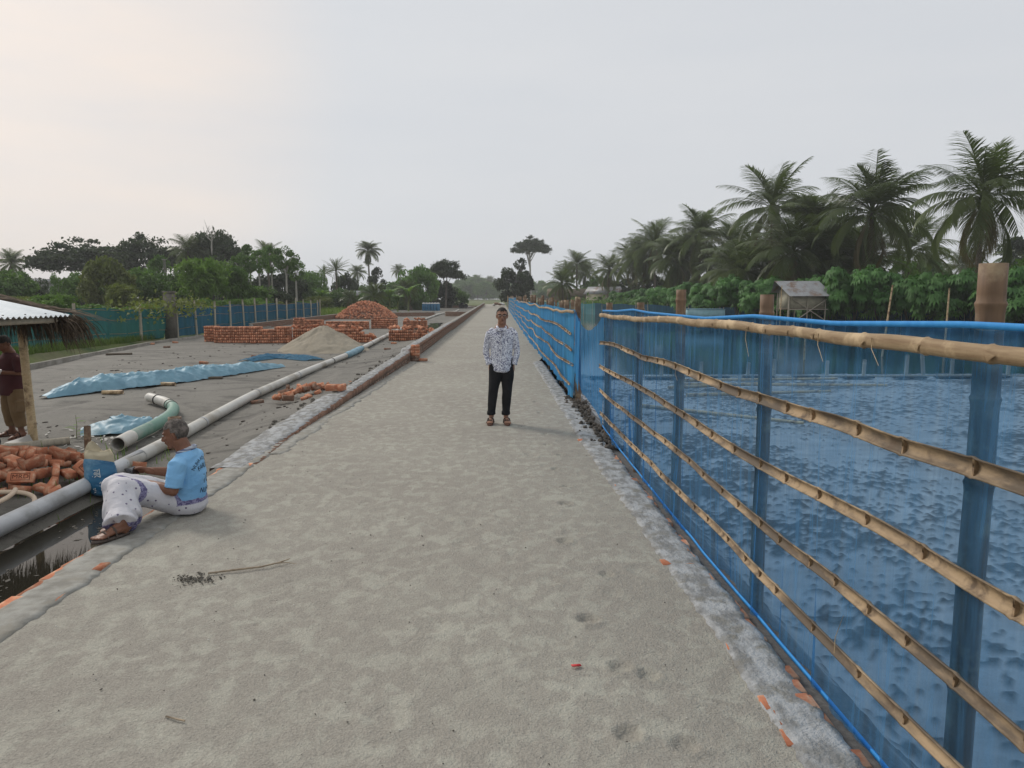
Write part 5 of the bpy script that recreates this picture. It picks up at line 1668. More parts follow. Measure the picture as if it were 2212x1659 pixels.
# ---- the tin hut on stilts in the pond, and the pale net cage beside it
hut = empty('stilt_hut', (23.6, 55.5, -0.6)); tag(hut, 'small stilt hut with rusty tin roof and sackcloth walls in the pond', 'hut')
M['tin_old'] = simple('rusty_tin', (0.29, 0.295, 0.30), (0.38, 0.385, 0.39), 2.0, 0.5, metallic=.2, c3=(.22, .15, .11), scale3=1.2)
M['sackcloth'] = simple('sackcloth', (0.36, 0.33, 0.25), (0.48, 0.44, 0.33), 2.0, 0.85, bump_s=.6, bump_d=.05, bump_scale=4.0)
hut.rotation_euler = (0, 0, .12); hut.scale = (.92, .92, .94)
def roof_plane(p00, p10, p01, p11, n, name, mat, amp=.022, pitch_n=34):
    u = np.linspace(0, 1, n); v = np.linspace(0, 1, 3)
    P = [[np.array(p00) * (1 - a) * (1 - b) + np.array(p10) * a * (1 - b) + np.array(p01) * (1 - a) * b + np.array(p11) * a * b + (0, 0, amp * math.sin(a * pitch_n * 2 * math.pi)) for a in u] for b in v]
    V = np.array(P).reshape(-1, 3); i = (np.arange(2)[:, None] * n + np.arange(n - 1)[None])
    return obj(name, mesh_np(name, V, np.stack([i, i + 1, i + n + 1, i + n], -1).reshape(-1, 4), True), mat, hut)
for a, b in ((-1.95, -.95), (-.97, .05), (.03, 1.02), (1.0, 2.05)):
    roof_plane((a - .0, -1.15, 2.62), (b, -1.15, 2.62), (a - .55, .45, 3.85), (b - .55, .45, 3.85), 70, 'roof_sheet', M['tin_old'], .018, 8)
roof_plane((-2.5, .45, 3.84), (1.5, .45, 3.84), (-2.1, 1.7, 2.9), (1.9, 1.7, 2.9), 120, 'roof_sheet', M['tin_old'])
for nm, c_, sz in (('wall_cloth', (-.05, -.55, 2.2), (3.0, .05, 1.15)), ('wall_cloth', (-1.62, .35, 2.35), (.05, 1.75, 1.5)), ('wall_cloth', (1.48, .35, 2.3), (.05, 1.75, 1.4)), ('wall_cloth', (-.05, 1.25, 2.3), (3.0, .05, 1.3)), ('platform', (-.05, .35, 1.56), (3.3, 2.1, .10))):
    mb = MB(); mb.box(c_, sz); mb.build(nm, M['sackcloth'] if nm == 'wall_cloth' else wood, hut)
for x in (-1.7, -.1, 1.5):
    for y_ in (-.68, 1.3):
        bamboo_pole([(x, y_, -.5), (x, y_, 2.9)], .05, .045, .4, 8, seed=3).build('post', M['bamboo_grey'], hut, True)
for a, b in (((-1.5, -.72, 2.4), (1.7, -.72, .55)), ((1.5, -.76, 2.35), (-1.3, -.76, .55)), ((-1.8, -.70, 1.55), (1.7, -.70, 1.55)), ((-2.0, -.95, .2), (-1.75, -.75, 2.9)), ((1.2, -.6, 1.9), (1.75, -.9, 2.7))):
    bamboo_pole([a, b], .045, .04, .4, 7, seed=5).build('brace', M['bamboo_grey'], hut, True)
cg = empty('net_cage', (16.6, 58, -.6)); tag(cg, 'pale blue net cage standing in the pond left of the tin hut', 'cage')
mb = MB(); mb.box((0, 0, 1.0), (3.0, 1.2, .85)); mb.build('net', simple('cage_net', (.20, .36, .40), (.28, .45, .5), 3, .6), cg)
mb = MB(); mb.box((0, 0, 1.44), (3.1, 1.3, .03)); mb.build('cover', M['tarp'], cg)
for x in (-1.4, 1.4):
    for y_ in (-.5, .5): bamboo_pole([(x, y_, -.6), (x, y_, 1.6)], .03, .03, .4, 6, seed=2).build('post', M['bamboo_grey'], cg)

# ---- houses among the trees
def house(name, label, loc, rz, w, d, h, rh, wall_m, roof_m, roof='gable', wins=2):
    e = empty(name, loc, rz); tag(e, label, 'house')
    mb = MB(); mb.box((0, 0, h / 2), (w, d, h)); mb.build('wall', wall_m, e)
    mb = MB(); o_ = .4
    V = [(-w / 2 - o_, -d / 2 - o_, h - .08), (w / 2 + o_, -d / 2 - o_, h - .08), (w / 2 + o_, d / 2 + o_, h - .08), (-w / 2 - o_, d / 2 + o_, h - .08), (-w / 2 - o_, 0, h + rh), (w / 2 + o_, 0, h + rh)]
    mb.add(V, [(0, 1, 5, 4), (2, 3, 4, 5), (3, 2, 1, 0)], [(0, 4, 3), (1, 2, 5)]); mb.build('roof', roof_m, e)
    for k in range(wins):
        x = (k + 1) / (wins + 1) * w - w / 2
        mb = MB(); mb.box((x, -d / 2 - .02, h * .55), (.9, .08, 1.0)); fr_ = mb.build('window', wood, e)
        mb = MB(); mb.box((x, -d / 2 - .07, h * .55), (.7, .03, .8)); mb.build('pane', M['rubber'], fr_)
    return e
plaster = simple('pale_plaster', (.42, .42, .40), (.52, .52, .50), 1.0, .9)
thatch_r = simple('thatch_roof', (.13, .105, .075), (.20, .165, .12), 3.0, .95, bump_s=.5)
house('house', 'pale plaster house half hidden by banana plants behind the brick heap', (-21.3, 100, -.1), .1, 4.2, 4, 2.0, .7, plaster, M['tin_old'])
house('house', 'grey concrete house glimpsed between the trees at the far left', (-56, 88, -.1), .3, 9, 6, 3.6, .4, simple('grey_plaster', (.30, .30, .29), (.38, .38, .37), 1.0, .9), M['tin_old'])
house('house', 'thatched hut under the young palm beyond the pond', (13.5, 140, .1), 0, 7, 4, 1.9, 1.3, thatch_r, thatch_r, wins=1)
house('house', 'tin roofed shack on the far bank right of the young palm', (19.5, 133, .1), -.5, 5.5, 4, 2.2, 1.3, M['sackcloth'], M['tin_old'], wins=1)

# utility pole among the left trees
up_ = empty('utility_pole', (-30.5, 68, -.2)); tag(up_, 'grey concrete utility pole rising among the left trees', 'pole')
mb = MB(); mb.tube([(0, 0, 0), (-.2, 0, 5.4)], [.17, .12], 10); mb.build('shaft', M['mortar_old'], up_, True)
mb = MB(); mb.box((-.2, 0, 5.42), (.3, .3, .06)); mb.build('cap', M['mortar_old'], up_)
# ------------------------------------------------------------------ people
def merge(dst, src, R=None, off=(0, 0, 0)):
    V = np.vstack(src.v)
    if R is not None: V = V @ np.asarray(R).T
    dst.add(V + np.array(off), np.vstack(src.q) if src.q else (), np.vstack(src.t) if src.t else ())


def rotm(x=0, y=0, z=0):
    return np.array(Euler((x, y, z)).to_matrix())


def head_shape():
    """head facing -Y, origin at its centre (between the ears), about 0.23 tall"""
    mb = MB()
    mb.ball((0, .012, .028), (.077, .096, .092), 20, 14)            # skull
    mb.ball((0, -.022, -.012), (.066, .074, .088), 18, 12)          # face
    mb.ball((0, -.036, -.068), (.050, .055, .046), 16, 10)          # jaw
    mb.ball((0, -.078, -.098), (.024, .018, .016), 10, 8)           # chin
    mb.tube([(0, -.092, .022), (0, -.104, -.004), (0, -.112, -.026)], [.009, .012, .016], 10, round_cap=True)
    for s in (-1, 1):
        mb.ball((s * .013, -.099, -.030), (.010, .010, .009), 8, 6)
        mb.ball((s * .033, -.076, .030), (.028, .014, .010), 10, 6)   # brow
        mb.ball((s * .040, -.070, -.018), (.024, .018, .020), 10, 8)  # cheek
        mb.ball((s * .078, .012, -.008), (.010, .020, .032), 10, 8, (0, s * .25, s * -.3))
    mb.ball((0, -.092, -.052), (.026, .012, .0075), 10, 6)
    mb.ball((0, -.090, -.064), (.022, .012, .0085), 10, 6)
    return mb


def eyes_mouth(parent, R, off, skin_dark):
    for s in (-1, 1):
        w = MB(); w.ball((s * .032, -.086, .010), (.0135, .008, .0065), 10, 6); t = MB(); merge(t, w, R, off); t.build('eye', M['eye_white'], parent, True)
        w = MB(); w.ball((s * .032, -.0925, .010), (.0055, .003, .0055), 8, 6); t = MB(); merge(t, w, R, off); t.build('iris', M['rubber'], parent, True)
        w = MB(); w.tube([(s * .016, -.094, .030), (s * .034, -.093, .036), (s * .052, -.082, .029)], [.0035, .0045, .0025], 6); t = MB(); merge(t, w, R, off); t.build('eyebrow', M['hair'], parent, True)
    w = MB(); w.tube([(-.024, -.0985, -.0575), (0, -.1045, -.0585), (.024, -.0985, -.0575)], [.0012, .0022, .0012], 6); t = MB(); merge(t, w, R, off); t.build('mouth', skin_dark, parent, True)


def hair_cap(parent, R, off, mat, keep, grow=1.0):
    mb = MB(); mb.ball((0, .016, .030), (.0825 * grow, .101 * grow, .0965 * grow), 40, 28)
    mb.ball((0, .016, .030), (.074, .092, .088), 40, 28)
    V, F = mb.data()
    half = len(V) // 2
    C = lambda f: V[f].mean(1)
    fq = F[0][keep(C(F[0]))]; ft = F[1][keep(C(F[1]))]
    V2 = V + np.random.default_rng(3).normal(0, .0016, V.shape)
    V2 = V2 @ np.asarray(R).T + np.array(off)
    return obj('hair', mesh_np('hair', V2, [fq, ft], True), mat, parent)


def hand_shape(curl=0.5, spread=.2):
    """left hand, wrist at origin, fingers along -Y, palm facing -Z, thumb towards -X; about 0.18 long"""
    mb = MB()
    mb.tube([(0, .03, 0), (0, -.01, 0), (0, -.05, 0), (0, -.088, -.002)], [.026, .034, .041, .040], 12, flat=.42, up=(0, 0, 1), round_cap=True)
    for k, (x, ln) in enumerate(((-.029, .070), (-.010, .078), (.010, .073), (.028, .058))):
        a = curl * (0.5 + .1 * k)
        p = np.array((x, -.085, -.002)); d = np.array((x * spread * 3, -1, 0)); d /= np.linalg.norm(d)
        pts = [p - d * .015, p]
        ang = 0
        for seg in (.45, .32, .25):
            ang += a
            q = pts[-1] + ln * seg * np.array((d[0] * math.cos(ang), d[1] * math.cos(ang), -math.sin(ang)))
            pts.append(q)
        mb.tube(pts, [.0092, .0092, .0086, .008, .007], 8, round_cap=True)
    mb.tube([(-.020, -.015, -.004), (-.040, -.040, -.014), (-.050, -.066, -.026), (-.046, -.088, -.036)], [.015, .0125, .0105, .0085], 8, round_cap=True)
    return mb


def foot_shape():
    """foot pointing -Y, sole at z=0, heel at origin"""
    mb = MB()
    mb.tube([(0, .02, .035), (0, -.04, .034), (0, -.10, .028), (0, -.165, .018)], [.034, .036, .042, .045], 12, flats=[.9, .85, .6, .38], up=(0, 0, 1), round_cap=True)
    mb.tube([(0, .0, .02), (0, -.01, .09)], [.034, .036], 12, round_cap=True)
    mb.tube([(0, -.02, .075), (0, -.10, .040)], [.032, .028], 10, round_cap=True)
    for k, (x, y, ln, r) in enumerate(((-.030, -.185, .045, .014), (-.010, -.190, .040, .0105), (.008, -.186, .036, .0098), (.024, -.178, .032, .0092), (.038, -.166, .028, .0085))):
        mb.tube([(x, y + .02, .014), (x * 1.05, y - ln * .5, .012), (x * 1.08, y - ln, .010)], r, 8, round_cap=True)
    return mb


def sandal(parent, R, off, sole_m, strap_m, mirror=1):
    root = None
    mb = MB()
    n = 24
    a = np.linspace(0, 2 * math.pi, n, endpoint=False)
    ys = -.105 - .148 * np.cos(a); w = .040 + .012 * np.clip(np.cos(a), -1, 1)
    xs_ = w * np.sin(a)
    for z0, z1 in ((-.022, .0),):
        V = np.vstack([np.stack([xs_, ys, 0 * xs_ + z0], -1), np.stack([xs_, ys, 0 * xs_ + z1], -1), [(0, -.105, z0), (0, -.105, z1)]])
        mb.add(V, [(i, (i + 1) % n, n + (i + 1) % n, n + i) for i in range(n)], [((i + 1) % n, i, 2 * n) for i in range(n)] + [(n + i, n + (i + 1) % n, 2 * n + 1) for i in range(n)])
    t = MB(); merge(t, mb, R, off)
    so_ = t.build('sandal', sole_m, parent)
    for P, r in (([(-.052, -.150, .0), (-.030, -.155, .040), (.010, -.160, .042), (.050, -.150, .0)], .012), ([(-.045, -.085, .0), (-.036, -.09, .055), (.0, -.10, .068), (.036, -.09, .055), (.045, -.085, .0)], .013), ([(-.050, -.140, .005), (-.02, -.12, .050), (.04, -.09, .045)], .010)):
        P = np.array(P)
        s_ = np.linspace(0, len(P) - 1, 14)
        Q = np.stack([np.interp(s_, np.arange(len(P)), P[:, k]) for k in range(3)], -1)
        m_ = MB(); m_.tube(Q, r, 8, flat=.35, up=(0, 1, 0)); t = MB(); merge(t, m_, R, off); t.build('strap', strap_m, so_, True)
    return so_


M['eye_white'] = simple('eye_white', (.55, .52, .48), (.6, .57, .53), 5, .4)
M['hair'] = simple('black_hair', (.012, .010, .009), (.03, .025, .022), 90.0, .75, bump_s=.6, bump_d=.004)
M['hair_grey'] = simple('greying_hair', (.045, .038, .033), (.14, .12, .105), 70.0, .9, .3, .7, bump_s=.7, bump_d=.004, c3=(.20, .17, .15), scale3=16.0)
M['skin'] = simple('brown_skin', (.27, .135, .083), (.33, .17, .105), 9.0, .5, spec=.4, bump_s=.1, bump_d=.002)
M['skin_deep'] = simple('deep_brown_skin', (.175, .076, .042), (.225, .10, .058), 9.0, .48, spec=.4, bump_s=.1, bump_d=.002)
M['lip'] = simple('lip', (.10, .04, .03), (.13, .05, .04), 9, .6)
M['sole'] = simple('brown_sole', (.16, .08, .055), (.22, .11, .08), 9, .8)
M['strap'] = simple('brown_strap', (.045, .030, .022), (.075, .05, .038), 9, .7)
M['sandal_dark'] = simple('dull_sandal', (.075, .058, .048), (.11, .085, .07), 9, .8)


def shirt_print_mat():
    m, nt, bs, out = new_mat('paisley_shirt')
    tc = nd(nt, 'ShaderNodeTexCoord')
    no = nd(nt, 'ShaderNodeTexNoise', Scale=34.0, Detail=2.5, Roughness=.6, Distortion=2.2)
    nt.links.new(tc.outputs['Object'], no.inputs['Vector'])
    mr = nd(nt, 'ShaderNodeMapRange'); mr.inputs['From Min'].default_value = .49; mr.inputs['From Max'].default_value = .55
    nt.links.new(no.outputs['Fac'], mr.inputs['Value'])
    col = mixc(nt, mr.outputs['Result'], (.78, .79, .84), (.13, .135, .22))
    nt.links.new(col, bs.inputs['Base Color']); bs.inputs['Roughness'].default_value = .85
    _, r = noise_fac(nt, 9, 3, .5, 0, 1)
    bump(nt, bs, r, .4, .02)
    return m


def wrinkle(me, amp, sc, seed, zs=1.0):
    V = get_v(me).astype(float)
    nrm = np.empty(len(V) * 3, np.float32); me.vertices.foreach_get('normal', nrm); nrm = nrm.reshape(-1, 3)
    d = fbm(V[:, 0] * sc + V[:, 2] * sc * .7, V[:, 2] * sc * zs + V[:, 1] * sc, seed, 3) - .5
    set_v(me, V + nrm * (amp * 2 * d)[:, None])
    return me


# ---- the person standing on the road
man = empty('person', (0.055, 10.42, 0.006))
tag(man, 'person in white paisley shirt and black jeans standing on the road, hands in pockets', 'person')
b = MB()
merge(b, head_shape(), None, (.008, 0, 1.560))
b.tube([(0, .02, 1.34), (.004, .012, 1.42), (.008, .008, 1.50)], [.075, .060, .060], 14)
b.tube([(0, 0, .93), (0, 0, 1.0), (0, 0, 1.15), (0, .01, 1.30), (0, .01, 1.36)], [.12, .13, .14, .155, .11], 16, flat=.6, up=(0, 1, 0), round_cap=True)
for s, hx, kx, ax in ((-1, -.09, -.125, -.152), (1, .085, .075, .062)):
    b.tube([(hx, 0, .86), (hx, 0, .78), (kx, -.008, .45), ((kx + ax) / 2, .01, .30), (ax, .02, .08)], [.08, .085, .055, .05, .034], 12, round_cap=True)
    sh = s * .165
    b.tube([(sh, .01, 1.33), (s * .222, .03, 1.06), (s * .178, -.015, .88)], [.045, .038, .028], 10, round_cap=True)
    hR = rotm(-1.45, 0, s * .35) @ np.diag((s, 1, 1)) if s < 0 else rotm(-1.45, 0, s * .35)
    h = hand_shape(.25)
    V0 = np.vstack(h.v)
    merge(b, h, rotm(0, 0, s * 1.3) @ rotm(1.5, 0, 0) @ np.diag((-s, .9, .9)), (s * .168, -.005, .872))
    merge(b, foot_shape(), rotm(0, 0, -s * -.10 if s < 0 else .12) @ np.diag((-s, 1, 1)), (ax, .045, .022))
obj('body', remesh(b, .0058, 3, .5, 'body'), M['skin'], man)
eyes_mouth(man, np.eye(3), (.008, 0, 1.560), M['lip'])
hair_cap(man, np.eye(3), (.008, 0, 1.560), M['hair'], lambda c: (c[:, 2] > .066 + np.clip(-c[:, 1] - .03, 0, 1) * .45 - .02 * (np.abs(c[:, 0]) < .022)) | ((c[:, 1] > .005) & (c[:, 2] > -.035 - (c[:, 1] > .05) * .03) & ((c[:, 1] > .035) | (c[:, 2] > .022))), 1.0)
tr = MB()
tr.tube([(0, .005, .98), (0, .005, .90), (-.005, .005, .82), (-.005, .005, .74)], [.155, .172, .182, .165], 20, flat=.66, up=(0, 1, 0), round_cap=False)
for s, hx, kx, ax in ((-1, -.092, -.128, -.152), (1, .085, .075, .062)):
    tr.tube([(hx, .005, .82), (hx, .0, .70), ((hx + kx) / 2, -.006, .56), (kx, -.010, .44), ((kx + ax) / 2, .008, .28), (ax, .018, .150)], [.094, .093, .080, .069, .063, .056], 16)
    tr.tube([(ax, .018, .182), (ax, .018, .172), (ax, .018, .134), (ax, .018, .124)], [.058, .064, .065, .058], 16)
me = wrinkle(remesh(tr, .007, 3, .5, 'trousers'), .007, 9, 5, .6)
obj('trousers', me, simple('black_denim', (.007, .007, .008), (.018, .018, .02), 5.0, .85, bump_s=.4, bump_d=.006, bump_scale=40.0), man)
sh_ = MB()
sh_.tube([(0, -.004, .780), (0, -.004, .80), (0, -.004, .90), (0, 0, 1.02), (0, 0, 1.14), (0, .004, 1.25), (0, .008, 1.325), (0, .01, 1.365), (.002, .012, 1.395)], [.150, .156, .158, .156, .164, .180, .176, .140, .075], 26, flats=[.84, .84, .80, .74, .68, .62, .60, .64, .8], up=(0, 1, 0))
sh_.ball((0, -.02, .785), (.125, .118, .045), 20, 10)
for s in (-1, 1):
    sh_.tube([(s * .135, .01, 1.345), (s * .174, .012, 1.305), (s * .204, .02, 1.18), (s * .226, .03, 1.05), (s * .208, .005, .96), (s * .188, -.018, .895)], [.055, .060, .051, .046, .043, .040], 14, round_cap=True)
    sh_.tube([(s * .190, -.018, .900), (s * .178, -.018, .866)], [.046, .044], 12)
me = wrinkle(remesh(sh_, .007, 3, .5, 'shirt'), .008, 8, 7, .8)
shirt_m = shirt_print_mat()
shirt = obj('shirt', me, shirt_m, man)
# collar: two wings, dark inside band, white placket edge
for s in (-1, 1):
    mb = MB(); mb.add([(s * .010 + .002, -.108, 1.345), (s * .072, -.098, 1.352), (s * .080, -.035, 1.412), (s * .062, -.052, 1.432), (s * .045, -.070, 1.415)], (), [(0, 1, 4), (1, 2, 4), (2, 3, 4)])
    o = mb.build('collar', shirt_m, shirt); sd = o.modifiers.new('t', 'SOLIDIFY'); sd.thickness = .005
    mb = MB(); mb.tube([(s * .062, .0, 1.425), (s * .055, -.045, 1.405), (s * .030, -.078, 1.368), (s * .006, -.096, 1.335)], [.012, .014, .013, .008], 8, flat=.4); mb.build('collar_lining', M['strap'], shirt, True)
mb = MB(); mb.tube([(.002, -.117, 1.32), (.002, -.126, 1.2), (.002, -.124, 1.0), (.002, -.126, .85), (.002, -.118, .765)], .0125, 8, flat=.3, up=(0, 1, 0)); mb.build('placket', shirt_m, shirt, True)
for s, ax in ((-1, -.152), (1, .062)):
    sandal(man, rotm(0, 0, -s * -.10 if s < 0 else .12), (ax, .045, .020), M['sole'], M['strap'])
gl = empty('spectacles', (.008, 0, 1.560)); gl.parent = man
for s in (-1, 1):
    pts = [(s * .034 + .026 * math.copysign(abs(math.cos(t)) ** .6, math.cos(t)), -.104, .010 + .018 * math.copysign(abs(math.sin(t)) ** .7, math.sin(t))) for t in np.linspace(0, 2 * math.pi, 25)]
    mb = MB(); mb.tube(pts, .0036, 6, cap=False); mb.build('rim', M['rubber'], gl, True)
    mb = MB(); mb.tube([(s * .060, -.104, .020), (s * .080, -.07, .018), (s * .083, .01, .012)], .0028, 6); mb.build('temple', M['rubber'], gl, True)
mb = MB(); mb.tube([(-.010, -.104, .016), (.010, -.104, .016)], .003, 6); mb.build('bridge', M['rubber'], gl, True)

# ---- the person seated on the kerb: local axes x = forward, y = left, z = up
SIT_O, SIT_A = np.array((-2.735, 6.12, 0.012)), math.radians(184)
sit = empty('person', tuple(SIT_O), SIT_A)
sit_R = rotm(0, 0, -SIT_A)
def w2l(p): return sit_R @ (np.array(p, float) - SIT_O)
LEG = {1: [(-2.70, 6.02, .10), (-3.03, 5.69, .315), (-2.90, 5.435, .085)], -1: [(-2.76, 6.22, .10), (-3.12, 5.86, .31), (-2.95, 5.61, .085)]}
FOOT_Z = rotm(0, 0, -.585 - SIT_A)
tag(sit, 'person in sky blue shirt and white checked wrap seated on the kerb with a phone', 'person')
fwd = rotm(0, 0, math.pi / 2)                    # turns a shape facing -Y to face +X
hR = fwd @ rotm(.24, 0, 0)
hO = (.018, 0, .672)
b = MB()
merge(b, head_shape(), hR, hO)
b.tube([(-.065, 0, .48), (-.045, 0, .55), (-.008, 0, .625)], [.080, .064, .066], 14)
b.tube([(-.02, 0, .10), (-.05, 0, .22), (-.07, 0, .36), (-.07, 0, .46)], [.16, .15, .16, .12], 16, flat=.7, up=(1, 0, 0), round_cap=True)
ARM = {1: [(-.065, .200, .445), (-.035, .262, .245), (.270, .150, .300)], -1: [(-.065, -.200, .445), (.050, -.235, .275), (.290, -.060, .345)]}
for s in (1, -1):
    p = ARM[s]
    b.tube([p[0], (np.array(p[0]) + p[1]) / 2, p[1]], [.056, .052, .046], 12, round_cap=True)
    mid = (np.array(p[1]) + p[2]) / 2
    b.tube([p[1], np.array(p[1]) * .65 + np.array(p[2]) * .35, mid * .5 + np.array(p[2]) * .5, p[2]], [.045, .047, .036, .029], 12, round_cap=True)
    h_, k_, a_ = [w2l(q) for q in LEG[s]]
    b.tube([h_, h_ * .5 + k_ * .5, k_], [.080, .070, .056], 12, round_cap=True)
    b.tube([k_, k_ * .6 + a_ * .4, a_], [.054, .052, .034], 12, round_cap=True)
    merge(b, foot_shape(), FOOT_Z @ np.diag((s, 1, 1)), w2l((LEG[s][2][0] + .015, LEG[s][2][1] + .025, .040)))
# hands closed on the phone
d1 = np.array((.36, .04, .335)) - np.array(ARM[1][2])
merge(b, hand_shape(.75, .05), rotm(0, 0, math.pi / 2 - .55) @ rotm(-.25, 1.15, 0) @ np.diag((1, 1, 1)), (.262, .152, .302))
merge(b, hand_shape(.65, .05), rotm(0, 0, math.pi / 2 + .25) @ rotm(-.20, -1.0, 0) @ np.diag((-1, 1, 1)), (.285, -.062, .347))
obj('body', remesh(b, .0056, 3, .5, 'body'), M['skin_deep'], sit)
eyes_mouth(sit, hR, hO, M['lip'])
hair_cap(sit, hR, hO, M['hair_grey'], lambda c: (c[:, 2] > .058 + np.clip(-c[:, 1] - .05, 0, 1) * .5) | ((c[:, 1] > .0) & (c[:, 2] > -.045) & ((c[:, 1] > .030) | (c[:, 2] > .018))), 1.02)


def seat_shirt_mat():
    m, nt, bs, out = new_mat('sky_blue_shirt')
    tc = nd(nt, 'ShaderNodeTexCoord'); sx = nd(nt, 'ShaderNodeSeparateXYZ'); nt.links.new(tc.outputs['Object'], sx.inputs[0])
    f, r = noise_fac(nt, 4.0, 3, .5, .35, .65)
    blue = mixc(nt, f, (.18, .42, .70), (.235, .49, .76))
    no = nd(nt, 'ShaderNodeTexNoise', Scale=16.0, Detail=2.0, Distortion=2.5); nt.links.new(tc.outputs['Object'], no.inputs['Vector'])
    mr = nd(nt, 'ShaderNodeMapRange'); mr.inputs['From Min'].default_value = .50; mr.inputs['From Max'].default_value = .56; nt.links.new(no.outputs['Fac'], mr.inputs['Value'])
    front = mixc(nt, mr.outputs['Result'], (.62, .63, .60), (.33, .38, .40))
    ad = nd(nt, 'ShaderNodeMath', operation='ABSOLUTE'); nt.links.new(sx.outputs['Y'], ad.inputs[0])
    lt_ = nd(nt, 'ShaderNodeMath', operation='LESS_THAN'); nt.links.new(ad.outputs[0], lt_.inputs[0]); lt_.inputs[1].default_value = .155
    gt = nd(nt, 'ShaderNodeMath', operation='GREATER_THAN'); nt.links.new(sx.outputs['X'], gt.inputs[0]); gt.inputs[1].default_value = -.005
    mu = nd(nt, 'ShaderNodeMath', operation='MULTIPLY'); nt.links.new(lt_.outputs[0], mu.inputs[0]); nt.links.new(gt.outputs[0], mu.inputs[1])
    col = mixc(nt, mu.outputs[0], blue, front)
    nt.links.new(col, bs.inputs['Base Color']); bs.inputs['Roughness'].default_value = .8
    _, r2 = noise_fac(nt, 9, 4, .6, 0, 1, (1, 1, 2.2)); bump(nt, bs, r2, .55, .02)
    return m


ss = MB()
ss.tube([(-.040, 0, .085), (-.045, 0, .14), (-.055, 0, .24), (-.066, 0, .34), (-.072, 0, .43), (-.070, 0, .485), (-.062, 0, .515), (-.055, 0, .54)], [.185, .192, .190, .190, .190, .165, .125, .075], 28, flats=[.80, .84, .84, .76, .66, .64, .68, .85], up=(1, 0, 0))
ss.ball((.045, 0, .19), (.105, .135, .115), 18, 12)
for s in (1, -1):
    p = ARM[s]
    e = np.array(p[1]); sh0 = np.array(p[0])
    ss.tube([sh0 + (0, -s * .05, .015), sh0 + (0, s * .005, 0), (sh0 + e) / 2 + (0, s * .01, 0), e + (sh0 - e) * .12], [.062, .078, .073, .070], 16)
me = wrinkle(remesh(ss, .0068, 3, .5, 'shirt'), .009, 7, 9, 2.2)
sshirt = obj('shirt', me, seat_shirt_mat(), sit)
mb = MB()
a = np.linspace(-2.2, 2.2, 24)
mb.tube([(-.058 - .078 * math.cos(t) * .95, .080 * math.sin(t), .548 - .030 * (1 - math.cos(t)) + .012) for t in a], .020, 8, flat=1.0)
mb.build('collar', simple('striped_collar', (.50, .54, .58), (.10, .12, .22), 26, .8, .45, .55, stretch=(.3, .3, 3)), sshirt, True)
bvh = BVHTree.FromPolygons([v.co.copy() for v in me.vertices], [tuple(p.vertices) for p in me.polygons])
M['shirt_ink'] = simple('navy_print', (.006, .008, .02), (.01, .012, .03), 9, .7)
def on_back(u, v, zc, roll=0.0):
    o_ = Vector((-.7, -u, zc + v)); hit = bvh.ray_cast(o_, Vector((1, 0, 0)))
    if hit[0] is None: return (-.2, -u, zc + v)
    return tuple(hit[0] + hit[1] * .0025)
def arc(u, v, R, zc):
    t = u / R
    return on_back((R + v) * math.sin(t), (R + v) * math.cos(t) - R, zc)
add_text('NUHA ACADEMY', .042, M['shirt_ink'], 'lettering', sshirt, lambda u, v: arc(u, v, .17, .458))
add_text('FARUK', .060, M['shirt_ink'], 'lettering', sshirt, lambda u, v: arc(u, v, .22, .395))
add_text('10', .115, M['shirt_ink'], 'lettering', sshirt, lambda u, v: on_back(u, v, .285))
add_text('NUHA', .062, M['shirt_ink'], 'lettering', sshirt, lambda u, v: arc(u, v, -.30, .185))

def lungi_mat():
    m, nt, bs, out = new_mat('printed_wrap')
    tc = nd(nt, 'ShaderNodeTexCoord')
    vo = nd(nt, 'ShaderNodeTexVoronoi', Scale=17.0, Randomness=.45); nt.links.new(tc.outputs['Object'], vo.inputs['Vector'])
    lt_ = nd(nt, 'ShaderNodeMath', operation='LESS_THAN'); nt.links.new(vo.outputs['Distance'], lt_.inputs[0]); lt_.inputs[1].default_value = .15
    col = mixc(nt, lt_.outputs[0], (.60, .58, .60), (.15, .12, .19))
    at = nd(nt, 'ShaderNodeAttribute', attribute_name='band')
    f, r = noise_fac(nt, 40.0, 2, .5, .45, .55, dist=1.5)
    band = mixc(nt, f, (.10, .085, .19), (.27, .25, .38))
    col = mixc(nt, at.outputs['Fac'], col, band)
    nt.links.new(col, bs.inputs['Base Color']); bs.inputs['Roughness'].default_value = .85
    _, r2 = noise_fac(nt, 7, 4, .6, 0, 1, (1, 2.5, 1)); bump(nt, bs, r2, .6, .02)
    return m


lg = MB()
lg.tube([(-.035, 0, .012), (-.038, 0, .06), (-.040, 0, .13), (-.042, 0, .165)], [.185, .205, .198, .180], 26, flats=[.85, .88, .86, .84], up=(1, 0, 0))
for s in (1, -1):
    h_, k_, a_ = [w2l(q) for q in LEG[s]]
    up = np.array((0, 0, .015))
    lg.tube([h_, h_ * .6 + k_ * .4 + up, h_ * .2 + k_ * .8 + up, k_ + up], [.105, .106, .098, .088], 18, round_cap=True)
    e_ = a_ + (0, 0, .022)
    lg.tube([k_ + up, k_ * .6 + e_ * .4, k_ * .25 + e_ * .75, e_], [.088, .094, .106, .122], 18)
hm, km, am = [(w2l(LEG[1][q]) + w2l(LEG[-1][q])) / 2 for q in range(3)]
lg.tube([hm, hm * .5 + km * .5, km], [.14, .14, .13], 16, flat=.78, up=(0, 0, 1), round_cap=True)
lg.tube([km, km * .5 + am * .5 + (0, 0, .02), am + (0, 0, .03)], [.13, .135, .14], 16, flat=.85, up=(0, 1, 0))
me = remesh(lg, .0075, 9, .5, 'wrap')
V = get_v(me).astype(float)
Wd = V @ np.array(rotm(0, 0, SIT_A)).T + SIT_O
shin = (Wd[:, 1] < 5.80)
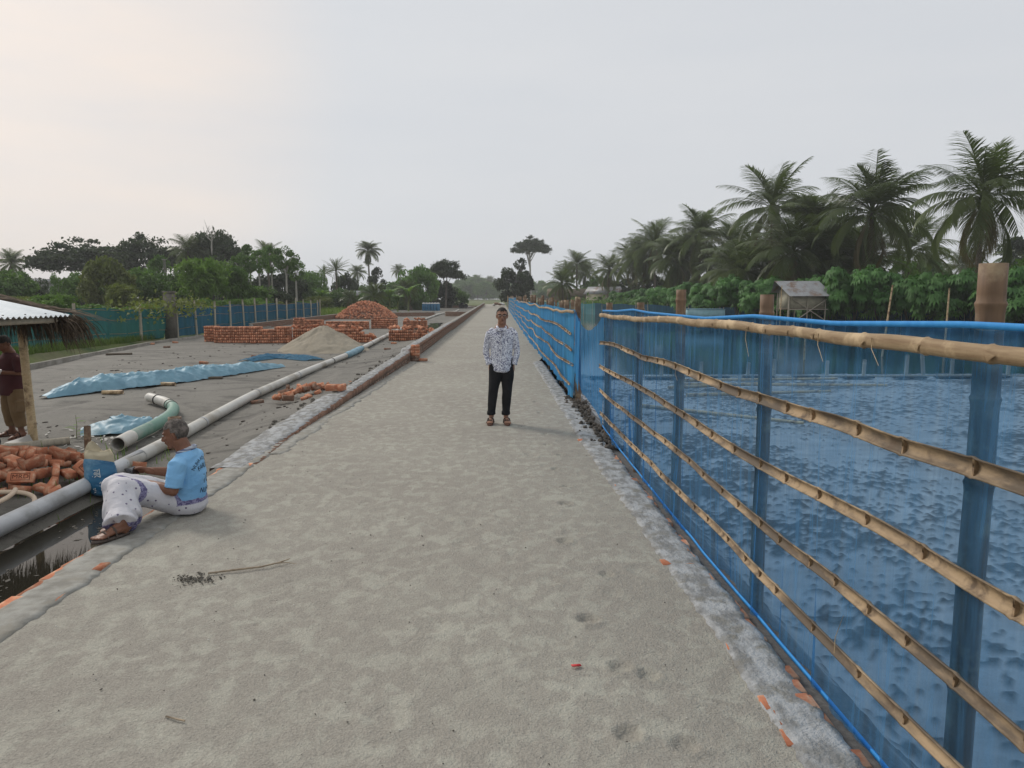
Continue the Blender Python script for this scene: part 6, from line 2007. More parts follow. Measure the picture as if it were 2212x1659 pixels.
low = sstep(.26, .06, V[:, 2]) * shin
ca = (np.array(LEG[1][2]) + np.array(LEG[-1][2])) / 2
lat = np.arctan2(Wd[:, 1] - ca[1], Wd[:, 0] - ca[0])
nrm = np.empty(len(V) * 3, np.float32); me.vertices.foreach_get('normal', nrm); nrm = nrm.reshape(-1, 3)
fold = np.sin(lat * 9 + 2 * vnoise(V[:, 2] * 6, lat, 3)) * .011 * low + .011 * 2 * (fbm(V[:, 0] * 6 + V[:, 2] * 5, V[:, 1] * 9, 4, 3) - .5)
V = V + nrm * fold[:, None]
V[:, 2] = np.maximum(V[:, 2], .004)
set_v(me, V)
bnd = np.maximum((V[:, 2] > .100) & (V[:, 0] < .03) & (Wd[:, 1] > 5.9), np.maximum(shin & (V[:, 2] < .112), (np.abs((Wd[:, 1] - 5.74) + .35 * (.30 - V[:, 2])) < .020) & (V[:, 2] > .10) & (Wd[:, 0] > -3.12))).astype(np.float32)
at = me.attributes.new('band', 'FLOAT', 'POINT'); at.data.foreach_set('value', bnd)
obj('wrap', me, lungi_mat(), sit)
for s in (1, -1):
    sandal(sit, FOOT_Z, w2l((LEG[s][2][0] + .015, LEG[s][2][1] + .025, .038)), M['sandal_dark'], M['sandal_dark'])
ph = MB(); ph.box((0, 0, 0), (.078, .155, .009))
o = ph.build('phone', M['rubber'], None)
mw = Matrix.Translation(tuple(SIT_O)) @ Matrix.Rotation(SIT_A, 4, 'Z')
o.matrix_world = mw @ Matrix.Translation((.378, .030, .362)) @ Euler((.15, -1.0, -.25)).to_matrix().to_4x4()
tag(o, 'dark mobile phone held in both hands of the seated person', 'phone')
sc_ = MB(); sc_.box((0, 0, .0052), (.070, .142, .001)); sc_.build('screen', simple('phone_glass', (.01, .01, .012), (.015, .015, .018), 4, .1, spec=.6), o)
# ---- the person in the shade of the shed
mar = empty('person', (-7.46, 11.15, yz(-7.4, 11.1)), -.55)
tag(mar, 'person in maroon shirt and khaki trousers under the tin roof looking at a phone', 'person')
b = MB()
mR, mO = rotm(.55, 0, .3), (0.0, -.06, 1.44)
merge(b, head_shape(), mR, mO)
b.tube([(0, .02, 1.26), (0, .0, 1.34), (0, -.03, 1.40)], [.08, .064, .064], 12)
b.tube([(0, 0, .80), (0, 0, 1.0), (0, .01, 1.2), (0, .015, 1.27)], [.15, .15, .16, .11], 16, flat=.7, up=(0, 1, 0), round_cap=True)
for s in (1, -1):
    b.tube([(s * .19, .01, 1.22), (s * .25, .02, 1.0), (s * .10, -.24, 1.03)], [.052, .045, .03], 10, round_cap=True)
    merge(b, hand_shape(.6, .05), rotm(0, 0, -s * .6 ) @ rotm(-.2, s * .9, 0) @ np.diag((s, 1, 1)), (s * .10, -.235, 1.03))
    b.tube([(s * .10, 0, .85), (s * .12, -.01, .48), (s * .14, .02, .07)], [.09, .065, .038], 10, round_cap=True)
    merge(b, foot_shape(), rotm(0, 0, s * .25) @ np.diag((-s, 1, 1)), (s * .14, .04, .022))
obj('body', remesh(b, .0075, 3, .5, 'body'), M['skin_deep'], mar)
hair_cap(mar, mR, mO, M['hair'], lambda c: (c[:, 2] > .055 + np.clip(-c[:, 1] - .05, 0, 1) * .4) | ((c[:, 1] > .0) & (c[:, 2] > -.05)), 1.05)
t = MB()
t.tube([(0, 0, .66), (0, 0, .74), (0, 0, .95), (0, .005, 1.12), (0, .01, 1.22), (0, .01, 1.275), (0, .01, 1.31)], [.20, .205, .20, .20, .195, .15, .085], 24, flats=[.75, .75, .75, .72, .66, .66, .8], up=(0, 1, 0))
for s in (1, -1): t.tube([(s * .15, .01, 1.235), (s * .20, .012, 1.20), (s * .235, .015, 1.08), (s * .25, .015, 1.02)], [.06, .074, .07, .068], 14)
obj('shirt', wrinkle(remesh(t, .009, 3, .5, 'shirt'), .01, 6, 4, 1.3), simple('maroon_shirt', (.060, .014, .016), (.085, .022, .024), 4, .85, bump_s=.4, bump_d=.01), mar)
t = MB()
t.tube([(0, 0, .90), (0, 0, .74), (0, 0, .68)], [.19, .20, .18], 20, flat=.72, up=(0, 1, 0))
for s in (1, -1):
    t.tube([(s * .10, 0, .75), (s * .11, -.005, .58), (s * .125, -.01, .42), (s * .135, .01, .26), (s * .14, .02, .17)], [.115, .11, .098, .085, .075], 16)
    t.box((s * .215, 0, .50), (.05, .14, .17), (0, s * .06, 0))
obj('trousers', wrinkle(remesh(t, .009, 3, .5, 'trousers'), .01, 6, 8, .8), simple('khaki', (.17, .105, .05), (.23, .15, .08), 5, .9, bump_s=.4, bump_d=.01), mar)
for s in (1, -1): sandal(mar, rotm(0, 0, s * .25), (s * .14, .04, .020), M['sole'], M['strap'])
mb = MB(); mb.tube([(.118 + .034 * math.cos(t_), -.205 + .02 * math.sin(t_), 1.030 + .034 * math.sin(t_)) for t_ in np.linspace(0, 6.28, 16)], .009, 6); mb.build('wristwatch', simple('silver', (.6, .6, .58), (.7, .7, .68), 9, .3, metallic=.6), mar, True)
# ------------------------------------------------------------------ trees and plants
def leaf_mat(name, a, b, var=.18, rough=.6):
    return simple(name, a, b, .9, rough, .35, .65, 0, .01, None, None, .25, var=var, transl=(1.3, 1.45, .7), detail=2)


M['leaf_mid'] = leaf_mat('mid_green_leaf', (0.073, 0.141, 0.035), (0.124, 0.209, 0.050))
M['leaf_bright'] = leaf_mat('bright_green_leaf', (0.106, 0.194, 0.037), (0.169, 0.263, 0.065))
M['leaf_olive'] = leaf_mat('olive_leaf', (0.104, 0.130, 0.036), (0.163, 0.182, 0.058))
M['leaf_dark'] = leaf_mat('dark_leaf', (0.027, 0.043, 0.022), (0.048, 0.065, 0.033))
M['leaf_palm'] = leaf_mat('palm_leaf', (0.074, 0.104, 0.036), (0.126, 0.159, 0.056), .15, .35)
M['leaf_palm_dry'] = leaf_mat('drying_palm_leaf', (.10, .085, .035), (.16, .13, .06), .15, .6)
M['leaf_bush'] = leaf_mat('bush_leaf', (.050, .135, .032), (.092, .215, .050), .15, .55)
M['grass'] = leaf_mat('grass_blade', (.10, .16, .03), (.17, .22, .055), .1)
M['bark'] = simple('grey_bark', (.075, .062, .05), (.14, .12, .10), 5.0, .95, stretch=(1, 1, .3), bump_s=.6, bump_d=.03)
M['bark_pale'] = simple('pale_bark', (.28, .26, .23), (.40, .38, .34), 4.0, .9, stretch=(1, 1, .5), bump_s=.3, bump_d=.02)
M['palm_bark'] = simple('palm_bark', (.085, .07, .055), (.15, .125, .10), 6.0, .95, stretch=(.4, .4, 3), bump_s=.6, bump_d=.03)
rt = np.random.default_rng(99)
FX, FY_ = 1560.0, 640.0


def px_x(px, Y):
    """X of a thing Y metres down the road seen in photo column px (of 2212)"""
    a = (px - 1106) / 1560.0
    cp, sp = math.cos(PITCH), math.sin(PITCH)
    dx = math.sin(YAW) * cp + a * math.cos(YAW)
    dy = math.cos(YAW) * cp - a * math.sin(YAW)
    return dx / dy * Y


def py_z(py, Y): return CAM_H + (640 - py) / 1560.0 * Y


def leaves(C, size, aspect=.5, up=.35, outward=None, tri=False):
    """rhombic leaf faces at the points C"""
    n = len(C)
    d = rt.normal(0, 1, (n, 3)); d /= np.linalg.norm(d, axis=1)[:, None]
    nr = rt.normal(0, 1, (n, 3)); nr[:, 2] = np.abs(nr[:, 2]) + up
    if outward is not None: nr += outward * .8
    s = np.cross(d, nr); s /= np.linalg.norm(s, axis=1)[:, None] + 1e-9
    sz = (size * rt.uniform(.6, 1.35, n))[:, None]
    droop = np.array((0, 0, -1.0)) * sz * .25
    V = np.stack([C - d * sz * .5, C + s * sz * aspect * .5 + droop * .1, C + d * sz * .5 + droop, C - s * sz * aspect * .5 + droop * .1], 1)
    Q = np.arange(4 * n).reshape(n, 4)
    return V.reshape(-1, 3), Q


def crown_round(nc, per, leaf, zlo=.1, zhi=1.4, cr=(.26, .42), flat=1.0, rmax=.8):
    P, O = [], []
    for k in range(nc):
        z = rt.uniform(0, 1)
        rad = rmax * math.sqrt(max(.05, 1 - (2 * z - .95) ** 2)) * rt.uniform(.35, 1.05) ** .6
        a = rt.uniform(0, 2 * math.pi)
        c = np.array((rad * math.cos(a), rad * math.sin(a), zlo + (zhi - zlo) * z))
        r = rt.uniform(*cr)
        v = rt.normal(0, 1, (per, 3)); v /= np.linalg.norm(v, axis=1)[:, None]
        q = rt.uniform(.35, 1.05, (per, 1)) ** .5
        p = v * q * r; p[:, 2] *= .75 * flat
        P.append(c + p); O.append(v)
    P, O = np.vstack(P), np.vstack(O)
    return mesh_np('crown', *leaves(P, leaf, .5, .3, O * .5))


def crown_umbrella(nc, per, leaf):
    P = []
    for k in range(nc):
        rad = math.sqrt(rt.uniform(0.02, 1)) ; a = rt.uniform(0, 2 * math.pi)
        z = .18 + .78 * (1 - .8 * rad ** 2) * rt.uniform(.25, 1.05) ** .7 + rt.normal(0, .04)
        c = np.array((rad * math.cos(a), rad * math.sin(a), z))
        r = rt.uniform(.13, .24)
        p = rt.normal(0, .5, (per, 3)) * r; p[:, 2] *= .32
        P.append(c + p)
    P = np.vstack(P)
    return mesh_np('crown', *leaves(P, leaf, .6, .9))


def crown_feather(ns, per, leaf):
    """arching bamboo-like sprays"""
    P = []
    for k in range(ns):
        a = rt.uniform(0, 2 * math.pi); sp = rt.uniform(.15, .95); h = rt.uniform(.7, 1.5)
        t = rt.uniform(.25, 1, per) ** .8
        x = sp * t ** 1.8; z = h * np.sin(t * math.pi * .62) / math.sin(math.pi * .5)
        p = np.stack([x * math.cos(a), x * math.sin(a), z], -1) + rt.normal(0, .055, (per, 3))
        P.append(p)
    P = np.vstack(P)
    return mesh_np('crown', *leaves(P, leaf, .22, .2))


def crown_palm(nf, seed, upright=.5, droop=1.0, nl=46, leaf_len=.25, dead=3):
    """unit palm crown: fronds about 1 long from the origin"""
    r = np.random.default_rng(seed)
    V, Q, T, n = [], [], [], 0
    for f in range(nf):
        isdead = f >= nf - dead
        az = f * 2.39996 + r.normal(0, .15)
        lev = (f + .5) / nf
        el = math.radians(86 - 112 * lev ** 0.9 + r.normal(0, 5)) if not isdead else math.radians(-55 + r.normal(0, 12))
        ln = r.uniform(.86, 1.08) * (1 if lev > .12 else .75)
        bend = (math.radians(45 + 60 * lev) + r.normal(0, .12)) * droop
        m = 16
        t = np.linspace(0, 1, m)
        ang = el - bend * t ** 1.5
        ds = ln / (m - 1)
        rr = np.concatenate([[0], np.cumsum(np.cos(ang[:-1]) * ds)]); zz = np.concatenate([[0], np.cumsum(np.sin(ang[:-1]) * ds)])
        sway = r.normal(0, .10) * t ** 2
        ca, sa = math.cos(az), math.sin(az)
        C = np.stack([rr * ca - sway * sa, rr * sa + sway * ca, zz], -1)
        side = np.array((-sa, ca, 0.0))
        tn = np.gradient(C, axis=0); tn /= np.linalg.norm(tn, axis=1)[:, None]
        # rachis
        w = np.interp(t, [0, .15, 1], [.018, .011, .003])
        up = np.cross(side, tn)
        ring = np.stack([C + side * w[:, None], C + up * w[:, None] * .8, C - side * w[:, None]], 1)
        V.append(ring.reshape(-1, 3))
        i = np.arange(m - 1) * 3 + n
        Q.append(np.concatenate([np.stack([i, i + 1, i + 4, i + 3], -1), np.stack([i + 1, i + 2, i + 5, i + 4], -1)]))
        n += 3 * m
        # leaflets hang to both sides
        tl = np.linspace(.16, .995, nl) + r.normal(0, .004, nl)
        for s in (-1, 1):
            b = np.stack([np.interp(tl, t, C[:, k]) for k in range(3)], -1)
            tt_ = np.stack([np.interp(tl, t, tn[:, k]) for k in range(3)], -1)
            L_ = leaf_len * np.interp(tl, [.16, .3, .6, .9, 1], [.55, .95, 1.0, .62, .35]) * r.uniform(.85, 1.1, nl)
            hang = np.interp(lev, [0, .3, 1], [.15, .55, 1.0]) + r.normal(0, .12, nl)
            if isdead: hang = hang + .4
            d = side * s * .85 + tt_ * (.55 + .5 * tl[:, None] ** 2) + np.array((0, 0, -.55)) * hang[:, None]
            d /= np.linalg.norm(d, axis=1)[:, None]
            d2 = d + np.array((0, 0, -.75)) * (hang[:, None] * .8 + .1); d2 /= np.linalg.norm(d2, axis=1)[:, None]
            wv = np.cross(d, np.array((0, 0, 1.0))); wv /= np.linalg.norm(wv, axis=1)[:, None] + 1e-9
            wv = wv * .5 + tt_ * .5
            wl = (.0105 * np.interp(tl, [.16, .5, 1], [.8, 1, .6]))[:, None] * wv
            mid = b + d * (L_ * .5)[:, None]; end = mid + d2 * (L_ * .5)[:, None]
            vv = np.stack([b - wl, b + wl, mid + wl * 1.1, mid - wl * 1.1, end], 1)
            V.append(vv.reshape(-1, 3))
            j = np.arange(nl) * 5 + n
            Q.append(np.stack([j, j + 1, j + 2, j + 3], -1)); T.append(np.stack([j + 3, j + 2, j + 4], -1))
            n += 5 * nl
    return mesh_np('crown', np.vstack(V), [np.vstack(Q), np.vstack(T)])


def bush_mesh(seed, nleaf=760, lf=.22):
    """rounded bush of big palmate leaves, unit size (radius 1, height about 1.5)"""
    r = np.random.default_rng(seed)
    V, Q, T, n = [], [], [], 0
    lobes = [(r.uniform(-.95, .95), r.uniform(-.6, .6), r.uniform(.25, 1.2), r.uniform(.20, .40)) for _ in range(26)]
    for k in range(nleaf):
        lx_, ly_, lz_, lr_ = lobes[r.integers(0, 26)]
        v = r.normal(0, 1, 3); v /= np.linalg.norm(v); v[2] = abs(v[2]) * .8 + .0 if r.random() < .75 else v[2]
        c = np.array((lx_, ly_, lz_)) + v * lr_ * r.uniform(.7, 1.0)
        if c[2] < .12: c[2] = r.uniform(.12, .6)
        out = v * (1, 1, .4); out /= np.linalg.norm(out) + 1e-9
        axis = out * .45 + np.array((0, 0, .75)) + r.normal(0, .22, 3); axis /= np.linalg.norm(axis)      # the leaf faces this way
        a = np.cross(axis, (0, 0, 1.0)); a /= np.linalg.norm(a) + 1e-9
        bb = np.cross(a, axis)
        s = lf * r.uniform(.7, 1.25)
        for q in range(7):
            th_ = math.radians(-100 + 200 * q / 6) - math.pi / 2 + r.normal(0, .08)
            d = a * math.cos(th_) + bb * math.sin(th_)
            w = np.cross(d, axis) * s * .15
            m_ = c + d * s * .5 + axis * s * .06
            e_ = c + d * s * (1.0 - .12 * abs(q - 3)) - axis * s * .16 - np.array((0, 0, s * .16))
            V.append(np.array([c, m_ + w, e_, m_ - w])); Q.append((n, n + 1, n + 2, n + 3)); n += 4
    return mesh_np('foliage', np.vstack(V), np.array(Q))


CROWN = {
    'round': [crown_round(46, 120, .150, cr=(.20, .36), rmax=.95) for _ in range(3)],
    'sparse': [crown_round(24, 90, .15, 0, 1.5, (.18, .34)) for _ in range(2)],
    'umbrella': [crown_umbrella(150, 60, .085) for _ in range(3)],
    'feather': [crown_feather(120, 80, .17) for _ in range(2)],
    'palm': [crown_palm(38, 1, nl=48, leaf_len=.34), crown_palm(34, 2, droop=.95, nl=48, leaf_len=.34), crown_palm(44, 3, droop=1.15, dead=7, nl=48, leaf_len=.35), crown_palm(32, 4, droop=.8, dead=3, nl=48, leaf_len=.33)],
    'date': [crown_palm(40, 5, droop=.6, nl=36, leaf_len=.13, dead=6)],
    'dry': [crown_palm(5, 8, nl=40, leaf_len=.30, dead=5), crown_palm(4, 9, nl=40, leaf_len=.30, dead=4)],
}
MATS = {}


def shared(kind, k, mat):
    """one mesh per crown shape and leaf colour"""
    key = (kind, k, mat)
    if key not in MATS:
        me = CROWN[kind][k % len(CROWN[kind])].copy()
        me.materials.clear(); me.materials.append(M[mat])
        MATS[key] = me
    return MATS[key]


def tree(label, px, Y, top, half, base_frac=.35, kind='round', mat='leaf_mid', k=0, bark='bark', group='trees beyond the yard', trunk_r=None, name='tree', stems=1, zbase=None, hrat=None, limbs=5):
    """a tree seen in photo column px with its top at photo row top and crown half width in photo pixels"""
    x = px_x(px, Y)
    zb = -.15 if zbase is None else zbase
    H = py_z(top, Y) - zb
    R = half * Y / 1560.0
    cb = H * base_frac
    e = empty(name, (x, Y, zb), rt.uniform(0, 6.28))
    tag(e, label, 'tree', group)
    ch = {'round': 1.62, 'sparse': 1.7, 'umbrella': .98, 'feather': 1.55}[kind]
    o = bpy.data.objects.new('crown', shared(kind, k, mat)); COL.objects.link(o); o.parent = e
    o.location = (0, 0, cb - (.10 * H if kind == 'round' else 0)); o.scale = (R, R, (H - o.location[2]) / ch)
    tr_ = trunk_r or max(.06, .018 * H)
    mb = MB()
    for s in range(stems):
        ox, oy = (0, 0) if stems == 1 else rt.normal(0, .25 * R, 2)
        lean = rt.normal(0, .05 * H, 2)
        topz = cb + (H - cb) * .45
        pts = [(ox * .3, oy * .3, -.1), (ox * .5 + lean[0] * .2, oy * .5 + lean[1] * .2, cb * .5), (ox + lean[0] * .5, oy + lean[1] * .5, cb), (ox + lean[0], oy + lean[1], topz)]
        mb.tube(pts, [tr_ * 1.25, tr_, tr_ * .8, tr_ * .3], 8)
        for b in range(limbs):
            a = rt.uniform(0, 6.28); rr = R * rt.uniform(.4, .8)
            z0 = cb * rt.uniform(.75, 1.1)
            p0 = np.array((ox + lean[0] * .5, oy + lean[1] * .5, z0))
            p2 = np.array((rr * math.cos(a), rr * math.sin(a), min(H * .92, cb + (H - cb) * rt.uniform(.35, .75))))
            p1 = (p0 * .55 + p2 * .45) + (0, 0, .06 * H)
            mb.tube([p0, p1, p2], [tr_ * .5, tr_ * .33, tr_ * .12], 5)
    mb.build('trunk', M[bark], e, True)
    return e


def palm(label, px, Y, cpy, frond, k=0, kind='palm', mat='leaf_palm', zbase=-.1, lean=None, group='coconut palms', name='coconut_palm', r=.17, bark='palm_bark'):
    """crown centre at photo row cpy; frond = frond length in photo pixels"""
    x = px_x(px, Y)
    zc = py_z(cpy, Y)
    e = empty(name, (x, Y, zbase), 0)
    tag(e, label, 'palm', group)
    F = frond * Y / 1560.0
    lean = lean or (rt.normal(0, .5), rt.normal(0, .5))
    H = zc - zbase
    t = np.linspace(0, 1, 26)
    pts = np.stack([-lean[0] * (1 - t) ** 2, -lean[1] * (1 - t) ** 2, t * H], -1)
    mb = MB(); rad = r * (1.5 - .85 * t ** .35) * (1 + .06 * (np.arange(26) % 2))
    mb.tube(pts, rad, 10); mb.build('trunk', M[bark], e, True)
    o = bpy.data.objects.new('crown', shared(kind, k, mat)); COL.objects.link(o); o.parent = e
    o.location = (0, 0, H); o.scale = (F, F, F); o.rotation_euler = (rt.normal(0, .05), rt.normal(0, .05), rt.uniform(0, 6.28))
    if kind == 'palm' and Y < 130:
        o = bpy.data.objects.new('dry_fronds', shared('dry', k, 'leaf_palm_dry')); COL.objects.link(o); o.parent = e
        o.location = (0, 0, H - .1); o.scale = (F * .9, F * .9, F * .9); o.rotation_euler = (0, 0, rt.uniform(0, 6.28))
    if F > 3 and kind == 'palm':
        mb = MB()
        for q in range(7):
            a = rt.uniform(0, 6.28); mb2 = MB(); mb2.ball((.3 * math.cos(a), .3 * math.sin(a), H - .35 - rt.uniform(0, .2)), (.12, .12, .15), 8, 6)
            mb2.build('coconut', M['leaf_olive'], e, True)
    return e


# ---- left side, far to near
G1 = 'trees beyond the left net fence'
palm('lone coconut palm at the far left edge above the shed roof', 45, 100, 572, 42, 0, group='palms on the left')
palm('coconut palm rising through the dark spreading trees on the left', 421, 92, 545, 48, 1, group='palms on the left')
palm('slim coconut palm beside the group of pale trunks on the left', 588, 88, 555, 40, 3, group='palms on the left')
palm('bushy date palm left of the tallest left coconut palm', 733, 105, 585, 36, 0, 'date', group='palms on the left', name='date_palm')
palm('hazy date palm behind the bushy date palm', 708, 125, 592, 26, 0, 'date', group='palms on the left', name='date_palm')
palm('tallest coconut palm standing clear above the trees left of the road', 802, 150, 545, 33, 2, group='palms on the left', r=.2)
palm('shorter coconut palm just left of the tallest clear palm', 778, 165, 590, 24, 0, group='palms on the left')
palm('small distant coconut palm between the tall palm and the road', 865, 190, 586, 20, 1, group='palms on the left')
palm('low young palm with broad drooping fronds behind the brick heap', 812, 92, 640, 38, 3, group='palms on the left', zbase=-.2)
palm('young palm beside the pale house left of the brick heap', 760, 90, 645, 26, 3, group='palms on the left', zbase=-.2)
palm('low palm hidden in the green trees above the blue sacks', 880, 104, 628, 32, 0, group='palms on the left')
tree('widest dark spreading tree on the left skyline, left part', 205, 96, 520, 100, .45, 'umbrella', 'leaf_dark', 0, group=G1)
tree('dark spreading tree on the left skyline, middle of three', 335, 100, 514, 82, .42, 'umbrella', 'leaf_dark', 1, group=G1)
tree('dark spreading tree under the bare dead branches', 478, 95, 502, 66, .4, 'umbrella', 'leaf_dark', 2, group=G1)
tree('rounded dark green tree at the far left behind the shed', 30, 64, 578, 62, .25, 'round', 'leaf_mid', 0, group=G1)
tree('low dark tree between the far left palm and the spreading tree', 70, 70, 594, 45, .2, 'round', 'leaf_dark', 1, group=G1)
tree('thin young tree in the gap left of the spreading tree', 142, 62, 585, 22, .3, 'sparse', 'leaf_mid', 0, group=G1, bark='bark_pale')
tree('olive tree under the left edge of the spreading tree', 190, 66, 588, 46, .2, 'round', 'leaf_mid', 1, group=G1)
tree('tall light green tree before the dark spreading tree', 242, 62, 553, 52, .2, 'round', 'leaf_olive', 2, group=G1)
tree('dark green tree behind the fence left of the utility pole', 310, 66, 572, 50, .2, 'round', 'leaf_mid', 0, group=G1)
tree('dusky tree beside the utility pole', 358, 72, 548, 40, .25, 'sparse', 'leaf_mid', 1, group=G1)
tree('brownish thicket tree behind the concrete post', 280, 56, 615, 46, .1, 'feather', 'leaf_olive', 0, group=G1)
tree('bright green feathery bamboo clump right of the concrete post', 452, 58, 560, 66, .05, 'feather', 'leaf_bright', 1, group=G1)
tree('green bamboo clump behind the middle of the teal fence', 515, 62, 575, 48, .05, 'feather', 'leaf_mid', 0, group=G1)
tree('dark rounded tree between the two bamboo clumps', 400, 66, 580, 46, .2, 'round', 'leaf_mid', 1, group=G1)
tree('light green feathery thicket behind the shed roof', 118, 44, 636, 62, .03, 'feather', 'leaf_bright', 0, group=G1)
tree('yellow green shrub tree behind the left end of the green net', 40, 46, 640, 55, .05, 'feather', 'leaf_olive', 1, group=G1)
tree('leafy shrub tree behind the green net left of the concrete post', 210, 46, 655, 55, .03, 'round', 'leaf_mid', 2, group=G1)
for lab, px, top, hw, Y, kk in [('leftmost of the slender pale trunked trees', 530, 545, 26, 74, 0), ('tall slender tree with pale trunk, second of the slender group', 548, 528, 26, 76, 1), ('slender pale trunked tree in the middle of its group', 572, 532, 24, 74, 0), ('slender pale trunked tree just right of the slim palm', 598, 530, 24, 78, 1), ('tallest crowned slender tree at the right of its group', 626, 530, 30, 72, 0), ('last slender tree sloping down to the right of its group', 648, 556, 26, 76, 1)]:
    tree(lab, px, Y, top, hw, .62, 'sparse', 'leaf_mid', kk, 'bark_pale', 'slender pale trunked trees', .10, limbs=4)
for lab, px, top, hw, Y, kind, mt, kk in [
    ('dim tree in the gap between the far left palm and the grey house', 100, 600, 36, 96, 'round', 'leaf_dark', 2), ('dim tree under the widest spreading tree', 150, 596, 40, 92, 'round', 'leaf_mid', 0), ('dim tree behind the tall light green tree', 225, 585, 46, 90, 'round', 'leaf_dark', 1), ('dim tree behind the utility pole', 345, 585, 46, 90, 'round', 'leaf_dark', 0), ('dim tree behind the left bamboo clump', 440, 585, 46, 90, 'round', 'leaf_dark', 2), ('dim tree behind the second bamboo clump', 505, 590, 42, 88, 'round', 'leaf_dark', 1), ('broad green tree screening the pale house', 742, 622, 34, 94, 'round', 'leaf_mid', 1), ('low green tree before the hazy trees right of the pale house', 800, 632, 30, 98, 'round', 'leaf_mid', 0),
    ('dark tree filling the gap behind the slender trunks', 560, 590, 50, 90, 'round', 'leaf_dark', 0), ('dark tree behind the right slender trunks', 620, 585, 45, 92, 'round', 'leaf_dark', 1),
    ('shadowy tree left of the bushy date palm', 672, 585, 38, 95, 'round', 'leaf_mid', 2), ('mid green tree with open crown beside the date palm', 694, 578, 24, 100, 'sparse', 'leaf_mid', 0),
    ('small dark round tree right of the bushy date palm', 752, 588, 26, 112, 'round', 'leaf_dark', 1), ('dark tree at the foot of the tallest left palm', 820, 575, 24, 125, 'sparse', 'leaf_dark', 1),
    ('hazy tree behind the pale house', 785, 612, 36, 120, 'round', 'leaf_mid', 0), ('hazy round tree right of the tallest left palm', 850, 608, 30, 140, 'round', 'leaf_mid', 2),
    ('large mid green tree above the blue sacks', 908, 572, 46, 110, 'round', 'leaf_mid', 1), ('wide dark tree with layered crown left of the road end', 965, 562, 40, 122, 'umbrella', 'leaf_dark', 2),
    ('rounded dark tree under the layered tree', 950, 600, 36, 126, 'round', 'leaf_dark', 0), ('low bushy tree at the left corner of the road end', 985, 622, 28, 130, 'round', 'leaf_mid', 1),
    ('bushy green tree along the far side of the yard', 865, 632, 34, 108, 'round', 'leaf_mid', 2), ('low green thicket behind the brick heap', 690, 640, 40, 84, 'feather', 'leaf_olive', 0),
    ('tall reedy thicket behind the right part of the teal fence', 565, 618, 42, 64, 'feather', 'leaf_mid', 1), ('dark shrub tree behind the right end of the teal fence', 610, 628, 36, 66, 'round', 'leaf_dark', 2), ('low shrub tree at the very end of the teal fence', 655, 648, 30, 74, 'round', 'leaf_mid', 0)]:
    tree(lab, px, Y, top, hw, .12 if kind == 'round' else .3 if kind == 'sparse' else .05 if kind == 'feather' else .5, kind, mt, kk, group=G1)
SHRUB = ['leafy', 'ragged', 'low rounded', 'spiky', 'pale green', 'dense']
for q, (px, Y, top, hw) in enumerate([(20, 40, 668, 60), (95, 42, 664, 55), (165, 41, 668, 52), (250, 42, 660, 50), (320, 44, 656, 48), (420, 48, 650, 40), (470, 52, 640, 40), (520, 55, 646, 36), (560, 58, 644, 34), (605, 62, 648, 30), (640, 66, 652, 28), (668, 70, 650, 28)]):
    e = tree(f'{SHRUB[q % 6]} shrub, {ORD[q]} from the left in the row just behind the left net fence', px, Y, top, hw, .03, 'feather' if q % 3 else 'round', ['leaf_bright', 'leaf_olive', 'leaf_mid', 'leaf_bright'][q % 4], q, group='shrubs behind the left net fence', name='shrub', limbs=2)
    e['category'] = 'shrub'
# creeper hanging over the net by the concrete post
V_, Q_ = leaves(np.stack([-15.75 + rt.normal(0, .5, 900), 35.2 + np.abs(rt.normal(0, 2.2, 900)) * rt.choice([-1, 1], 900), 1.35 + rt.normal(0, .28, 900) - .0], -1), .16, .7, .5)
o = obj('creeper', mesh_np('creeper', V_, Q_), M['leaf_olive']); tag(o, 'leafy creeper spilling over the net around the concrete post', 'creeper')
# the bare dead tree
dt = empty('dead_tree', (px_x(470, 92), 92, 0)); tag(dt, 'bare dead tree with thin branches above the left skyline', 'tree')
mb = MB(); Hd = py_z(478, 92)
mb.tube([(0, 0, 0), (.1, 0, Hd * .7), (.2, 0, Hd * .85)], [.16, .10, .07], 7)
mb.build('trunk', M['bark_pale'], dt, True)
for q in range(9):
    a = rt.uniform(0, 6.28); z0 = Hd * rt.uniform(.72, .86); ln = rt.uniform(.6, 1.5)
    m2 = MB(); p0 = np.array((.12, 0, z0)); p1 = p0 + (ln * .5 * math.cos(a), ln * .3 * math.sin(a), ln * .5); p2 = p1 + (ln * .25 * math.cos(a + .5), 0, ln * .8); m2.tube([p0, p1, p2], [.055, .035, .012], 5); m2.tube([p1, p1 + (-.3 * math.cos(a), .1, .5)], [.03, .01], 5); m2.build('branch', M['bark_pale'], dt, True)

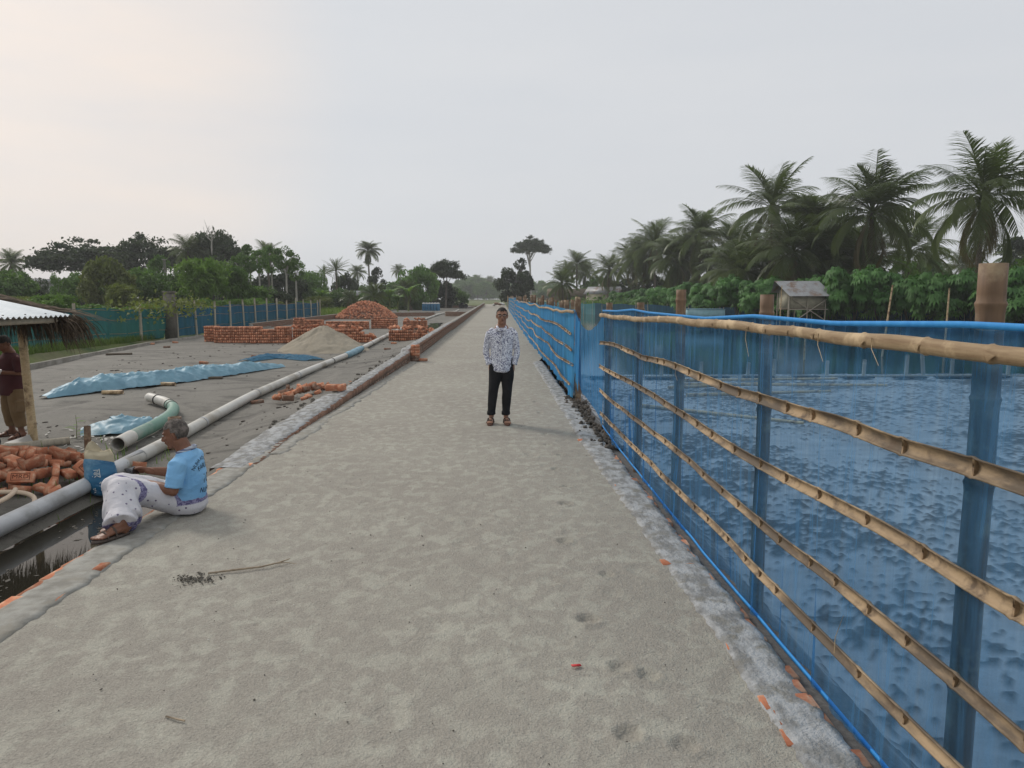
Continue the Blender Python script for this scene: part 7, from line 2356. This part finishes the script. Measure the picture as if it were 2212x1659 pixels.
# ---- the hazy end of the road
G2 = 'hazy trees at the end of the road'
for lab, px, top, hw, Y, kind, kk in [('pale hazy tree left of the road end', 1005, 600, 30, 230, 'round', 0), ('faint umbrella tree just left of the vanishing road', 1022, 596, 26, 250, 'umbrella', 1), ('faint umbrella tree straight down the road', 1045, 600, 22, 270, 'umbrella', 2), ('low hazy tree at the vanishing point of the road', 1062, 614, 24, 290, 'round', 1), ('hazy tree on the right of the vanishing road', 1082, 612, 20, 260, 'round', 2), ('faint low tree at the far left of the vanishing road', 985, 612, 24, 260, 'round', 2), ('broad faint tree closing the view at the very end of the road', 1035, 618, 34, 275, 'round', 0), ('faint grey tree behind the layered tree by the road end', 1012, 606, 30, 220, 'round', 1), ('faint grey tree in the middle of the road end', 1052, 608, 26, 215, 'round', 2), ('faint grey tree at the left of the forked pond tree', 1088, 606, 24, 225, 'round', 0), ('faint low thicket tree right of the very end of the road', 1075, 622, 30, 270, 'round', 2),
                              ('hazy tree behind the tall parasol tree', 1165, 604, 30, 220, 'round', 0), ('hazy tree right of the tall parasol tree', 1192, 612, 26, 200, 'round', 1), ('hazy dark tree left of the young pond palm', 1185, 618, 26, 170, 'round', 2), ('hazy low tree between the parasol tree and the road', 1130, 616, 28, 240, 'round', 1)]:
    tree(lab, px, Y * 1.65, top, hw, .2 if kind == 'round' else .6, kind, 'leaf_mid', kk, group=G2)
palm('faint distant coconut palm straight down the road', 1060, 430, 606, 14, 0, group='far hazy palms')
palm('faint distant coconut palm left of the vanishing road', 1032, 420, 604, 15, 1, group='far hazy palms')
tree('dark forked tree standing by the pond at the end of the fence', 1112, 128, 575, 40, .25, 'round', 'leaf_dark', 0, group='trees at the pond head', stems=2, limbs=7)
tree('small dark crown above the forked pond tree', 1124, 131, 556, 17, .6, 'sparse', 'leaf_dark', 1, group='trees at the pond head')
pt = tree('tall parasol tree with pale forked trunk above the end of the road', 1146, 185, 515, 40, .70, 'umbrella', 'leaf_dark', 1, 'bark_pale', 'trees at the pond head', .26, limbs=9)

# ---- the palm grove across the pond
G3 = 'coconut palms across the pond'
PALMS = [('tallest right coconut palm standing clear at the right edge', 2095, 52, 432, 150, 1), ('big coconut palm second from the right edge', 1862, 62, 462, 128, 0), ('tall coconut palm above the tin hut', 1652, 74, 452, 104, 3), ('bushy coconut palm between the hut palm and the big palm', 1748, 70, 500, 112, 2), ('drooping coconut palm close above the tin hut', 1700, 66, 548, 108, 0), ('coconut palm third in height from the left of the grove', 1503, 98, 512, 74, 0), ('coconut palm just right of the grove middle', 1575, 92, 535, 74, 1), ('small topped coconut palm near the left of the grove', 1408, 112, 530, 62, 3), ('leafy coconut palm filling the left of the grove', 1452, 102, 565, 70, 2), ('coconut palm left of the grove with low fronds', 1362, 122, 566, 54, 0),
         ('coconut palm at the left end of the grove', 1312, 128, 584, 44, 1), ('far coconut palm above the tin shack', 1243, 140, 574, 36, 3), ('far coconut palm beside the shack palm', 1262, 146, 590, 34, 0), ('dim coconut palm left of the shack palm', 1222, 150, 588, 30, 1), ('low coconut palm right of the big palm', 1800, 76, 560, 100, 2), ('coconut palm hanging over the bushes right of the grove middle', 1625, 80, 565, 84, 2), ('low coconut palm in front of the grove left', 1545, 96, 585, 66, 0), ('hazy coconut palm between the two biggest palms', 1985, 105, 590, 60, 0), ('hazy coconut palm behind the trunk of the tallest right palm', 2060, 120, 575, 48, 1), ('hazy low coconut palm at the right edge', 2190, 100, 560, 66, 2), ('coconut palm behind the big palm, fronds meeting the tallest palm', 1945, 74, 545, 90, 3),
         ('shaggy coconut palm low between the hut palm and the bushes', 1590, 72, 590, 92, 2), ('shaggy coconut palm low behind the roof of the tin hut', 1745, 68, 592, 96, 2), ('shaggy low coconut palm right of the shaggy hut palm', 1840, 66, 585, 98, 0), ('coconut palm filling the gap left of the grove middle', 1475, 104, 548, 70, 2), ('coconut palm filling the gap above the left bushes', 1385, 116, 552, 60, 2)]
for lab, px, Y, cpy, fl, k in PALMS:
    palm(lab, px, Y, cpy, fl * 1.12, k, zbase=.2, group=G3, r=.20 if Y < 70 else .17)
palm('young coconut palm leaning over the pond at its far left', 1212, 108, 612, 44, 3, zbase=-.2, group=G3, lean=(-.3, 0))
for lab, px, top, hw, Y, kind, mt, kk in [('dark tree behind the left palms across the pond', 1420, 588, 50, 118, 'round', 'leaf_dark', 0), ('dark tree behind the grove middle', 1530, 590, 55, 108, 'round', 'leaf_dark', 1), ('dark tree behind the hut palms', 1660, 585, 60, 92, 'round', 'leaf_dark', 2), ('dark tree behind the bushy palm', 1760, 575, 60, 86, 'round', 'leaf_dark', 0), ('dark tree under the big palm', 1850, 560, 60, 80, 'round', 'leaf_dark', 1), ('yellow green tree beside the big palm trunk', 1935, 548, 34, 68, 'sparse', 'leaf_bright', 0), ('hazy green tree between the two biggest palms', 1990, 560, 50, 100, 'round', 'leaf_mid', 2), ('hazy tree behind the tallest right palm', 2040, 590, 46, 110, 'round', 'leaf_mid', 1), ('dark tree at the right edge behind the tallest palm', 2180, 505, 55, 92, 'sparse', 'leaf_dark', 1), ('dark low tree right of the tallest palm trunk', 2150, 575, 40, 84, 'round', 'leaf_dark', 0),
                               ('bright green tree cut by the right edge of the view', 2195, 556, 60, 50, 'round', 'leaf_bright', 2), ('dark tree behind the shack across the pond', 1290, 596, 40, 145, 'round', 'leaf_mid', 1), ('dark tree left of the shack across the pond', 1345, 600, 42, 135, 'round', 'leaf_dark', 2)]:
    tree(lab, px, Y, top, hw, .12 if kind == 'round' else .3, kind, mt, kk, group='trees behind the palm grove', zbase=.1)

# ---- row of bushes along the far bank
BM = [bush_mesh(11), bush_mesh(12), bush_mesh(13)]
for m_ in BM: m_.materials.append(M['leaf_bush'])
BUSH = [(2235, 46, 590, 75), (2170, 48, 560, 70), (2085, 50, 575, 65), (2020, 51, 570, 62), (1955, 53, 582, 62), (1890, 54.5, 566, 60), (1835, 56, 560, 56), (1780, 58, 588, 54), (1728, 60, 590, 52), (1678, 62, 594, 50), (1630, 64, 590, 48), (1588, 67, 588, 46), (1545, 71, 598, 44), (1505, 75, 604, 42), (1468, 80, 608, 40), (1432, 86, 612, 36), (1400, 92, 614, 34), (1370, 98, 620, 30), (1342, 106, 624, 26)]
for q, (px, Y, top, hw) in enumerate(BUSH):
    x = px_x(px, Y)
    e = empty('bush', (x, Y, .05), rt.uniform(0, 6.28))
    tag(e, f'{ORD[q]} leafy green bush from the right along the far bank of the pond', 'bush', 'bushes along the far bank')
    R = 1.12 * hw * Y / 1560.0; H = py_z(top, Y) - .05
    o = bpy.data.objects.new('foliage', BM[q % 3]); COL.objects.link(o); o.parent = e; o.scale = (R, R, H / 1.55)
    mb = MB()
    for s in range(5):
        a = rt.uniform(0, 6.28); mb.tube([(.15 * math.cos(a), .15 * math.sin(a), -.1), (R * .35 * math.cos(a), R * .35 * math.sin(a), H * .7)], [.05, .02], 5)
    mb.build('stem', M['bark'], e)
# scrub at the foot of the grove
V_, Q_ = [], []
pts = []
for k in range(5200):
    Y = rt.uniform(44, 128); x = float(bank_x(Y)) + rt.uniform(.5, 9)
    pts.append((x, Y, .15 + abs(rt.normal(0, .7))))
V_, Q_ = leaves(np.array(pts), .42, .5, .4)
o = obj('bank_scrub', mesh_np('bank_scrub', V_, Q_), M['leaf_mid']); tag(o, 'low tangled scrub under the palms across the pond', 'scrub', kind='stuff')

# ---- banana plants by the pale house
def banana(label, px, Y, hgt):
    e = empty('banana_plant', (px_x(px, Y), Y, -.15)); tag(e, label, 'banana plant', 'banana plants behind the yard')
    mb = MB(); mb.tube([(0, 0, 0), (.05, 0, hgt * .55)], [.13, .08], 8); mb.build('stem', M['leaf_olive'], e, True)
    for q in range(8):
        a = q * .8 + rt.uniform(0, .5); ln = hgt * rt.uniform(.5, .7)
        t = np.linspace(0, 1, 9); ang = math.radians(75) - t ** 1.2 * math.radians(rt.uniform(70, 120))
        rr = np.concatenate([[0], np.cumsum(np.cos(ang[:-1]) * ln / 8)]); zz = hgt * .52 + np.concatenate([[0], np.cumsum(np.sin(ang[:-1]) * ln / 8)])
        w = .28 * np.sin(np.clip(t * 1.05 + .05, 0, 1) * math.pi) ** .6
        C = np.stack([rr * math.cos(a), rr * math.sin(a), zz], -1); sd = np.array((-math.sin(a), math.cos(a), 0))
        V = np.stack([C - sd * w[:, None] - (0, 0, .08), C, C + sd * w[:, None] - (0, 0, .08)], 1).reshape(-1, 3)
        i = np.arange(8) * 3
        m2 = MB(); m2.add(V, np.concatenate([np.stack([i, i + 1, i + 4, i + 3], -1), np.stack([i + 1, i + 2, i + 5, i + 4], -1)])); m2.build('leaf', M['leaf_bright'] if q % 3 == 0 else M['leaf_mid'], e, True)
banana('banana plant left of the pale house', 702, 88, 3.2); banana('banana plant right of the pale house', 845, 92, 3.4); banana('banana plant with upright young leaf near the blue sacks', 885, 98, 3.8); banana('small banana plant before the green tree by the sacks', 862, 96, 2.6)

# ---- grass
def grass(name, label, n, xf, yf, h, mat, zf, w=.012):
    x, y = xf(n), yf(n)
    if callable(x): x = x(y)
    z = zf(x, y)
    hh = h * rt.uniform(.5, 1.25, n); a = rt.uniform(0, 6.28, n); ln = rt.uniform(.1, .5, n) * hh
    p0 = np.stack([x, y, z], -1); sd = np.stack([-np.sin(a), np.cos(a), 0 * a], -1) * w
    tip = p0 + np.stack([np.cos(a) * ln, np.sin(a) * ln, hh], -1)
    mid = (p0 + tip) / 2 + np.stack([-np.cos(a) * ln * .15, -np.sin(a) * ln * .15, hh * .1], -1)
    V = np.stack([p0 - sd, p0 + sd, mid + sd * .7, mid - sd * .7, tip], 1).reshape(-1, 3)
    j = np.arange(n) * 5
    o = obj(name, mesh_np(name, V, [np.stack([j, j + 1, j + 2, j + 3], -1), np.stack([j + 3, j + 2, j + 4], -1)]), M[mat])
    tag(o, label, 'grass', kind='stuff')
gy = lambda n: rt.uniform(10, 35, n)
ys_g = gy(26000)
grass('verge_grass', 'bright green grass between the yard kerb and the green net', 26000, lambda n: kerb_x(ys_g) - .12 - rt.uniform(0, 1, n) * (kerb_x(ys_g) - lx(ys_g)), lambda n: ys_g, .30, 'grass', lambda x, y: ground_h(x, y) - .02, .014)
ys_h = rt.uniform(36, 125, 22000)
grass('field_grass', 'tall rough grass behind the net fence and the brick heap', 22000, lambda n: -15.8 - np.abs(rt.normal(0, 9, n)), lambda n: ys_h, .75, 'grass', lambda x, y: ground_h(x, y) - .02, .03)
grass('weed_tuft', 'small green weeds growing by the blue sack and brick pile', 260, lambda n: rt.normal(-5.25, .5, n), lambda n: rt.normal(8.9, .7, n), .14, 'leaf_bright', lambda x, y: np.array([yz(a, b_) for a, b_ in zip(x, y)]), .006)
sp = empty('seedling', (-6.45, 11.0, yz(-6.45, 11.0))); tag(sp, 'small leafy seedling growing in the wet sand behind the sack', 'plant')
mb = MB(); mb.tube([(0, 0, 0), (.02, 0, .2), (.0, .02, .36)], [.006, .005, .002], 5); mb.build('stem', M['leaf_olive'], sp)
for q in range(7):
    a = q * 1.3; z = .06 + .04 * q; m2 = MB(); d = np.array((math.cos(a), math.sin(a), .15)) * .16; s_ = np.array((-math.sin(a), math.cos(a), 0)) * .03
    m2.add([(0, 0, z), tuple(d * .5 + s_ + (0, 0, z)), tuple(d + (0, 0, z - .02)), tuple(d * .5 - s_ + (0, 0, z))], [(0, 1, 2, 3)]); m2.build('leaf', M['leaf_bright'], sp)
